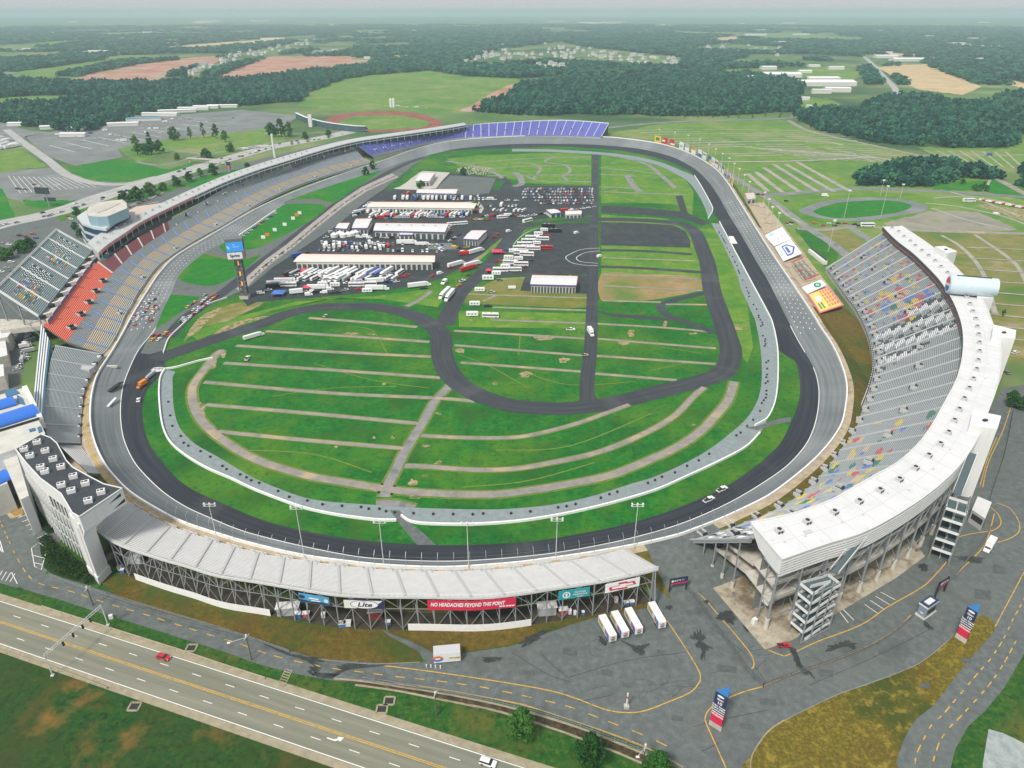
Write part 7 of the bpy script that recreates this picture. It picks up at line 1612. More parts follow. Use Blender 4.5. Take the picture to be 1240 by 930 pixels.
veh('pickup',(949,783),ang((949,783),(960,795))+1.2,'red','red utility cart beside the corner of the roofed grandstand',detailed=True,scale=0.75)
veh('suv',(1230,493),1.7,'blue','dark blue car parked behind the white roofed grandstand',detailed=True);veh('suv',(1229,428),0.4,'white','white car at the right edge behind the lift tower',detailed=True)
veh('car',(1219,452),1.5,'grey','grey car half hidden behind the lift tower on the right',detailed=True)
veh('pickup',(300,435),ang((296,440),(304,430)),'white','white and blue pickup on the turf by a camping path',detailed=True)
veh('hauler',(308,409),ang((298,412),(322,405)),'white','white truck with long load at the edge of the road course',scale=.7);veh('pickup',(394,383),1.2,'white','small white cart on the road course edge',scale=.7)
veh('pickup',(691,400),0.05,'white','white pickup alone on the turf in the middle of the infield');veh('box_truck',(715,405),-1.4,'white','white box truck driving on the straight infield road',scale=1.1)
veh('pickup',(708,431),0.2,'tan','pale utility cart crossing the straight infield road',scale=.8);veh('bus',(594,384.5),-0.05,'white','white coach with dark windows on the turf below the crossroads',scale=.95);veh('camper',(572,383),0,'white','white camper next to the coach',scale=1.1)
veh('camper',(575,370),0,'white','white trailer hitched to a dark pickup on the turf');veh('pickup',(591,371.5),0,'black','dark pickup hitched to a white trailer on the turf')
veh('camper',(581,353),0,'white','white trailer behind a pale pickup by the turf crossing');veh('pickup',(595,354.5),0,'silver','pale pickup pulling a trailer by the turf crossing');veh('camper',(591,339),0,'white','white block trailer on worn turf beside the motorhomes',scale=1.2);veh('suv',(605,340),0,'grey','grey car parked beside the white block trailer');veh('box_trailer',(620,350),0,'white','low white crate trailer beside the purple trimmed building',scale=.6)
for a,b,lab in(((545,352),(532,364),'left of two white haulers on the grass wedge'),((550,354),(539,367),'right of two white haulers on the grass wedge')):veh('hauler',a,ang(a,b),'white',lab,X=lerp(G(*a),G(*b),.5),scale=.95)
veh('van',(538,343.5),ang((541,341),(535,346)),'white','white camper van on the grass above the two haulers',scale=1.3);veh('hauler',(508,347.5),0.35,'white','white hauler parked at the paddock edge on the grass path',scale=.9);veh('pickup',(513,350),0.3,'black','dark pickup next to the hauler on the grass path')
veh('suv',(199,368+100),0,'white','')if False else None
veh('car',(168,485.5),ang((168,490),(170,480)),'white','white car standing on the apron edge of the left turn',detailed=True)
o=veh('box_truck',(172.5,468),ang((168,470),(180,462))+pi,'orange','orange recovery truck on the apron of the left turn',scale=.85);veh('hauler',(182,457),ang((176,462),(188,452))+pi,'silver','flat grey trailers lined up behind the orange truck',scale=.5)
q=MB()
for i in range(26):
 t=2*pi*i/26;q.box((cos(t)*3.4,sin(t)*1.9,0.0),(1.2,1.0,0.5),t)
for i in range(16):q.box((R.uniform(-2.5,2.5),R.uniform(-1.2,1.2),0.3),(1.2,1.0,0.4),R.uniform(0,3))
o=q.build('sandbag_pile',M_white);o.location=(*G(192,448)[:2],.05);tag(o,'pile of white sandbags at the end of the left inside wall','sandbags')
q=MB();q.box((0,0,0),(3.0,11,.5),0);o=q.build('steel_plate',M_black);o.location=(*G(140.5,473)[:2],2.0);o.rotation_euler=(0,-0.2,-0.15);tag(o,'long black slab lying on the banking of the left turn','slab')
q=MB();q.box((0,0,0),(12,1.6,1.2),0);o=q.build('barrier_arm',M_conc);o.location=(*G(131,449)[:2],2.0);tag(o,'pale beam jutting onto the track from the left wall','beam')
q=MB();q.box((0,0,0),(1.2,9,.5),0);o=q.build('foam_block',M_white);o.location=(*G(137,492)[:2],2.2);o.rotation_euler.z=0.05;tag(o,'long white block lying on the banking of the left turn','block')
# ------------------------------------------------------------------ the grid: cars and crews on the front straight and pit road
grid=[(186,347),(184,349.5),(180,355),(183,357),(186,358.5),(191,358),(175,363),(180,361),(181,366),(185,366),(176,368),(172.5,370),(180,373),(172,374),(178,376),(188,372),(185,374),(185.5,377),(176,380),(186,380),(174,381.5),(168,383),(164,385),(173,385),(178.5,387),(183,390),(162,387.5),(159.5,391),(163,393),(158.5,395),(156,399),(153,404),(149,414),(190,375),(168,388),(164,397),(181,369),(188,364),(178,371)]
for i,(x,y)in enumerate(grid):
 c=pick({'white':7,'red':4,'black':2,'blue':2,'silver':2,'green':1,'yellow':.6});veh('race_car',(x,y),ang((150,404),(186,346))+R.uniform(-.2,.2),c,f'{c} race car gathered with others along the wall of the front straight','race cars gathered on the front straight',z=1.2 if x<170 else.7,scale=.95)
pitc=[(218,390),(224,388.5),(229,387),(222,386),(229,384),(234,381),(239,378),(243,376),(235,375.5),(240,373),(246,373),(243,369),(249,370),(252,367),(246,365),(255,364.5),(250,362),(258,362),(255,360),(228,372),(232,369),(236,366.5),(262,359),(248,358)]
for i,(x,y)in enumerate(pitc):
 c=pick({'white':5,'red':3,'blue':1,'silver':2,'yellow':1,'black':1,'green':.6});veh('race_car',(x,y),ang((205,400),(262,358)),c,f'{c} race car queued on pit road below the triangular lawn','race cars queued on pit road',scale=.95)
for x,y,c,lab in((185,412,'yellow','yellow race car at the pit road exit'),(193,411.5,'white','white race car beside the yellow one at the pit road exit'),(186,407,'maroon','maroon race car just above the yellow one'),(191,407,'red','red race car of the small group at the pit road exit'),(201,404,'yellow','yellow truck by the pit wall end'),(206,406,'red','red car by the pit wall end')):veh('race_car',(x,y),ang((185,412),(205,398)),c,lab)
def rowcars(p0,p1,n,rz,where,group,kinds=('car',),colors=CARS,jit=.4,skip=.06,scale=(0.95,1.05)):
 for i in range(n):
  if R.random()<skip:continue
  a=lerp(p0,p1,i/max(1,n-1));k=pick(kinds)if isinstance(kinds,dict)else R.choice(kinds);c=pick(colors)
  nm={'car':'car','suv':'car','pickup':'pickup','van':'van','hauler':'hauler','camper':'camper','motorhome':'motorhome','box_trailer':'trailer','box_truck':'box truck','bus':'coach','race_car':'race car'}[k]
  veh(k,(a[0]+R.uniform(-.3,.3),a[1]+R.uniform(-.15,.15)),rz+R.uniform(-.05,.05)+(pi if R.random()<.5 else 0),c,f'{c} {nm} {where}',group,scale=R.uniform(*scale))
for r,(y,x0,x1)in enumerate(((229.3,636,717),(232.6,634,717),(236,633,717),(239.6,634,718),(243.4,645,718),(246.8,652,716))):
 rowcars((x0,y),(x1,y),27 if r<4 else 22,pi/2-.15,f'in the {["first", "second", "third", "fourth", "fifth", "sixth"][r]} row from the back of the infield car lot','cars in the rows of the infield car lot',{'car':3,'suv':2,'pickup':1})
WH={'white':9,'silver':1,'red':.5,'black':.5,'blue':.5}
rowcars((452,262),(566,260.5),26,pi/2-.3,'in the row between the long rear garage and the media building','trucks behind the media building',{'hauler':3,'camper':2,'pickup':1,'box_truck':2},WH,scale=(.7,.95))
rowcars((455,265),(560,263.5),18,0.1,'parked nose to tail behind the media building','vehicles behind the media building',{'pickup':2,'car':2,'van':1,'camper':1},CARS)
rowcars((478,241.5),(585,242),22,pi/2,'along the back of the rear garage','vehicles behind the rear garage',{'box_trailer':2,'van':2,'pickup':1},WH)
rowcars((588,242),(625,243.5),8,.1,'at the upper right corner of the paddock','vehicles in the upper right of the paddock',{'pickup':2,'camper':1,'car':1},WH)
rowcars((598,255),(634,256),8,pi/2-.4,'beside the dark tree at the paddock edge','vehicles at the right paddock edge',{'camper':2,'motorhome':2,'pickup':1},WH,scale=(.7,.9))
rowcars((565,266),(592,266.5),8,.2,'around the yellow car beyond the media building','vehicles beyond the media building',{'pickup':2,'car':2,'van':1},{'white':3,'red':2,'yellow':1.5,'green':.7})
for x,y,k,c,lab in((608,264.5,'motorhome','white','white motorhome parked right of the yellow car in the paddock'),(576,258,'camper','maroon','dark red trailer at the right end of the truck row'),(548,273,'motorhome','white','first white motorhome right of the media building roof'),(560,272,'motorhome','white','second white motorhome right of the media building roof'),(547,281,'car','red','red car right of the media building'),(577,306,'hauler','white','white hauler at the bend below the fuel building'),(561,306,'van','white','white van inside the paddock bend'),(556,301,'pickup','black','black pickup inside the paddock bend'),(562,309,'box_trailer','red','red and white trailer at the paddock bend'),(551,300,'van','yellow','yellow van at the paddock bend'),(565,300,'pickup','yellow','yellow pickup at the paddock bend')):
 veh(k,(x,y),0.8 if k=='hauler' else.3,c,lab,scale=.9)
rowcars((390,295),(465,296),22,pi/2+.25,'in the yard above the front garage, upper row','vehicles in the yard above the front garage',{'van':3,'pickup':3,'car':2,'box_truck':1},{'white':5,'black':2,'silver':2,'blue':.7,'red':.7})
rowcars((393,300),(460,302),13,pi/2+.25,'in the yard above the front garage, lower row','vehicles in the yard above the front garage',{'box_truck':3,'van':2,'pickup':1},WH,skip=.2)
rowcars((470,296.5),(535,297),12,pi/2+.25,'in the striped bays right of the yard above the front garage','vehicles in the striped bays',{'pickup':2,'car':2,'van':1},CARS,skip=.3)
veh('hauler',(494,296),0.02,'white','long white hauler parked lengthways in the striped bays');veh('hauler',(512,297),0.02,'white','second white hauler at the right of the striped bays',scale=.7)
rowcars((530,299),(537,304),4,.9,'near the right hand end of the striped bays','vehicles by the striped bays',{'van':1,'pickup':1},WH)
def yard(x0,x1,y0,n,rz,k,c,where,sc=(.8,1)):rowcars((x0,y0),(x1,y0),n,rz,where,'haulers of the lower paddock yard',k,c,skip=.02,scale=sc)
dg=ang((345,338),(366,328))
yard(352,484,332.5,25,dg,{'hauler':5,'motorhome':2,'pickup':1},WH,'slanted in the upper line of the lower paddock yard')
yard(365,478,338.5,15,dg,{'hauler':2,'motorhome':2,'camper':2,'pickup':2},WH,'in the second slanted line of the lower paddock yard',(.7,.95))
yard(358,480,335.5,22,dg,{'pickup':3,'car':3,'van':1},{'white':3,'red':3,'black':2,'silver':1},'tucked between the slanted haulers of the lower yard')
for x,y,k,c,lab in((347,342.5,'hauler','white','white hauler at the left end of the lower yard, long side to us'),(338,346,'hauler','white','white hauler below the left end hauler of the lower yard'),(350,347,'motorhome','white','white motorhome left of the blue canopy yard'),(359,344,'pickup','black','black pickup beside the left end hauler'),(387,350.5,'hauler','white','long white hauler in the front line of the lower yard'),(391,346,'camper','white','white camper above the long front line hauler'),(402,340.5,'motorhome','white','white motorhome in the middle of the lower yard'),(406,347,'camper','white','low white camper in the middle of the lower yard'),(432,347,'motorhome','white','left of two boxy white motorhomes in the lower yard'),(447,346,'motorhome','white','right of two boxy white motorhomes in the lower yard'),(434,351,'car','red','red car in front of the boxy motorhomes'),(457,351.5,'hauler','white','white trailer at the tip of the lower yard'),(445,354,'camper','white','small pale trailer at the lower yard edge'),(408,355,'pickup','black','black pickup at the lower yard edge'),(400,351.5,'van','white','white van at the lower yard edge'),(418,352,'pickup','silver','silver pickup at the lower yard edge'),(359,356,'box_trailer','white','white open trailer at the lower yard edge'),(374,358,'van','white','white van at the bottom left of the lower yard'),(325,352,'pickup','white','white pickup at the far left of the lower yard'),(330,349,'box_trailer','black','black trailer at the far left of the lower yard'),(316,356,'van','white','white van by the foot of the scoring pylon'),(493,333.5,'car','red','red car at the right end of the slanted line'),(487,336,'pickup','red','red pickup at the right end of the slanted line'),(524,335,'car','red','red car on the paddock road'),(545,325,'pickup','red','red pickup ahead on the paddock road'),(553,322,'hauler','white','white hauler turning on the paddock road'),(533,332,'van','white','white van behind the red car on the paddock road'),(573,322,'hauler','white','white hauler in the queue on the infield road'),(568,327,'hauler','red','red hauler in the queue on the infield road'),(560,341,'pickup','white','white pickup at the tail of the infield queue'),(556,346,'car','orange','orange car at the tail of the infield queue'),(567,334,'car','maroon','maroon car in the infield queue'),(598,288,'pickup','red','red pickup beside the grass strip by the fuel building'),(603,284,'car','red','red car beside the grass strip by the fuel building'),(616,281,'van','white','white van on the infield road bend'),(639,269,'motorhome','white','white coach on the upper infield road bend'),(698,283,'van','white','white van standing alone on the dark motorhome lot'),(726,311.5,'van','white','white van on the straight infield road by the dark lot')):
 veh(k,(x,y),(.05 if k in('hauler','motorhome','camper')and y>339 and x<480 else.75 if x>520 else.3),c,lab,scale=.9 if k=='hauler' else 1)
for p0_,p1_,n_,rz_,wh_ in(((355,313),(372,308),5,.8,'at the left end of the longest garage'),((470,304),(535,305.5),12,1.7,'right behind the longest garage'),((395,299),(470,299),15,1.8,'in the middle aisle of the yard above the front garage'),((545,292),(556,285),5,.8,'left of the fuel building'),((585,262),(640,262.5),12,.2,'along the upper paddock road'),((590,250),(625,250),9,1.4,'in the right upper paddock bays'),((480,236.5),(600,238),18,1.5,'below the dark upper lot'),((395,288),(404,280),5,.8,'left of the round tents'),((535,289),(545,275),6,.9,'beside the end wall of the media building'),((340,339),(352,330),5,.7,'at the pit lane corner of the lower yard'),((420,343.5),(480,342),14,.3,'in the aisle of the lower yard'),((372,354.5),(402,355.5),7,.1,'along the turf edge of the lower yard'),((640,262),(720,251),12,.3,'between the infield car lot and the small huts')):rowcars(p0_,p1_,n_,rz_,wh_,'vehicles '+wh_,{'car':4,'pickup':3,'van':2,'camper':1,'box_trailer':1},{'white':6,'silver':2,'black':2,'red':1.5,'blue':.6},skip=.15)
rowcars((440,257.5),(570,257),20,pi/2-.2,'against the front doors of the rear garage','vehicles at the front doors of the rear garage',{'camper':2,'box_truck':2,'van':1},WH)
rowcars((387,303.5),(440,304),10,pi/2,'against the back wall of the longest garage','vehicles behind the longest garage',{'car':2,'van':1,'pickup':1},CARS)
rowcars((422,287),(447,289),5,.2,'beside the round pale tents','vehicles beside the round tents',{'van':2,'box_truck':1},WH)
rowcars((457,288.5),(500,289.5),8,.1,'under the front of the media building','vehicles in front of the media building',('car','van','pickup'),CARS)
rowcars((448,247),(430,262),8,.7,'along the pit lane side of the rear garage','vehicles on the pit lane side of the rear garage',{'camper':2,'hauler':1},WH,scale=(.6,.8))
rowcars((372,320),(520,321.5),14,.1,'before the doors of the longest garage','race cars before the longest garage',('race_car',),{'white':2,'yellow':2,'red':2,'blue':1,'black':1},skip=.4)
am=MB()
for L_ in([(622,296),(628,289),(637,282),(648,277.5),(662,275)],[(726,300.5),(705,302),(692,307),(685,312),(692,318),(706,321),(724,322)],[(726,304),(711,305.5),(702,309),(698,313),(704,317),(724,319)]):stripe(am,smooth(Gl(L_),6),.095,.5)
for k in range(22):stripe(am,Gl([(516+k*1.4,294.5),(520+k*1.7,302)]),.06,.2)
structure(am.build('lot_marking',M_whiteline))
mh=[(664,275.5,'black'),(659,280,'white'),(672,281.5,'black'),(652,285,'white'),(657,291,'white'),(645,290,'white'),(650,296,'white'),(640,294,'white'),(635,298,'white'),(640,301,'white'),(646,303,'white'),(629,302,'white'),(622,306,'white'),(631,308,'white'),(638,310,'white'),(616,314,'white'),(628,315,'white'),(618,320,'white'),(631,322,'white'),(612,325,'white'),(606,329,'white'),(623,328.5,'white'),(601,333,'white')]
for i,(x,y,c)in enumerate(mh):veh(R.choice(['motorhome','motorhome','camper'])if i not in(0,2)else 'bus',(x,y),R.uniform(-.12,.02),c,f'{c} motorhome in the slanting cluster on the dark infield lot','motorhomes on the dark infield lot',scale=R.uniform(.95,1.1))
for x,y,c,k,lab in((661,302,'red','bus','red and white motor coach at the right of the motorhome cluster'),(663,286,'red','pickup','red pickup at the upper right of the motorhome cluster'),(644,316,'black','car','black car right of the motorhome cluster'),(634,320,'red','pickup','red pickup low in the motorhome cluster'),(637,324,'maroon','car','maroon car low in the motorhome cluster'),(634,309,'red','car','red car in the middle of the motorhome cluster'),(592,329,'red','car','red car at the lower left end of the motorhome cluster'),(604,317,'red','pickup','red pickup left of the motorhome cluster'),(645,302,'black','pickup','black pickup behind the red motor coach'),(613,303,'blue','car','blue car left of the motorhome cluster'),(610,307,'red','car','red car above the red canopy')):veh(k,(x,y),0,c,lab)
def canopy(x,y,mat,lab,s=4.5):
 p=G(x,y);t=thing('canopy',lab,'canopy',p);q=MB()
 for a in(-1,1):
  for b in(-1,1):q.bar((p[0]+a*s/2,p[1]+b*s/2,0),(p[0]+a*s/2,p[1]+b*s/2,2.4),.12)
 q.build('frame',M_frame,t);q=MB()
 c4=[(p[0]+a*s*.55,p[1]+b*s*.55,2.4)for a,b in((-1,-1),(1,-1),(1,1),(-1,1))]
 for k in range(4):q.face([c4[k],c4[(k+1)%4],(p[0],p[1],3.8)])
 q.build('cover',mat,t)
M_redc=plain('red_canvas',(0.6,0.05,0.1),.7);M_bluec=plain('blue_canvas',(0.06,.16,.5),.7)
canopy(602,307,M_redc,'big red round canopy left of the motorhome cluster',8);canopy(369,330,M_redc,'red canopy among the slanted haulers of the lower yard',5);canopy(372,351,M_redc,'red canopy in the front line of the lower yard',5);canopy(338,357.5,M_bluec,'blue canopy at the lower left corner of the yard',8);canopy(592,330.5,M_redc,'small red canopy at the lower end of the motorhome cluster',4);canopy(563,308,M_redc,'red canopy at the paddock bend',4);canopy(469,262.5,M_redc,'pink red canopy in the truck row behind the media building',5);canopy(538,262,M_bluec,'blue canopy in the truck row behind the media building',6)
M_cream=plain('cream_metal_roof',(0.68,0.63,0.56),.6,var=.04,vscale=.05);M_purple=plain('purple_trim',(0.11,0.08,0.26),.6);M_door=plain('garage_door_shade',(0.06,.08,.09),.6);M_redtrim=plain('red_roof_edge',(.55,.12,.06),.6);M_block=plain('painted_block_wall',(.56,.55,.5),.8)
def shedb(px,z,label,name,roof,doors=0,trim=None,wallm=None,over=0.02,rise=.8,units=0):
 P_=[G(x,y,z)for x,y in px]
 b=lerp(P_[3],P_[2],.5);t=thing(name,label,'building',(b[0],b[1],0))
 ins=[lerp(p,lerp(P_[0],P_[2],.5),over*2)for p in P_]
 q=MB();q.prism([p[:2]for p in ins],0,z-.35,0);q.build('wall',wallm or M_block,t)
 q=MB();m0,m1=lerp(P_[0],P_[3],.5),lerp(P_[1],P_[2],.5);m0=(m0[0],m0[1],z+rise);m1=(m1[0],m1[1],z+rise)
 q.quad(P_[3],P_[2],m1,m0);q.quad(m0,m1,P_[1],P_[0]);q.face([P_[2],P_[1],m1]);q.face([P_[0],P_[3],m0])
 q.quad(*[(p[0],p[1],z-.02)for p in(P_[0],P_[1],P_[2],P_[3])]);q.build('roof',roof,t)
 if trim:
  q=MB()
  for a,c in((3,2),(2,1),(0,3),(1,0)):
   A_,B_3=P_[a],P_[c];q.bar((A_[0],A_[1],z-.55),(B_3[0],B_3[1],z-.55),.3,1.1)
  q.build('trim',trim,t)
 q=MB();q.bar((P_[0][0],P_[0][1],z+.1),(P_[1][0],P_[1][1],z+.1),.4,.3);q.bar((P_[1][0],P_[1][1],z+.1),(P_[2][0],P_[2][1],z+.1),.4,.3);q.build('roof_edge',M_redtrim,t)
 A_,B_3=ins[3],ins[2];d=Vector(B_3)-Vector(A_);d.z=0;n=Vector((d.y,-d.x,0)).normalized()*.08
 for i in range(doors):
  a=Vector((A_[0],A_[1],0))+d*((i+.16)/doors)+n;c=Vector((A_[0],A_[1],0))+d*((i+.84)/doors)+n
  q=MB();q.quad(tuple(a+Z*.1),tuple(c+Z*.1),tuple(c+Z*(z*.68)),tuple(a+Z*(z*.68)));q.build('door',M_door,t)
 for i in range(units):
  p=lerp(lerp(P_[0],P_[3],.4),lerp(P_[1],P_[2],.4),(i+1)/(units+1));q=MB();q.box((p[0],p[1],z+.3),(2,1.6,1.5),.1);q.build('roof_unit',M_fan,t)
 return t
shedb([(365,307.5),(527,309.5),(526.5,317.5),(355,317)],6.5,'longest garage with a cream roof and a row of dark doors','garage',M_cream,26)
shedb([(450,244.5),(579,245),(574,252.5),(444,250.5)],6,'long rear garage with a cream roof on pale concrete','garage',M_cream,30)
shedb([(455,270),(544,271),(539,281),(452,279)],7,'wide white roofed media building with purple trim and roof units','media_building',M_roofw,12,M_purple,units=5)
shedb([(483,278),(501,278),(500,284),(484,284)],5,'white portico in front of the media building','portico',M_roofw,3,M_purple)
shedb([(431,265),(451,264.5),(445,276),(426,276)],6,'small white roofed hall left of the media building','hall',M_roofw,4,M_purple);shedb([(411,270),(424,270),(420,277),(406,276)],5,'smallest white roofed hut at the left of the paddock','hut',M_roofw,3,M_purple)
shedb([(510,209),(527.5,209),(520,219.5),(502.5,219)],6,'white roofed shed on the concrete apron at the top of the paddock','shed',M_roofw,4);shedb([(506,229),(554.5,229),(552.5,234.5),(504,233.5)],6,'white roofed hall with purple trim below the dark upper lot','hall',M_roofw,8,M_purple)
shedb([(571,279),(590,279),(579,290),(561,289)],6,'white roofed fuel building with purple trim in the paddock bend','fuel_building',M_roofw,5,M_purple);shedb([(661,254),(671,253),(679.5,257),(667,258.5)],4.5,'tiny purple sided hut beside the straight infield road','hut',M_roofw,2,M_purple);shedb([(684,255.5),(704,254.8),(704.5,259),(685,260)],4,'white trailer hall with an orange edge beside the infield car lot','trailer_hall',M_roofw,4)
sheet('building_forecourt',[(636,334),(714,334.5),(711.5,356),(630,352)],M_asph_dark,0.09)
shedb([(644.5,333),(699.5,334.5),(698,345.5),(642,344)],6.5,'white roofed building with purple trim standing alone below the motorhome lot','pavilion',M_roofw,14,M_purple)
for i,(x,y)in enumerate(((412,285),(416,287),(422,286),(427,285),(431,284),(405,287))):
 p=G(x,y);q=MB();q.tube(p,(p[0],p[1],2.6),3.2,None,12);q.tube((p[0],p[1],2.6),(p[0],p[1],4.4),3.4,.3,12);tag(q.build('round_tent',M_awn,origin=p),'round pale tent in the cluster below the small paddock halls','tent','round tents below the small halls')
q=MB()
for i in range(260):
 x,y=R.uniform(553,602),R.uniform(202,212)
 if(x-577)**2/600+(y-207)**2/26>1:continue
 p=G(x,y);s=R.uniform(.5,1.6);q.box(p,(s,s*1.3,s*.8),R.uniform(0,3))
o=q.build('rubble_yard',plain('mixed_rubble',(.42,.38,.3),.9,var=.4,vscale=.3),origin=G(577,207));o['kind']='stuff';tag(o,'scattered pallets and spoil heaps at the top of the paddock','rubble')
q=MB();pl_=smooth(Gl([(476,214.5),(440,231),(410,251),(380,275),(350,300),(325,318),(303,338)]),5)
for a,b in zip(pl_,pl_[1:]):q.bar((a[0],a[1],.55),(b[0],b[1],.55),.5,1.1)
tag(q.build('pit_wall',M_conc,origin=pl_[0]),'concrete pit wall between pit road and the paddock lane','wall')
for i in range(38):
 t=i/38;k=int(t*(len(pl_)-1));p=pl_[k];p=(p[0]+1.5,p[1]-.5,0);q=MB();q.box(p,(1.8,1.3,1.3),.6);q.box((p[0]+.4,p[1]+1.2,0),(.8,.6,1.7),.2,1)
 tag(q.build('pit_box',[R.choice([M_wpanel,M_greyw,M_greyw]),M_dark],origin=p),'equipment cart standing along the concrete pit wall','cart','equipment carts along the pit wall')
for x,y,c,lab in((319,289,'white','white board nearest the scoring tower on the tri-oval lawn'),(324,286,'orange','orange board beside the nearest white one on the lawn'),(333,280,'white','white board just above the lower orange one on the lawn'),(345,273.5,'white','white board in the middle of the lawn'),(355,266,'white','white board below the upper orange one on the lawn'),(359.5,262,'orange','upper orange board on the tri-oval lawn'),(363,259.5,'white','white board at the upper end of the lawn')):
 p=G(x,y);q=MB();q.hull8([(p[0]-1.8,p[1]-.15,.1),(p[0]+1.8,p[1]-.15,.1),(p[0]+1.8,p[1]+.15,.1),(p[0]-1.8,p[1]+.15,.1)],[(p[0]-1.8,p[1]-.15,3.0),(p[0]+1.8,p[1]-.15,3.0),(p[0]+1.8,p[1]+.15,3.0),(p[0]-1.8,p[1]+.15,3.0)]);tag(q.build('lawn_board',PM[c],origin=p),lab,'board')
q=MB()
wl_=Gl([(290,287),(300,280),(312,272),(322,264.5),(334,257)])
for a,b in zip(wl_,wl_[1:]):q.bar((a[0],a[1],1),(b[0],b[1],1),1.2,2.2)
tag(q.build('stage_wall',M_wpanel,origin=wl_[0]),'white low stage wall on the edge of the tri-oval lawn','wall')
CC=[pick({'white':3,'red':1,'blue':1,'yellow':.6})for i in range(9)]
for i in range(9):x,y=lerp((294,286.5),(333,259.5),i/8)[:2];veh('pickup',(x,y),.75,CC[i],(lambda c_:f'{c_} pickup lined up by the white stage wall')(CC[i]),'pickups by the stage wall',scale=.8)
# ------------------------------------------------------------------ scoring tower
b=G(297,361);st=thing('scoring_tower','tall dark scoring tower with a blue screen on pit road','scoring tower',b)
zt=hz(b,287.5);zb=hz(b,313);zm=hz(b,303.5)
q=MB();hw=2.0
for a in(-1,1):
 for c in(-1,1):q.bar((b[0]+a*hw,b[1]+c*hw,0),(b[0]+a*hw,b[1]+c*hw,zb),.7)
for j in range(9):
 z0,z1=zb*j/9,zb*(j+1)/9
 for(a,c),(d,e)in(((-1,-1),(1,-1)),((1,-1),(1,1)),((1,1),(-1,1)),((-1,1),(-1,-1))):q.bar((b[0]+a*hw,b[1]+c*hw,z0),(b[0]+d*hw,b[1]+e*hw,z1),.35);q.bar((b[0]+a*hw,b[1]+c*hw,z1),(b[0]+d*hw,b[1]+e*hw,z1),.35)
q.box((b[0],b[1],0),(2.2,2.2,zb));q.build('lattice_column',M_darkframe,st)
q=MB();q.box((b[0],b[1],0),(6,5,2.4));q.build('base_block',M_conc,st)
for z in(zb*.35,zb*.6,zb*.86):q=MB();q.box((b[0]+.6,b[1]-2.4,z),(1.0,.3,3.0));q.build('number_panel',plain('amber_panel',(.7,.25,.06),.5,emit=.4),st)
a0=0.28;ca,sa=cos(a0),sin(a0);hq=lambda x,y:(b[0]+ca*x-sa*y,b[1]+sa*x+ca*y)
hb_=[hq(-6.0,-4.2),hq(5.2,-4.2),hq(5.2,4.2),hq(-6.0,4.2)]
q=MB();q.prism(hb_,zb,zt,0);q.build('head',M_darkframe,st)
def facepanel(p,r,x0,x1,z0,z1,mat,nm,par,n=None,dz=.1):
 p=Vector((*p[:2],0));r=Vector((*r[:2],0));d=r-p;n=Vector((d.y,-d.x,0)).normalized()*dz
 q=MB();q.quad(*[tuple(p+d*x+n+Z*z)for x,z in((x0,z0),(x1,z0),(x1,z1),(x0,z1))]);return q.build(nm,mat,par)
M_screen=plain('blue_screen',(.03,.20,.52),.3,emit=.35)
facepanel(hb_[0],hb_[1],.02,.98,zm+.6,zt-2,M_screen,'screen',st);facepanel(hb_[0],hb_[1],.0,.86,zb+1,zm,M_wv,'sponsor_panel',st);facepanel(hb_[1],hb_[2],.02,.98,zb+1.2,zm+1.2,plain('red_panel',(.62,.03,.04),.5),'sponsor_panel',st);facepanel(hb_[1],hb_[2],.1,.9,zm+2,zt-2,M_dark,'side_screen',st)
c=Vector(lerp(hb_[0]+(0,),hb_[1]+(0,),.43));d=Vector((*hb_[1],0))-Vector((*hb_[0],0));n=Vector((d.y,-d.x,0)).normalized()
letters('Sprint',2.6,c+n*.2+Z*((zb+zm+1)/2),d,Z,M_bnavy,st,bold=.08)
flatshape([(-4.6,1.0),(-3.2,.2),(-2.2,-.8),(-3.0,-2.0),(-4.0,-1.0)],c+Z*((zm+zt)/2-.4),d,n,plain('screen_white',(.5,.68,.85),.4),st,'screen_art',.2);flatshape([(-.6,.9),(1.2,.9),(1.2,.5),(-.6,.5)],c+Z*((zm+zt)/2),d,n,plain('screen_white',(.5,.68,.85),.4),st,'screen_art',.2);flatshape([(-.6,-.5),(3.6,-.5),(3.6,-.9),(-.6,-.9)],c+Z*((zm+zt)/2),d,n,plain('screen_white',(.5,.68,.85),.4),st,'screen_art',.2)
c2=Vector((*lerp(hb_[1]+(0,),hb_[2]+(0,),.5)[:2],0));d2_=Vector((*hb_[2],0))-Vector((*hb_[1],0));n2=Vector((d2_.y,-d2_.x,0)).normalized()
flatshape([(-1.2,1.5),(1.4,1.8),(1.0,.3),(-.2,.2),(-.2,-1.6),(-1.4,-1.8)],c2+Z*((zb+zm)/2+1),d2_,n2,SM['yellow'],st,'emblem',.2)
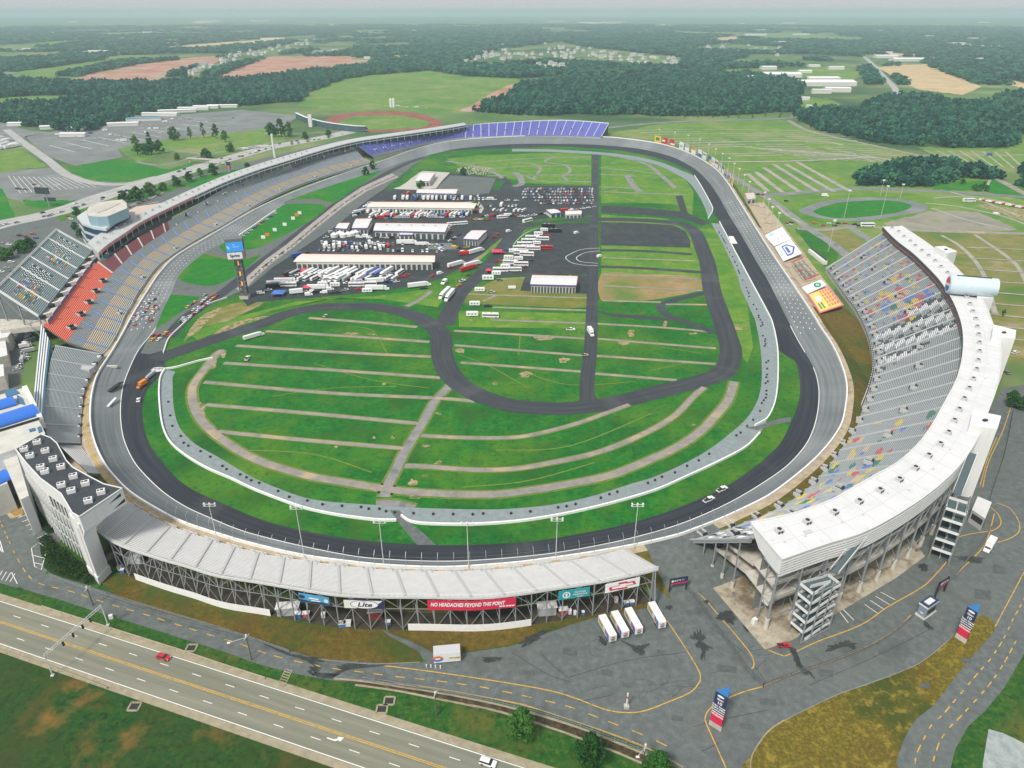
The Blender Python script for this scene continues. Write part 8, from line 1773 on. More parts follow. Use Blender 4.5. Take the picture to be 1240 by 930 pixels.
# ------------------------------------------------------------------ light poles
def lightpole(bx,tx,label,z0=6.0,heads=3,zt=None):
 p=G(*bx,z0);z1=zt or hz(p,tx[1]);t=thing('light_pole',label,'light pole',p)
 q=MB();q.tube((p[0],p[1],z0),(p[0],p[1],z1),.17,.1,8);q.build('pole',M_lightsteel,t)
 q=MB();q.bar((p[0]-2.2,p[1],z1),(p[0]+2.2,p[1],z1),.16);q.bar((p[0]-2.2,p[1],z1-.9),(p[0]+2.2,p[1],z1-.9),.12);q.build('crossarm',M_lightsteel,t)
 for k in range(heads):
  for zz in(0,-.9):
   x=p[0]-1.9+3.8*k/max(1,heads-1);q=MB();q.tube((x,p[1]+.15,z1+zz+.05),(x,p[1]+.7,z1+zz-.15),.2,.36,8);q.build('floodlight',M_wpanel,t)
for(bx,tx,lab)in(((265,661),(254.5,610.5),'leftmost floodlight pole of the near turn, by the white tower'),((369,677),(361,614),'second floodlight pole from the left on the near turn wall'),((465,686),(460,631),'third floodlight pole from the left on the near turn wall'),((567.5,689),(565,634),'floodlight pole at the middle of the near turn, above the red banner'),((673,677.5),(674,628.5),'second floodlight pole from the right on the near turn wall'),((767,665.5),(771,611),'rightmost floodlight pole of the near turn, by the lot opening')):lightpole(bx,tx,lab)
for i,(x,y)in enumerate(((797,166),(816,170),(832,174),(846,179),(857,185.5),(865,192),(873,198),(881,204),(887,211),(893,218),(899,226),(905,235),(923,249),(928,258),(932,268),(940,276))):
 p=G(x,y+5);t=thing('lamp_mast','slim lamp mast behind the hoardings of the far right turn','lamp mast',p,'lamp masts behind the far right turn');q=MB();q.tube(p,(p[0],p[1],17),.2,.12,6);q.build('pole',M_lightsteel,t);q=MB();q.box((p[0],p[1],17),(2.2,1.6,1.0));q.build('lamp',M_wpanel,t)
for x,y,h,lab in((1022,264,26,'left lamp mast on the lawn of the practice oval'),(1067,261,28,'right lamp mast on the lawn of the practice oval'),(1003,305,26,'lamp mast on the green strip beside the roofed stand'),(1066,237,16,'lamp mast on the far edge of the practice oval'),(1090,240,14,'lamp mast right of the far edge of the practice oval'),(333,191,30,'white mast beside the rear of the main stand')):
 p=G(x,y);t=thing('lamp_mast',lab,'lamp mast',p);q=MB();q.tube(p,(p[0],p[1],h),.18 if x>400 else 1.6,.1 if x>400 else 1.3,8);q.build('pole',M_wpanel if x<400 else M_lightsteel,t);q=MB();q.box((p[0],p[1],h),(2.4,1.4,1.2));q.build('lamp',M_wpanel,t)
for i in range(13):
 x,y=lerp((250,279),(410,200),i/12)[:2]
# ------------------------------------------------------------------ hoardings of the far right turn
HB=[(795,173.5,[('yellow',0,1,0,1),('green',.2,.8,.3,.8)]),(804,176,[('red',0,1,0,1),('white',0,.5,.35,.6)]),(812.5,178.5,[('red',0,1,0,1),('white',.2,1,.15,.4)]),(822,181.5,[('white',0,1,0,1),('silver',.2,.8,.2,.6)]),(829.5,184,[('silver',0,1,.5,1),('white',0,1,0,.5)]),(837.5,187,[('orange',0,1,.55,1),('white',0,1,0,.5)]),(844.5,190.5,[('white',0,1,.5,1),('blue',0,1,0,.45)]),(850.5,194,[('white',0,1,0,1),('green',.1,.9,.6,.8)]),(856.5,197.5,[('blue',0,1,.5,1),('green',0,.5,0,.5),('yellow',.5,1,0,.5)]),(861.5,201,[('white',0,1,0,1),('tan',.2,.8,.3,.6)]),(865.5,204,[('white',0,1,0,1),('red',0,1,.5,.8)]),(869.5,207.5,[('silver',0,1,0,1),('white',0,1,0,.4)]),(873,211,[('white',0,1,0,1),('blue',0,1,.6,1)]),(877,215.5,[('orange',0,1,.6,1),('blue',0,1,0,.5)]),(880.5,220,[('silver',0,1,0,1),('maroon',.2,.8,.3,.7)]),(884.5,225,[('yellow',0,1,0,1)])]
hn=['yellow hoarding with a green roundel, first of the far turn row','red hoarding with a white band, second of the far turn row','red hoarding with white stripe, third of the far turn row','white hoarding right after the two red ones','half grey half white hoarding before the orange one','hoarding with an orange top half on the far turn','white hoarding with a blue foot right of the orange one','white hoarding with a green band on the far turn','hoarding of blue, green and yellow fields on the far turn','white hoarding with a tan patch below the blue green one','white hoarding with a red band on the far turn','grey hoarding with a white foot on the far turn','white hoarding with a blue top on the far turn','hoarding with orange top and blue foot near the row end','grey hoarding with a maroon patch, next to last of the row','narrow yellow hoarding, last of the far turn row']
for(x,y,cs_),lab in zip(HB,hn):
 k=min(range(NT),key=lambda k:hypot(pix(*PO[k])[0]-x,pix(*PO[k])[1]-y));p=outer[k];tn_=(PO[(k+1)%NT][0]-PO[k-1][0],PO[(k+1)%NT][1]-PO[k-1][1]);l=hypot(*tn_);tn_=(tn_[0]/l,tn_[1]/l);nx,ny=-tn_[1],tn_[0]
 w_=6.2;z0=PO[k][2]+1.0;z1=z0+9.0;cx,cy_=p[0]-nx*1.5,p[1]-ny*1.5
 A_=(cx+tn_[0]*w_,cy_+tn_[1]*w_);B_3=(cx-tn_[0]*w_,cy_-tn_[1]*w_)
 t=thing('hoarding',lab,'hoarding',(cx,cy_,z0));q=MB();th=.3
 q.hull8([(A_[0],A_[1],z0),(A_[0]-nx*th,A_[1]-ny*th,z0),(B_3[0]-nx*th,B_3[1]-ny*th,z0),(B_3[0],B_3[1],z0)],[(A_[0],A_[1],z1),(A_[0]-nx*th,A_[1]-ny*th,z1),(B_3[0]-nx*th,B_3[1]-ny*th,z1),(B_3[0],B_3[1],z1)]);q.build('board',M_wv,t)
 for c,a0_,a1_,h0,h1 in cs_:
  fq=[(lerp((*A_,0),(*B_3,0),f)[0]+nx*(.06+.04*cs_.index((c,a0_,a1_,h0,h1))),lerp((*A_,0),(*B_3,0),f)[1]+ny*(.06+.04*cs_.index((c,a0_,a1_,h0,h1))))for f in(a0_,a1_)]
  q=MB();q.quad((*fq[0],z0+(z1-z0)*h0),(*fq[1],z0+(z1-z0)*h0),(*fq[1],z0+(z1-z0)*h1),(*fq[0],z0+(z1-z0)*h1));q.build('print',PM[c],t)
 q=MB();q.bar((cx-nx*.5,cy_-ny*.5,0),(cx-nx*.5,cy_-ny*.5,z0+6),.35);q.build('post',M_frame,t)
sheet('bank_ground',[(905,246),(926,283),(960,340),(990,381),(1022,369.5),(1003,345),(985,322),(950,275),(925,245)],M_tan,0.03,0)
def quadpanel(px,z,lab,mat,shapes=(),name='bank_panel'):
 P_=[Vector(G(x,y,zz))for(x,y),zz in zip(px,z)];t=thing(name,lab,'sign panel',tuple(P_[0]));q=MB();q.hull8([tuple(p-Z*.6)for p in P_],[tuple(p)for p in P_]);q.build('panel',mat,t)
 def uvp(u,v,dz):return tuple(P_[0].lerp(P_[1],u).lerp(P_[3].lerp(P_[2],u),v)+Z*dz)
 for i,(pts,m_)in enumerate(shapes):
  q=MB();q.v=[uvp(u,v,.10+.05*i)for u,v in pts]
  for tr in tessellate_polygon([[Vector((u,v,0))for u,v in pts]]):q.f.append(tr);q.m.append(0)
  q.build('print',m_,t)
 return t,uvp,P_
BL=plain('logo_blue',(.05,.12,.42),.5);LB=plain('pale_blue_print',(.35,.6,.72),.5);PK=plain('pink_print',(.7,.16,.22),.5);GR=plain('green_print',(.02,.22,.12),.5)
quadpanel([(937.5,298),(926.3,285),(947,274.7),(958,289.4)],(1.5,1.5,3.5,3.5),'white bank panel with a faint pale blue swoosh, farthest of the group',M_wv,[([(.8,.1),(.95,.3),(.85,.5),(.7,.25)],LB),([(.3,.35),(.5,.35),(.5,.5),(.3,.5)],plain('pale_grey_print',(.6,.62,.62),.5)),([(.25,.62),(.55,.62),(.55,.7),(.25,.7)],plain('pale_grey_print',(.6,.62,.62),.5))])
t,uvp,P_=quadpanel([(948.7,316),(938.4,299),(958,290),(971,306.6)],(1.5,1.5,3.5,3.5),'white bank panel with a blue gabled house emblem',M_wv,[([(.15,.3),(.85,.3),(.85,.62),(.5,.92),(.15,.62)],BL),([(.24,.36),(.76,.36),(.76,.59),(.5,.8),(.24,.59)],M_wv),([(.3,.42),(.7,.42),(.7,.56),(.3,.56)],BL),([(.15,.12),(.85,.12),(.85,.18),(.15,.18)],plain('pale_grey_print',(.6,.62,.62),.5))])
quadpanel([(978,355.6),(971,348),(994.3,338.4),(1001,345)],(1.5,1.5,3.5,3.5),'white bank panel with a green oval',M_wv,[([(.5+.36*cos(k*.2618),.66+.17*sin(k*.2618))for k in range(24)],GR),([(.5+.2*cos(k*.2618),.66+.08*sin(k*.2618))for k in range(24)],plain('mint_print',(.3,.65,.45),.5))])
rows_=[]
for r in range(4):
 for c_ in range(5):rows_.append(([(.12+c_*.17,.50+r*.115),(.24+c_*.17,.50+r*.115),(.24+c_*.17,.56+r*.115),(.12+c_*.17,.56+r*.115)],PK))
quadpanel([(992.6,379),(978,356.5),(1003,347),(1021,369.4)],(1.5,1.5,3.5,3.5),'yellow bank panel with a pink border and pink lettering',PK,[([(.04,.05),(.96,.05),(.96,.95),(.04,.95)],plain('yellow_print',(.8,.62,.12),.5)),([(.62+.15*cos(k*.2618),.28+.13*sin(k*.2618))for k in range(24)],plain('pale_lilac',(.6,.62,.72),.5)),([(.12,.14),(.42,.14),(.42,.2),(.12,.2)],GR),([(.12,.26),(.42,.26),(.42,.32),(.12,.32)],GR)]+rows_)
bl_=thing('trackside_bleachers','small grey bleachers with red rails on the bank between the sign panels','bleachers',G(970,328));P4=[Vector(G(x,y,z))for x,y,z in((973,339,1.2),(959,319.5,1.2),(973.7,313.5,4),(991,331.5,4))]
for i in range(4):
 u0,u1=i/4+.03,(i+1)/4-.03;q=MB()
 for j in range(6):A_=P4[0].lerp(P4[1],u0).lerp(P4[3].lerp(P4[2],u0),j/6);B_3=P4[0].lerp(P4[1],u1).lerp(P4[3].lerp(P4[2],u1),j/6);q.bar(tuple(A_),tuple(B_3),.7,.25,j%2)
 q.build('bench_section',[M_alu,M_slate],bl_)
for u in(-.06,.45,1.05):q=MB();q.bar(tuple(P4[0].lerp(P4[1],u)+Z*.8),tuple(P4[0].lerp(P4[1],u).lerp(P4[3].lerp(P4[2],u),.95 if u!=.45 else.3)+Z*.8),.5,.9);q.build('red_rail',SM['red'],bl_)
a,b=G(980,306),G(999,321);bt_=thing('white_stand_trailer','long white trailer stand on the strip beside the bank panels','trailer',lerp(a,b,.5));q=MB();q.bar((a[0],a[1],1.8),(b[0],b[1],1.8),3,3.0);q.build('body',M_wpanel,bt_);q=MB();q.bar((a[0]+1,a[1]+1.2,3.6),(b[0]+1,b[1]+1.2,3.6),1.2,.5);q.build('roof_rail',M_dark,bt_)
p=G(909,239);shedb([(902,234),(912,233),(915.5,240),(905,241.5)],5,'pale hut with an open roof at the end of the far right turn','hut',M_slab,2)
for i,(x,y,c)in enumerate(((918,236,'black'),(924,236.5,'red'),(927,235.5,'silver'),(986,270.5,'orange'),(997,273.5,'red'),(1004,271,'white'),(1011,274,'black'),(1015,271,'black'),(1023,271,'red'),(1035,272.5,'black'),(1040,274,'black'),(1043,272,'silver'),(952,244,'black'),(953,271,'red'),(956,273,'white'),(958,270,'black'))):veh(R.choice(['car','suv','pickup']),(x,y),R.uniform(-.1,.3),c,f'{c} vehicle on the road round the practice oval','vehicles on the road round the practice oval')
for x,y,k,lab in((1050,274.5,'motorhome','white motorhome at the end of the car line by the practice oval'),(999,238.5,'box_truck','white truck at the far edge of the practice oval'),(1173,244.5,'motorhome','white trailer on the verge right of the practice oval'),(1206,260,'van','white van on the gravel at the right edge'),(1198,188.5,'box_truck','teal coach on the far field road')):veh(k,(x,y),0,'white' if 'teal' not in lab else 'blue',lab,scale=1.1 if k!='box_truck' else 1.0)
for i in range(14):veh('box_trailer',(1188+i*4,243+i*.75),-.1,'red' if i%3==1 else 'white',('red' if i%3==1 else 'white')+' crate in the line right of the practice oval','crates in the line right of the practice oval',scale=.55)
# ------------------------------------------------------------------ traffic and parked cars on the left
hcl=resample(hc,400)
for i in range(52):
 k=R.randint(20,380);lane=R.choice([-9,-6,6,9,-9,-6]);a=hcl[k];b=hcl[k+1];d=atan2(b[1]-a[1],b[0]-a[0]);px_,py_=pix(*a)
 if px_<-5:continue
 c=pick(CARS);kk=pick({'car':4,'suv':3,'pickup':2,'van':1});veh(kk,None,d+(pi if lane>0 else 0),c,f'{c} {"van" if kk == "van" else "pickup" if kk == "pickup" else "car"} driving on the far highway at the left','traffic on the far highway',X=(a[0]-sin(d)*lane,a[1]+cos(d)*lane,.06),scale=1.1)
rowcars((150,254),(196,236),17,.9,'in the strip behind the office building','cars behind the office building',('car','suv'),CARS);rowcars((153,257),(190,246),14,.9,'in the second strip behind the office building','cars behind the office building',('car','suv'),CARS);rowcars((150,260.5),(178,252),10,.9,'in the strip nearest the office terrace','cars behind the office building',('car','suv'),CARS)
for x,y,c in((21,228.5,'black'),(24,229.5,'black'),(42,224,'maroon'),(46,225,'white'),(48,228,'white'),(69,225,'white'),(31,230,'grey'),(82,262,'red'),(86,266,'white'),(90,262,'silver'),(95,259,'black'),(0,295,'silver'),(24,286,'black'),(32,287.5,'maroon'),(11,297,'white'),(40,284,'red'),(44,289,'blue'),(3,312,'white'),(14,318,'white'),(8,325,'silver'),(2,330,'white'),(15,329,'grey')):veh(R.choice(['car','suv']),(x,y),R.uniform(-.2,.4),c,f'{c} car on the left hand parking ground beyond the stands','cars on the left parking ground')
for i in range(34):
 x,y=lerp((25,448),(40,398),i/33)[:2];veh(R.choice(['car','box_trailer','pickup']),(x+R.uniform(-5,6),y),R.uniform(0,3),pick({'white':3,'silver':4,'grey':2}),'pale equipment parked in the yard behind the bowl grandstand','equipment in the yard behind the bowl grandstand',scale=.7)
for r in range(7):rowcars((70+r*16,163.5-r*3),(150+r*22,171-r*4.6),12,.3,'scattered over the big left parking lot','vehicles on the big left parking lot',{'car':3,'camper':1,'van':1},WH,skip=.45,scale=(1,1.3))
for i in range(30):
 x=R.uniform(-5,30);y=165+x*.4+R.uniform(0,14);veh('hauler',(x,y),1.35,'white','white trailer in the rows at the far left edge','trailers at the far left edge')if 160<y<181 and x<22 else None
rowcars((290,182),(322,178),10,.2,'in the line of pavilions on the left lawn','vehicles at the lawn pavilions',{'camper':2,'car':1},WH)
rowcars((463,128),(520,131),16,.1,'lined up in the field behind the short track','vehicles behind the short track',{'car':3,'camper':1},WH)
b=G(60,250);t=thing('roadside_billboard','dark roadside billboard on a single post by the far highway','billboard',b);zt=hz(b,227);q=MB();q.tube(b,(b[0],b[1],zt),.8,.7,8);q.build('post',M_frame,t);q=MB();q.box((b[0]-3,b[1],zt-6.5),(15,1,6.5),-.1);q.build('board',plain('dark_billboard',(.04,.045,.06),.4),t);q=MB();q.box((b[0]+3,b[1]-.3,zt-14),(12,.8,4),-.1);q.build('screen',plain('dark_billboard',(.04,.045,.06),.4),t)
a,b=G(228,197),G(276,200);t=thing('footbridge','pale footbridge over the far highway','bridge',lerp(a,b,.5));q=MB();q.bar((a[0],a[1],6),(b[0],b[1],6),4,1.2);q.build('deck',M_conc,t);q=MB()
for f in(.05,.5,.95):p=lerp(a,b,f);q.bar((p[0],p[1],0),(p[0],p[1],5.5),1.4);q.build('pier',M_conc,t)if f==.95 else None
b=G(278,208);t=thing('gate_sign','blue and red sign tower at the far end of the footbridge','sign',b);q=MB();q.box(b,(2,2,8));q.build('post',M_frame,t);q=MB();q.box((b[0],b[1],8),(5,1.5,4));q.build('blue_board',M_bnavy,t);q=MB();q.box((b[0],b[1],3.5),(5,1.5,4));q.build('red_board',M_bred,t)
# ------------------------------------------------------------------ foreground furniture
M_sblue=plain('sign_blue',(.02,.16,.42),.5)
def entry_sign(fl,fr_,bk,toprow,label,lines):
 """tall three sided entrance sign with a raking blue top on a concrete foot"""
 A_,B_3,C_3=G(*fl),G(*fr_),G(*bk);t=thing('entrance_sign',label,'sign',lerp(A_,B_3,.5));H_=toprow
 q=MB();q.prism([A_[:2],B_3[:2],C_3[:2]],0,1.9);q.build('foot',M_conc,t);s=lambda p:lerp(p,lerp(lerp(A_,B_3,.5),C_3,.33),.06)[:2];a,b,c=s(A_),s(B_3),s(C_3)
 q=MB();q.prism([a,b,c],1.9,H_,0,1);q.build('body',[M_bnavy,M_sblue],t)
 for p_,r_ in((a,b),(b,c),(c,a)):facepanel(p_,r_,.02,.98,2.0,2+(H_-2)*.33,M_bred,'red_panel',t);facepanel(p_,r_,0.0,1.0,2+(H_-2)*.34,2+(H_-2)*.37,M_wv,'white_stripe',t)
 d=Vector((*b,0))-Vector((*a,0));n=Vector((d.y,-d.x,0)).normalized();m_=(Vector((*a,0))+Vector((*b,0)))/2
 for txt,f,sz in lines:letters(txt,sz,m_+n*.14+Z*(2+(H_-2)*f),d,Z,M_wv,t,bold=.03)
 flatshape(ell(1.0,.42),m_+Z*(2+(H_-2)*.92),d,n,M_wv,t,'emblem',.14)
 return t
TX=[('SPEEDWAY',.81,.85),('1&B',.69,1.25),('RESTROOMS',.575,.72),('TICKETS',.5,.72),('EXIT ONLY',.42,.7),('WELCOME',.29,.8)]
TX=[('Gate',.81,.95),('10',.69,1.5),('Tram Access',.585,.72),('Ticket Office',.51,.72),('Guest Services',.435,.6),('Welcome',.28,.9)]
entry_sign((858,877),(873,886.5),(877,872),14.0,'tall three sided navy and red entrance sign with blue top on the asphalt',TX);entry_sign((1156,771.5),(1169,780),(1172,768),13.5,'tall navy and red entrance sign on the golden grass island',TX)
def gate_sign(a,b,ztop,label,txt):
 A_,B_3=G(*a),G(*b);t=thing('gate_sign',label,'sign',lerp(A_,B_3,.5));
 for p in(A_,B_3):q=MB();q.bar(p,(p[0],p[1],ztop),.45);q.build('post',M_dark,t)
 facepanel(A_,B_3,-.02,1.02,ztop-1.9,ztop+.1,M_bnavy,'board',t,dz=.3);facepanel(A_,B_3,-.02,1.02,ztop-2.5,ztop-1.9,M_bred,'red_strip',t,dz=.3)
 d=Vector(B_3)-Vector(A_);n=Vector((d.y,-d.x,0)).normalized();m_=(Vector(A_)+Vector(B_3))/2;letters(txt,1.0,m_+n*.36+Z*(ztop-.95),d,Z,M_wv,t);flatshape(ell(.5,.5),m_-d.normalized()*d.length*.4+Z*(ztop-.9),d,n,M_wv,t,'emblem',.38)
 q=MB();q.bar(tuple(Vector(A_)+Z*(ztop-1.2)),tuple(Vector(B_3)+Z*(ztop-1.2)),.2,2.4);q.build('board_back',M_dark,t)
gate_sign((810,719),(830,715.5),6.8,'navy gate sign with a red strip across the lot entrance by the low stand','GATE 11');gate_sign((1132,723),(1143,716),6.8,'small navy gate sign beside the ticket booth','GATE 10')
p=G(1122,752);t=thing('ticket_booth','navy roofed ticket booth with a white skylight by the yellow line','booth',p);a0=ang((1112,741),(1121,747));A_=[G(x,y)[:2]for x,y in((1108,743.5),(1119,751),(1133,741),(1122,734))]
q=MB();q.prism(out(A_,1.08),0,.35);q.build('plinth',M_slab,t);q=MB();q.prism(out(A_,.86),.35,4.6);q.build('wall',plain('booth_blue_grey',(.2,.26,.31),.6),t)
At=A_;q=MB();q.prism(out(At,.98),4.6,5.3,0,1);q.build('roof',[M_wpanel,M_bnavy],t);q=MB();q.prism(out(At,.55),5.3,5.5);q.build('skylight',M_roofw,t)
ba=out(A_,.87);facepanel(ba[1],ba[2],.1,.9,1.6,3.4,M_dark,'window',t);facepanel(ba[0],ba[1],.3,.7,1.6,2.0,M_wv,'notice',t)
A_,B_3=G(525.5,804.5),G(558,801.5);d=Vector(B_3)-Vector(A_);nb=Vector((-d.y,d.x,0)).normalized();t=thing('event_container','white sign trailer with an oval emblem at the grass edge of the lot','trailer',lerp(A_,B_3,.5));q=MB();C4=[Vector(A_),Vector(B_3),Vector(B_3)+nb*3.6,Vector(A_)+nb*3.6];q.hull8([tuple(p+Z*.5)for p in C4],[tuple(p+Z*4.0)for p in C4]);q.build('body',[M_wpanel],t);q=MB();q.hull8([tuple(p+Z*4.0)for p in C4],[tuple(p+Z*4.06)for p in C4]);q.build('roof',plain('pale_grey_roof',(.5,.51,.52),.6),t)
n=-nb;m_=(Vector(A_)+Vector(B_3))/2;r=d.normalized()
flatshape(ell(1.75,1.2),m_-r*2.9+Z*2.2,d,n,plain('orange_print',(.75,.16,.04),.5),t,'emblem',.03);flatshape([(x,min(y,-.05))for x,y in ell(1.75,1.2)],m_-r*2.9+Z*2.2,d,n,plain('blue_print',(.06,.16,.5),.5),t,'emblem',.05);flatshape(ell(.9,.35),m_-r*2.9+Z*2.2,d,n,M_wv,t,'emblem',.07)
letters('events',1.5,m_+r*2.4+n*.05+Z*2.2,d,Z,plain('olive_print',(.42,.3,.04),.5),t,shear=.2,bold=.05);q=MB();[q.tube(tuple(m_+r*x+nb*.2+Z*.45),tuple(m_+r*x+nb*.6+Z*.45),.42,None,10)for x in(1.0,2.1)];q.build('wheel',M_rubber,t)
for i,(x,y)in enumerate(((516.5,808),(522,808.2),(527.5,808.6),(533.5,809.3))):p=G(x,y);q=MB();q.tube(p,(p[0],p[1],1.1),.2,.16,8);q.tube((p[0],p[1],1.1),(p[0],p[1],1.2),.22,.1,8);tag(q.build('bollard',M_wpanel,origin=p),'short white bollard in the row before the event trailer','bollard','bollards before the event trailer')
b=G(758.5,857);t=thing('marker_post','white marker post on a concrete block in the open lot','post',b);q=MB();q.box(b,(1.5,1.2,1.1));q.build('block',M_conc,t);q=MB();q.tube((b[0],b[1],1.1),(b[0],b[1],6.2),.28,.22,10);q.build('post',M_wpanel,t);q=MB();q.tube((b[0],b[1],4.2),(b[0],b[1],5.0),.3,None,10);q.build('red_band',M_redp,t)
a,b=G(131,757),G(64,818);t=thing('signal_gantry','grey signal gantry spanning the highway with black signal heads','traffic signal',a);zg=8.2
for p,nm in((a,'post'),(b,'post')):q=MB();q.tube(p,(p[0],p[1],zg+.6),.2,.15,8);q.box(p,(.9,.9,.4));q.build(nm,M_lightsteel,t)
q=MB();q.bar((a[0],a[1],zg),(b[0],b[1],zg),.14);q.bar((a[0],a[1],zg+.9),(b[0],b[1],zg+.9),.14)
for i in range(24):f0,f1=i/24,(i+1)/24;p0,p1=lerp(a,b,f0),lerp(a,b,f1);q.bar((p0[0],p0[1],zg if i%2 else zg+.9),(p1[0],p1[1],zg+.9 if i%2 else zg),.1)
q.build('truss',M_lightsteel,t)
for f in(.24,.38,.55,.72):p=lerp(a,b,f);q=MB();q.box((p[0]+.3,p[1],zg-1.6),(.5,.45,1.5),0);q.bar((p[0]+.3,p[1],zg-.1),(p[0]+.3,p[1],zg),.1);o=q.build('signal_head',M_black,t);q=MB();q.tube((p[0]+.56,p[1],zg-.45),(p[0]+.6,p[1],zg-.45),.16,None,8);q.build('lens',M_redp,o)
b=G(135,749);q=MB();q.box(b,(1.2,.8,1.6),.4);tag(q.build('signal_cabinet',M_wpanel,origin=b),'white signal cabinet on the verge by the gantry post','cabinet')
def upole(b,ty,label,lamp=None):
 p=G(*b);z=hz(p,ty);t=thing('utility_pole',label,'utility pole',p);q=MB();q.tube(p,(p[0],p[1],z),.2,.14,8);q.build('pole',plain('weathered_pole',(.10,.09,.075),.9,var=.2),t);q=MB();q.bar((p[0]-1.3*uy,p[1]+1.3*ux,z-.5),(p[0]+1.3*uy,p[1]-1.3*ux,z-.5),.16);q.box((p[0],p[1],z-.3),(.5,.5,.8));q.build('crossarm',M_lightsteel,t)
 if lamp:q=MB();e=(p[0]+lamp[0],p[1]+lamp[1],z-.2);q.bar((p[0],p[1],z-.6),e,.1);q.build('lamp_arm',M_lightsteel,t);q=MB();q.box((e[0],e[1],e[2]-.15),(.9,.5,.25),0);q.build('lamp',M_wpanel,t)
 return(p[0],p[1],z-.4)
w1=upole((113,733),711.5,'dark utility pole by the service road on the left');w2=upole((305,799),770,'utility pole with a street lamp arm by the service road',(-4.5,-2.5));w3=upole((529,867),839,'utility pole in the middle of the highway verge');w4=upole((778,929),903,'utility pole beside the rightmost roadside tree',(-2.5,-3));
w0=(w1[0]-60,w1[1]+30,w1[2]);w5=(w4[0]+60,w4[1]-30,w4[2])
q=MB()
for A_,B_3 in((w1,w2),(w2,w3),(w3,w4)):
 for k in(-1.0,0,1.0):
  for i in range(10):
   f0,f1=i/10,(i+1)/10;sg=lambda f:-1.6*4*f*(1-f);p0,p1=lerp(A_,B_3,f0),lerp(A_,B_3,f1);q.bar((p0[0]-uy*k,p0[1]+ux*k,p0[2]+sg(f0)),(p1[0]-uy*k,p1[1]+ux*k,p1[2]+sg(f1)),.045)
tag(q.build('power_line',M_dark,origin=w1),'thin dark power lines strung between the utility poles of the verge','power line')
def guard(pts,label):
 L_=resample(Gl(pts),max(6,int(length(Gl(pts))/4)));t=thing('guard_rail',label,'guard rail',L_[0]);q=MB()
 for a,b in zip(L_,L_[1:]):q.bar((a[0],a[1],.75),(b[0],b[1],.75),.14,.4)
 q.build('rail',plain('weathered_rail',(.42,.37,.26),.6),t)
 for a in L_:q=MB();q.bar((a[0],a[1],0),(a[0],a[1],.8),.16);q.build('post',M_frame,t)
guard([(51,735.5),(90,748),(150,767),(220,789),(270,806),(321,822.5)],'long guard rail between the highway and the green verge');guard([(-40,773),(0,789),(60,808),(130,834.5)],'guard rail on the meadow side of the highway')
def fence(pts,h,label,z=0,step=3.2,dark=True):
 L_=resample(smooth(Gl(pts),4),max(4,min(98,int(length(Gl(pts))/step))));t=thing('chain_fence',label,'fence',L_[0]);m_=M_darkframe if dark else M_frame
 for a in L_:q=MB();q.bar((a[0],a[1],0),(a[0],a[1],h),.14);q.build('fence_post',m_,t)
 q=MB()
 for a,b in zip(L_,L_[1:]):
  for zz in(.15,h*.5,h):q.bar((a[0],a[1],zz),(b[0],b[1],zz),.09)
  for i in range(8):
   f0,f1=i/8,(i+1)/8;p0,p1=lerp(a,b,f0),lerp(a,b,f1);q.bar((p0[0],p0[1],.15),(p1[0],p1[1],h),.03);q.bar((p0[0],p0[1],h),(p1[0],p1[1],.15),.03)
 q.build('fence_wire',m_,t)
fence([(832,716),(845,730),(860,752),(877,775),(893,797),(907,817),(924,832)],2.6,'black chain fence running down the lot beside the roofed stand');fence([(924,832),(950,822),(985,810),(1025,796),(1060,781),(1085,765),(1106,747)],2.0,'black chain fence along the yellow line in front of the stair tower');fence([(1136,720),(1150,705),(1170,681),(1190,655),(1200,640)],2.2,'black chain fence climbing from the small gate sign');fence([(1190,640),(1200,600),(1216,550),(1226,500)],2.2,'black chain fence behind the roofed stand')
fence([(440,825),(480,831),(540,840),(600,852),(650,864),(700,880),(745,897),(790,915),(830,934)],1.8,'thin fence along the brown ditch above the highway',dark=False);fence([(60,697),(100,712),(150,727),(200,742),(260,760),(310,776),(350,790)],1.2,'low wire fence along the upper edge of the service road',dark=False)
sheet('ditch',[(405,822),(440,825),(480,831),(540,841),(600,853),(650,866),(700,882),(745,899),(790,918),(840,942),(826,946),(780,925),(740,908),(690,889),(640,872),(595,859),(540,848),(480,836),(430,829)],mottle('brown_ditch',[(.03,.024,.014),(.06,.045,.024),(.13,.1,.06)],.5),.045)
q=MB()
for off_ in([(405,822),(440,825),(480,831),(540,840.5),(600,852.5),(650,865.5),(700,881),(745,898.5),(790,917)],[(430,829.5),(480,836.5),(540,848.5),(595,859.5),(640,872.5),(690,889.5),(740,908.5),(780,925.5)]):stripe(q,smooth(Gl(off_),4),.075,.7)
structure(q.build('ditch_kerb',M_shoulder))
for x,y,lab in((232,785,'concrete drain box on the verge nearest the red car'),(471.5,849,'small concrete drain on the verge below the ditch'),(462.5,859,'larger concrete drain on the verge below the ditch'),(163,856,'concrete drain box in the dark meadow')):
 p=G(x,y);q=MB();s=1.5
 for a,b in(((-1,-1),(1,-1)),((1,-1),(1,1)),((1,1),(-1,1)),((-1,1),(-1,-1))):q.bar((p[0]+a[0]*s,p[1]+a[1]*s*.9,.15),(p[0]+b[0]*s,p[1]+b[1]*s*.9,.15),.5,.3)
 q.box((p[0],p[1],.02),(2.2,1.9,.08),0,1);tag(q.build('drain_box',[M_shoulder,M_dark],origin=p),lab,'drain')
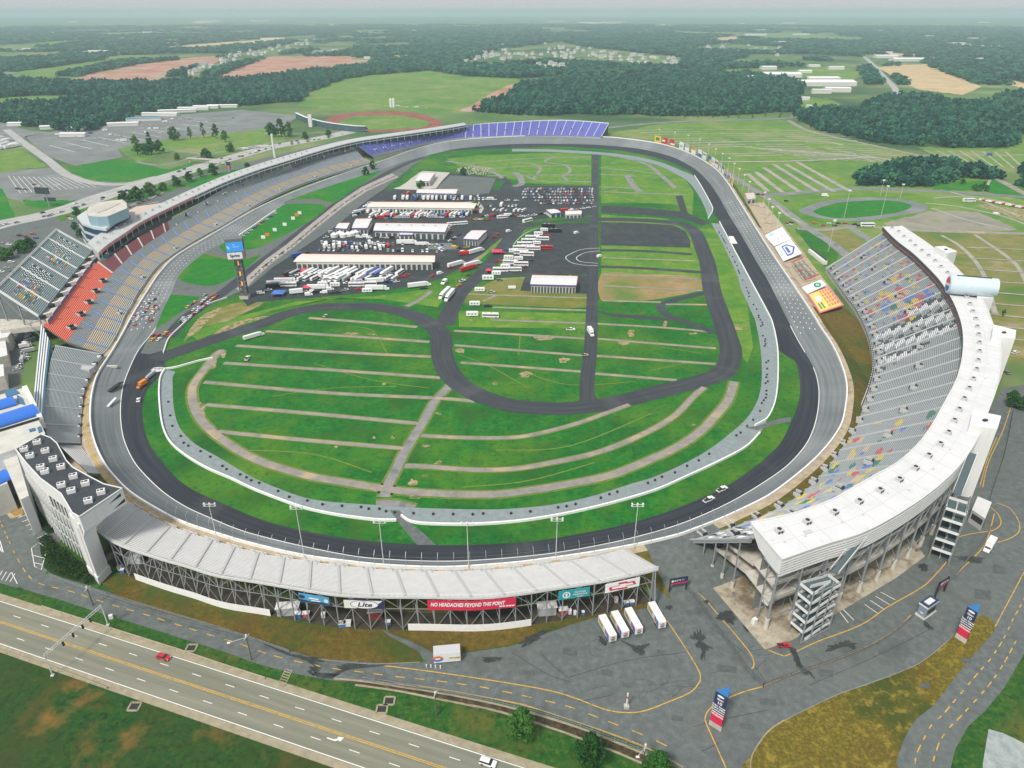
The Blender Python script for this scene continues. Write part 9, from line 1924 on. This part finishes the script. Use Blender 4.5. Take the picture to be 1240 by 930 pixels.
p=G(348,820);q=MB();[q.bar((p[0]-2+i*.1,p[1]-2.5+i*.9,.1),(p[0]+.2+i*.1,p[1]-3.2+i*.9,.1),.25)for i in range(7)];q.bar((p[0]-2,p[1]-2.5,.1),(p[0]-1.4,p[1]+3,.1),.2);q.bar((p[0]+.2,p[1]-3.2,.1),(p[0]+.8,p[1]+2.2,.1),.2);tag(q.build('drain_grate',M_shoulder,origin=p),'slatted drain grate on the verge by the service road','drain grate')
def kerb(pts,label,w_=.25,h=.14):
 L_=smooth(Gl(pts),5);q=MB();A_,B_3=offset(L_,w_/2),offset(L_,-w_/2)
 for k in range(len(L_)-1):q.hull8([B_3[k],B_3[k+1],A_[k+1],A_[k]],[(p[0],p[1],h)for p in(B_3[k],B_3[k+1],A_[k+1],A_[k])])
 o=q.build('kerb',M_path_grey);o['kind']='structure'
kerb([(909,935),(912,912),(930,887),(955,870),(985,855),(1017,840),(1052,828),(1087,815),(1110,805),(1125,795),(1142,781),(1155,769)],'');kerb([(385,798),(430,803),(460,804),(508,802)],'')
q=MB()
for fr_,zz in((.22,.16),(.42,.36),(.62,.56),(.8,.75)):
 acc=0
 for k in range(NT):
  a,b=PO[k],PI1[k];x,y=pix(*lerp(b,a,fr_));acc+=1
  if not((x>850 and 245<y<405)or(x<330 and 262<y<400)):continue
  if acc%4<1:
   k2=(k+1)%NT;A_=lerp((PI1[k][0],PI1[k][1],.03),PO[k],fr_);B_3=lerp((PI1[k2][0],PI1[k2][1],.03),PO[k2],fr_);stripe(q,[(A_[0],A_[1],A_[2]+.08),(B_3[0],B_3[1],B_3[2]+.08)],None,.5)
structure(q.build('grid_marking',M_whiteline))
p=G(887,291);a=G(882,286);q=MB();q.poly([(*G(x,y)[:2],.07)for x,y in((882,286),(888,286),(893,295),(886,295))]);structure(q.build('painted_patch',M_whiteline))
for pr in PROTO.values():
 for ch in list(pr.children):bpy.data.objects.remove(ch,do_unlink=True)
 bpy.data.objects.remove(pr,do_unlink=True)
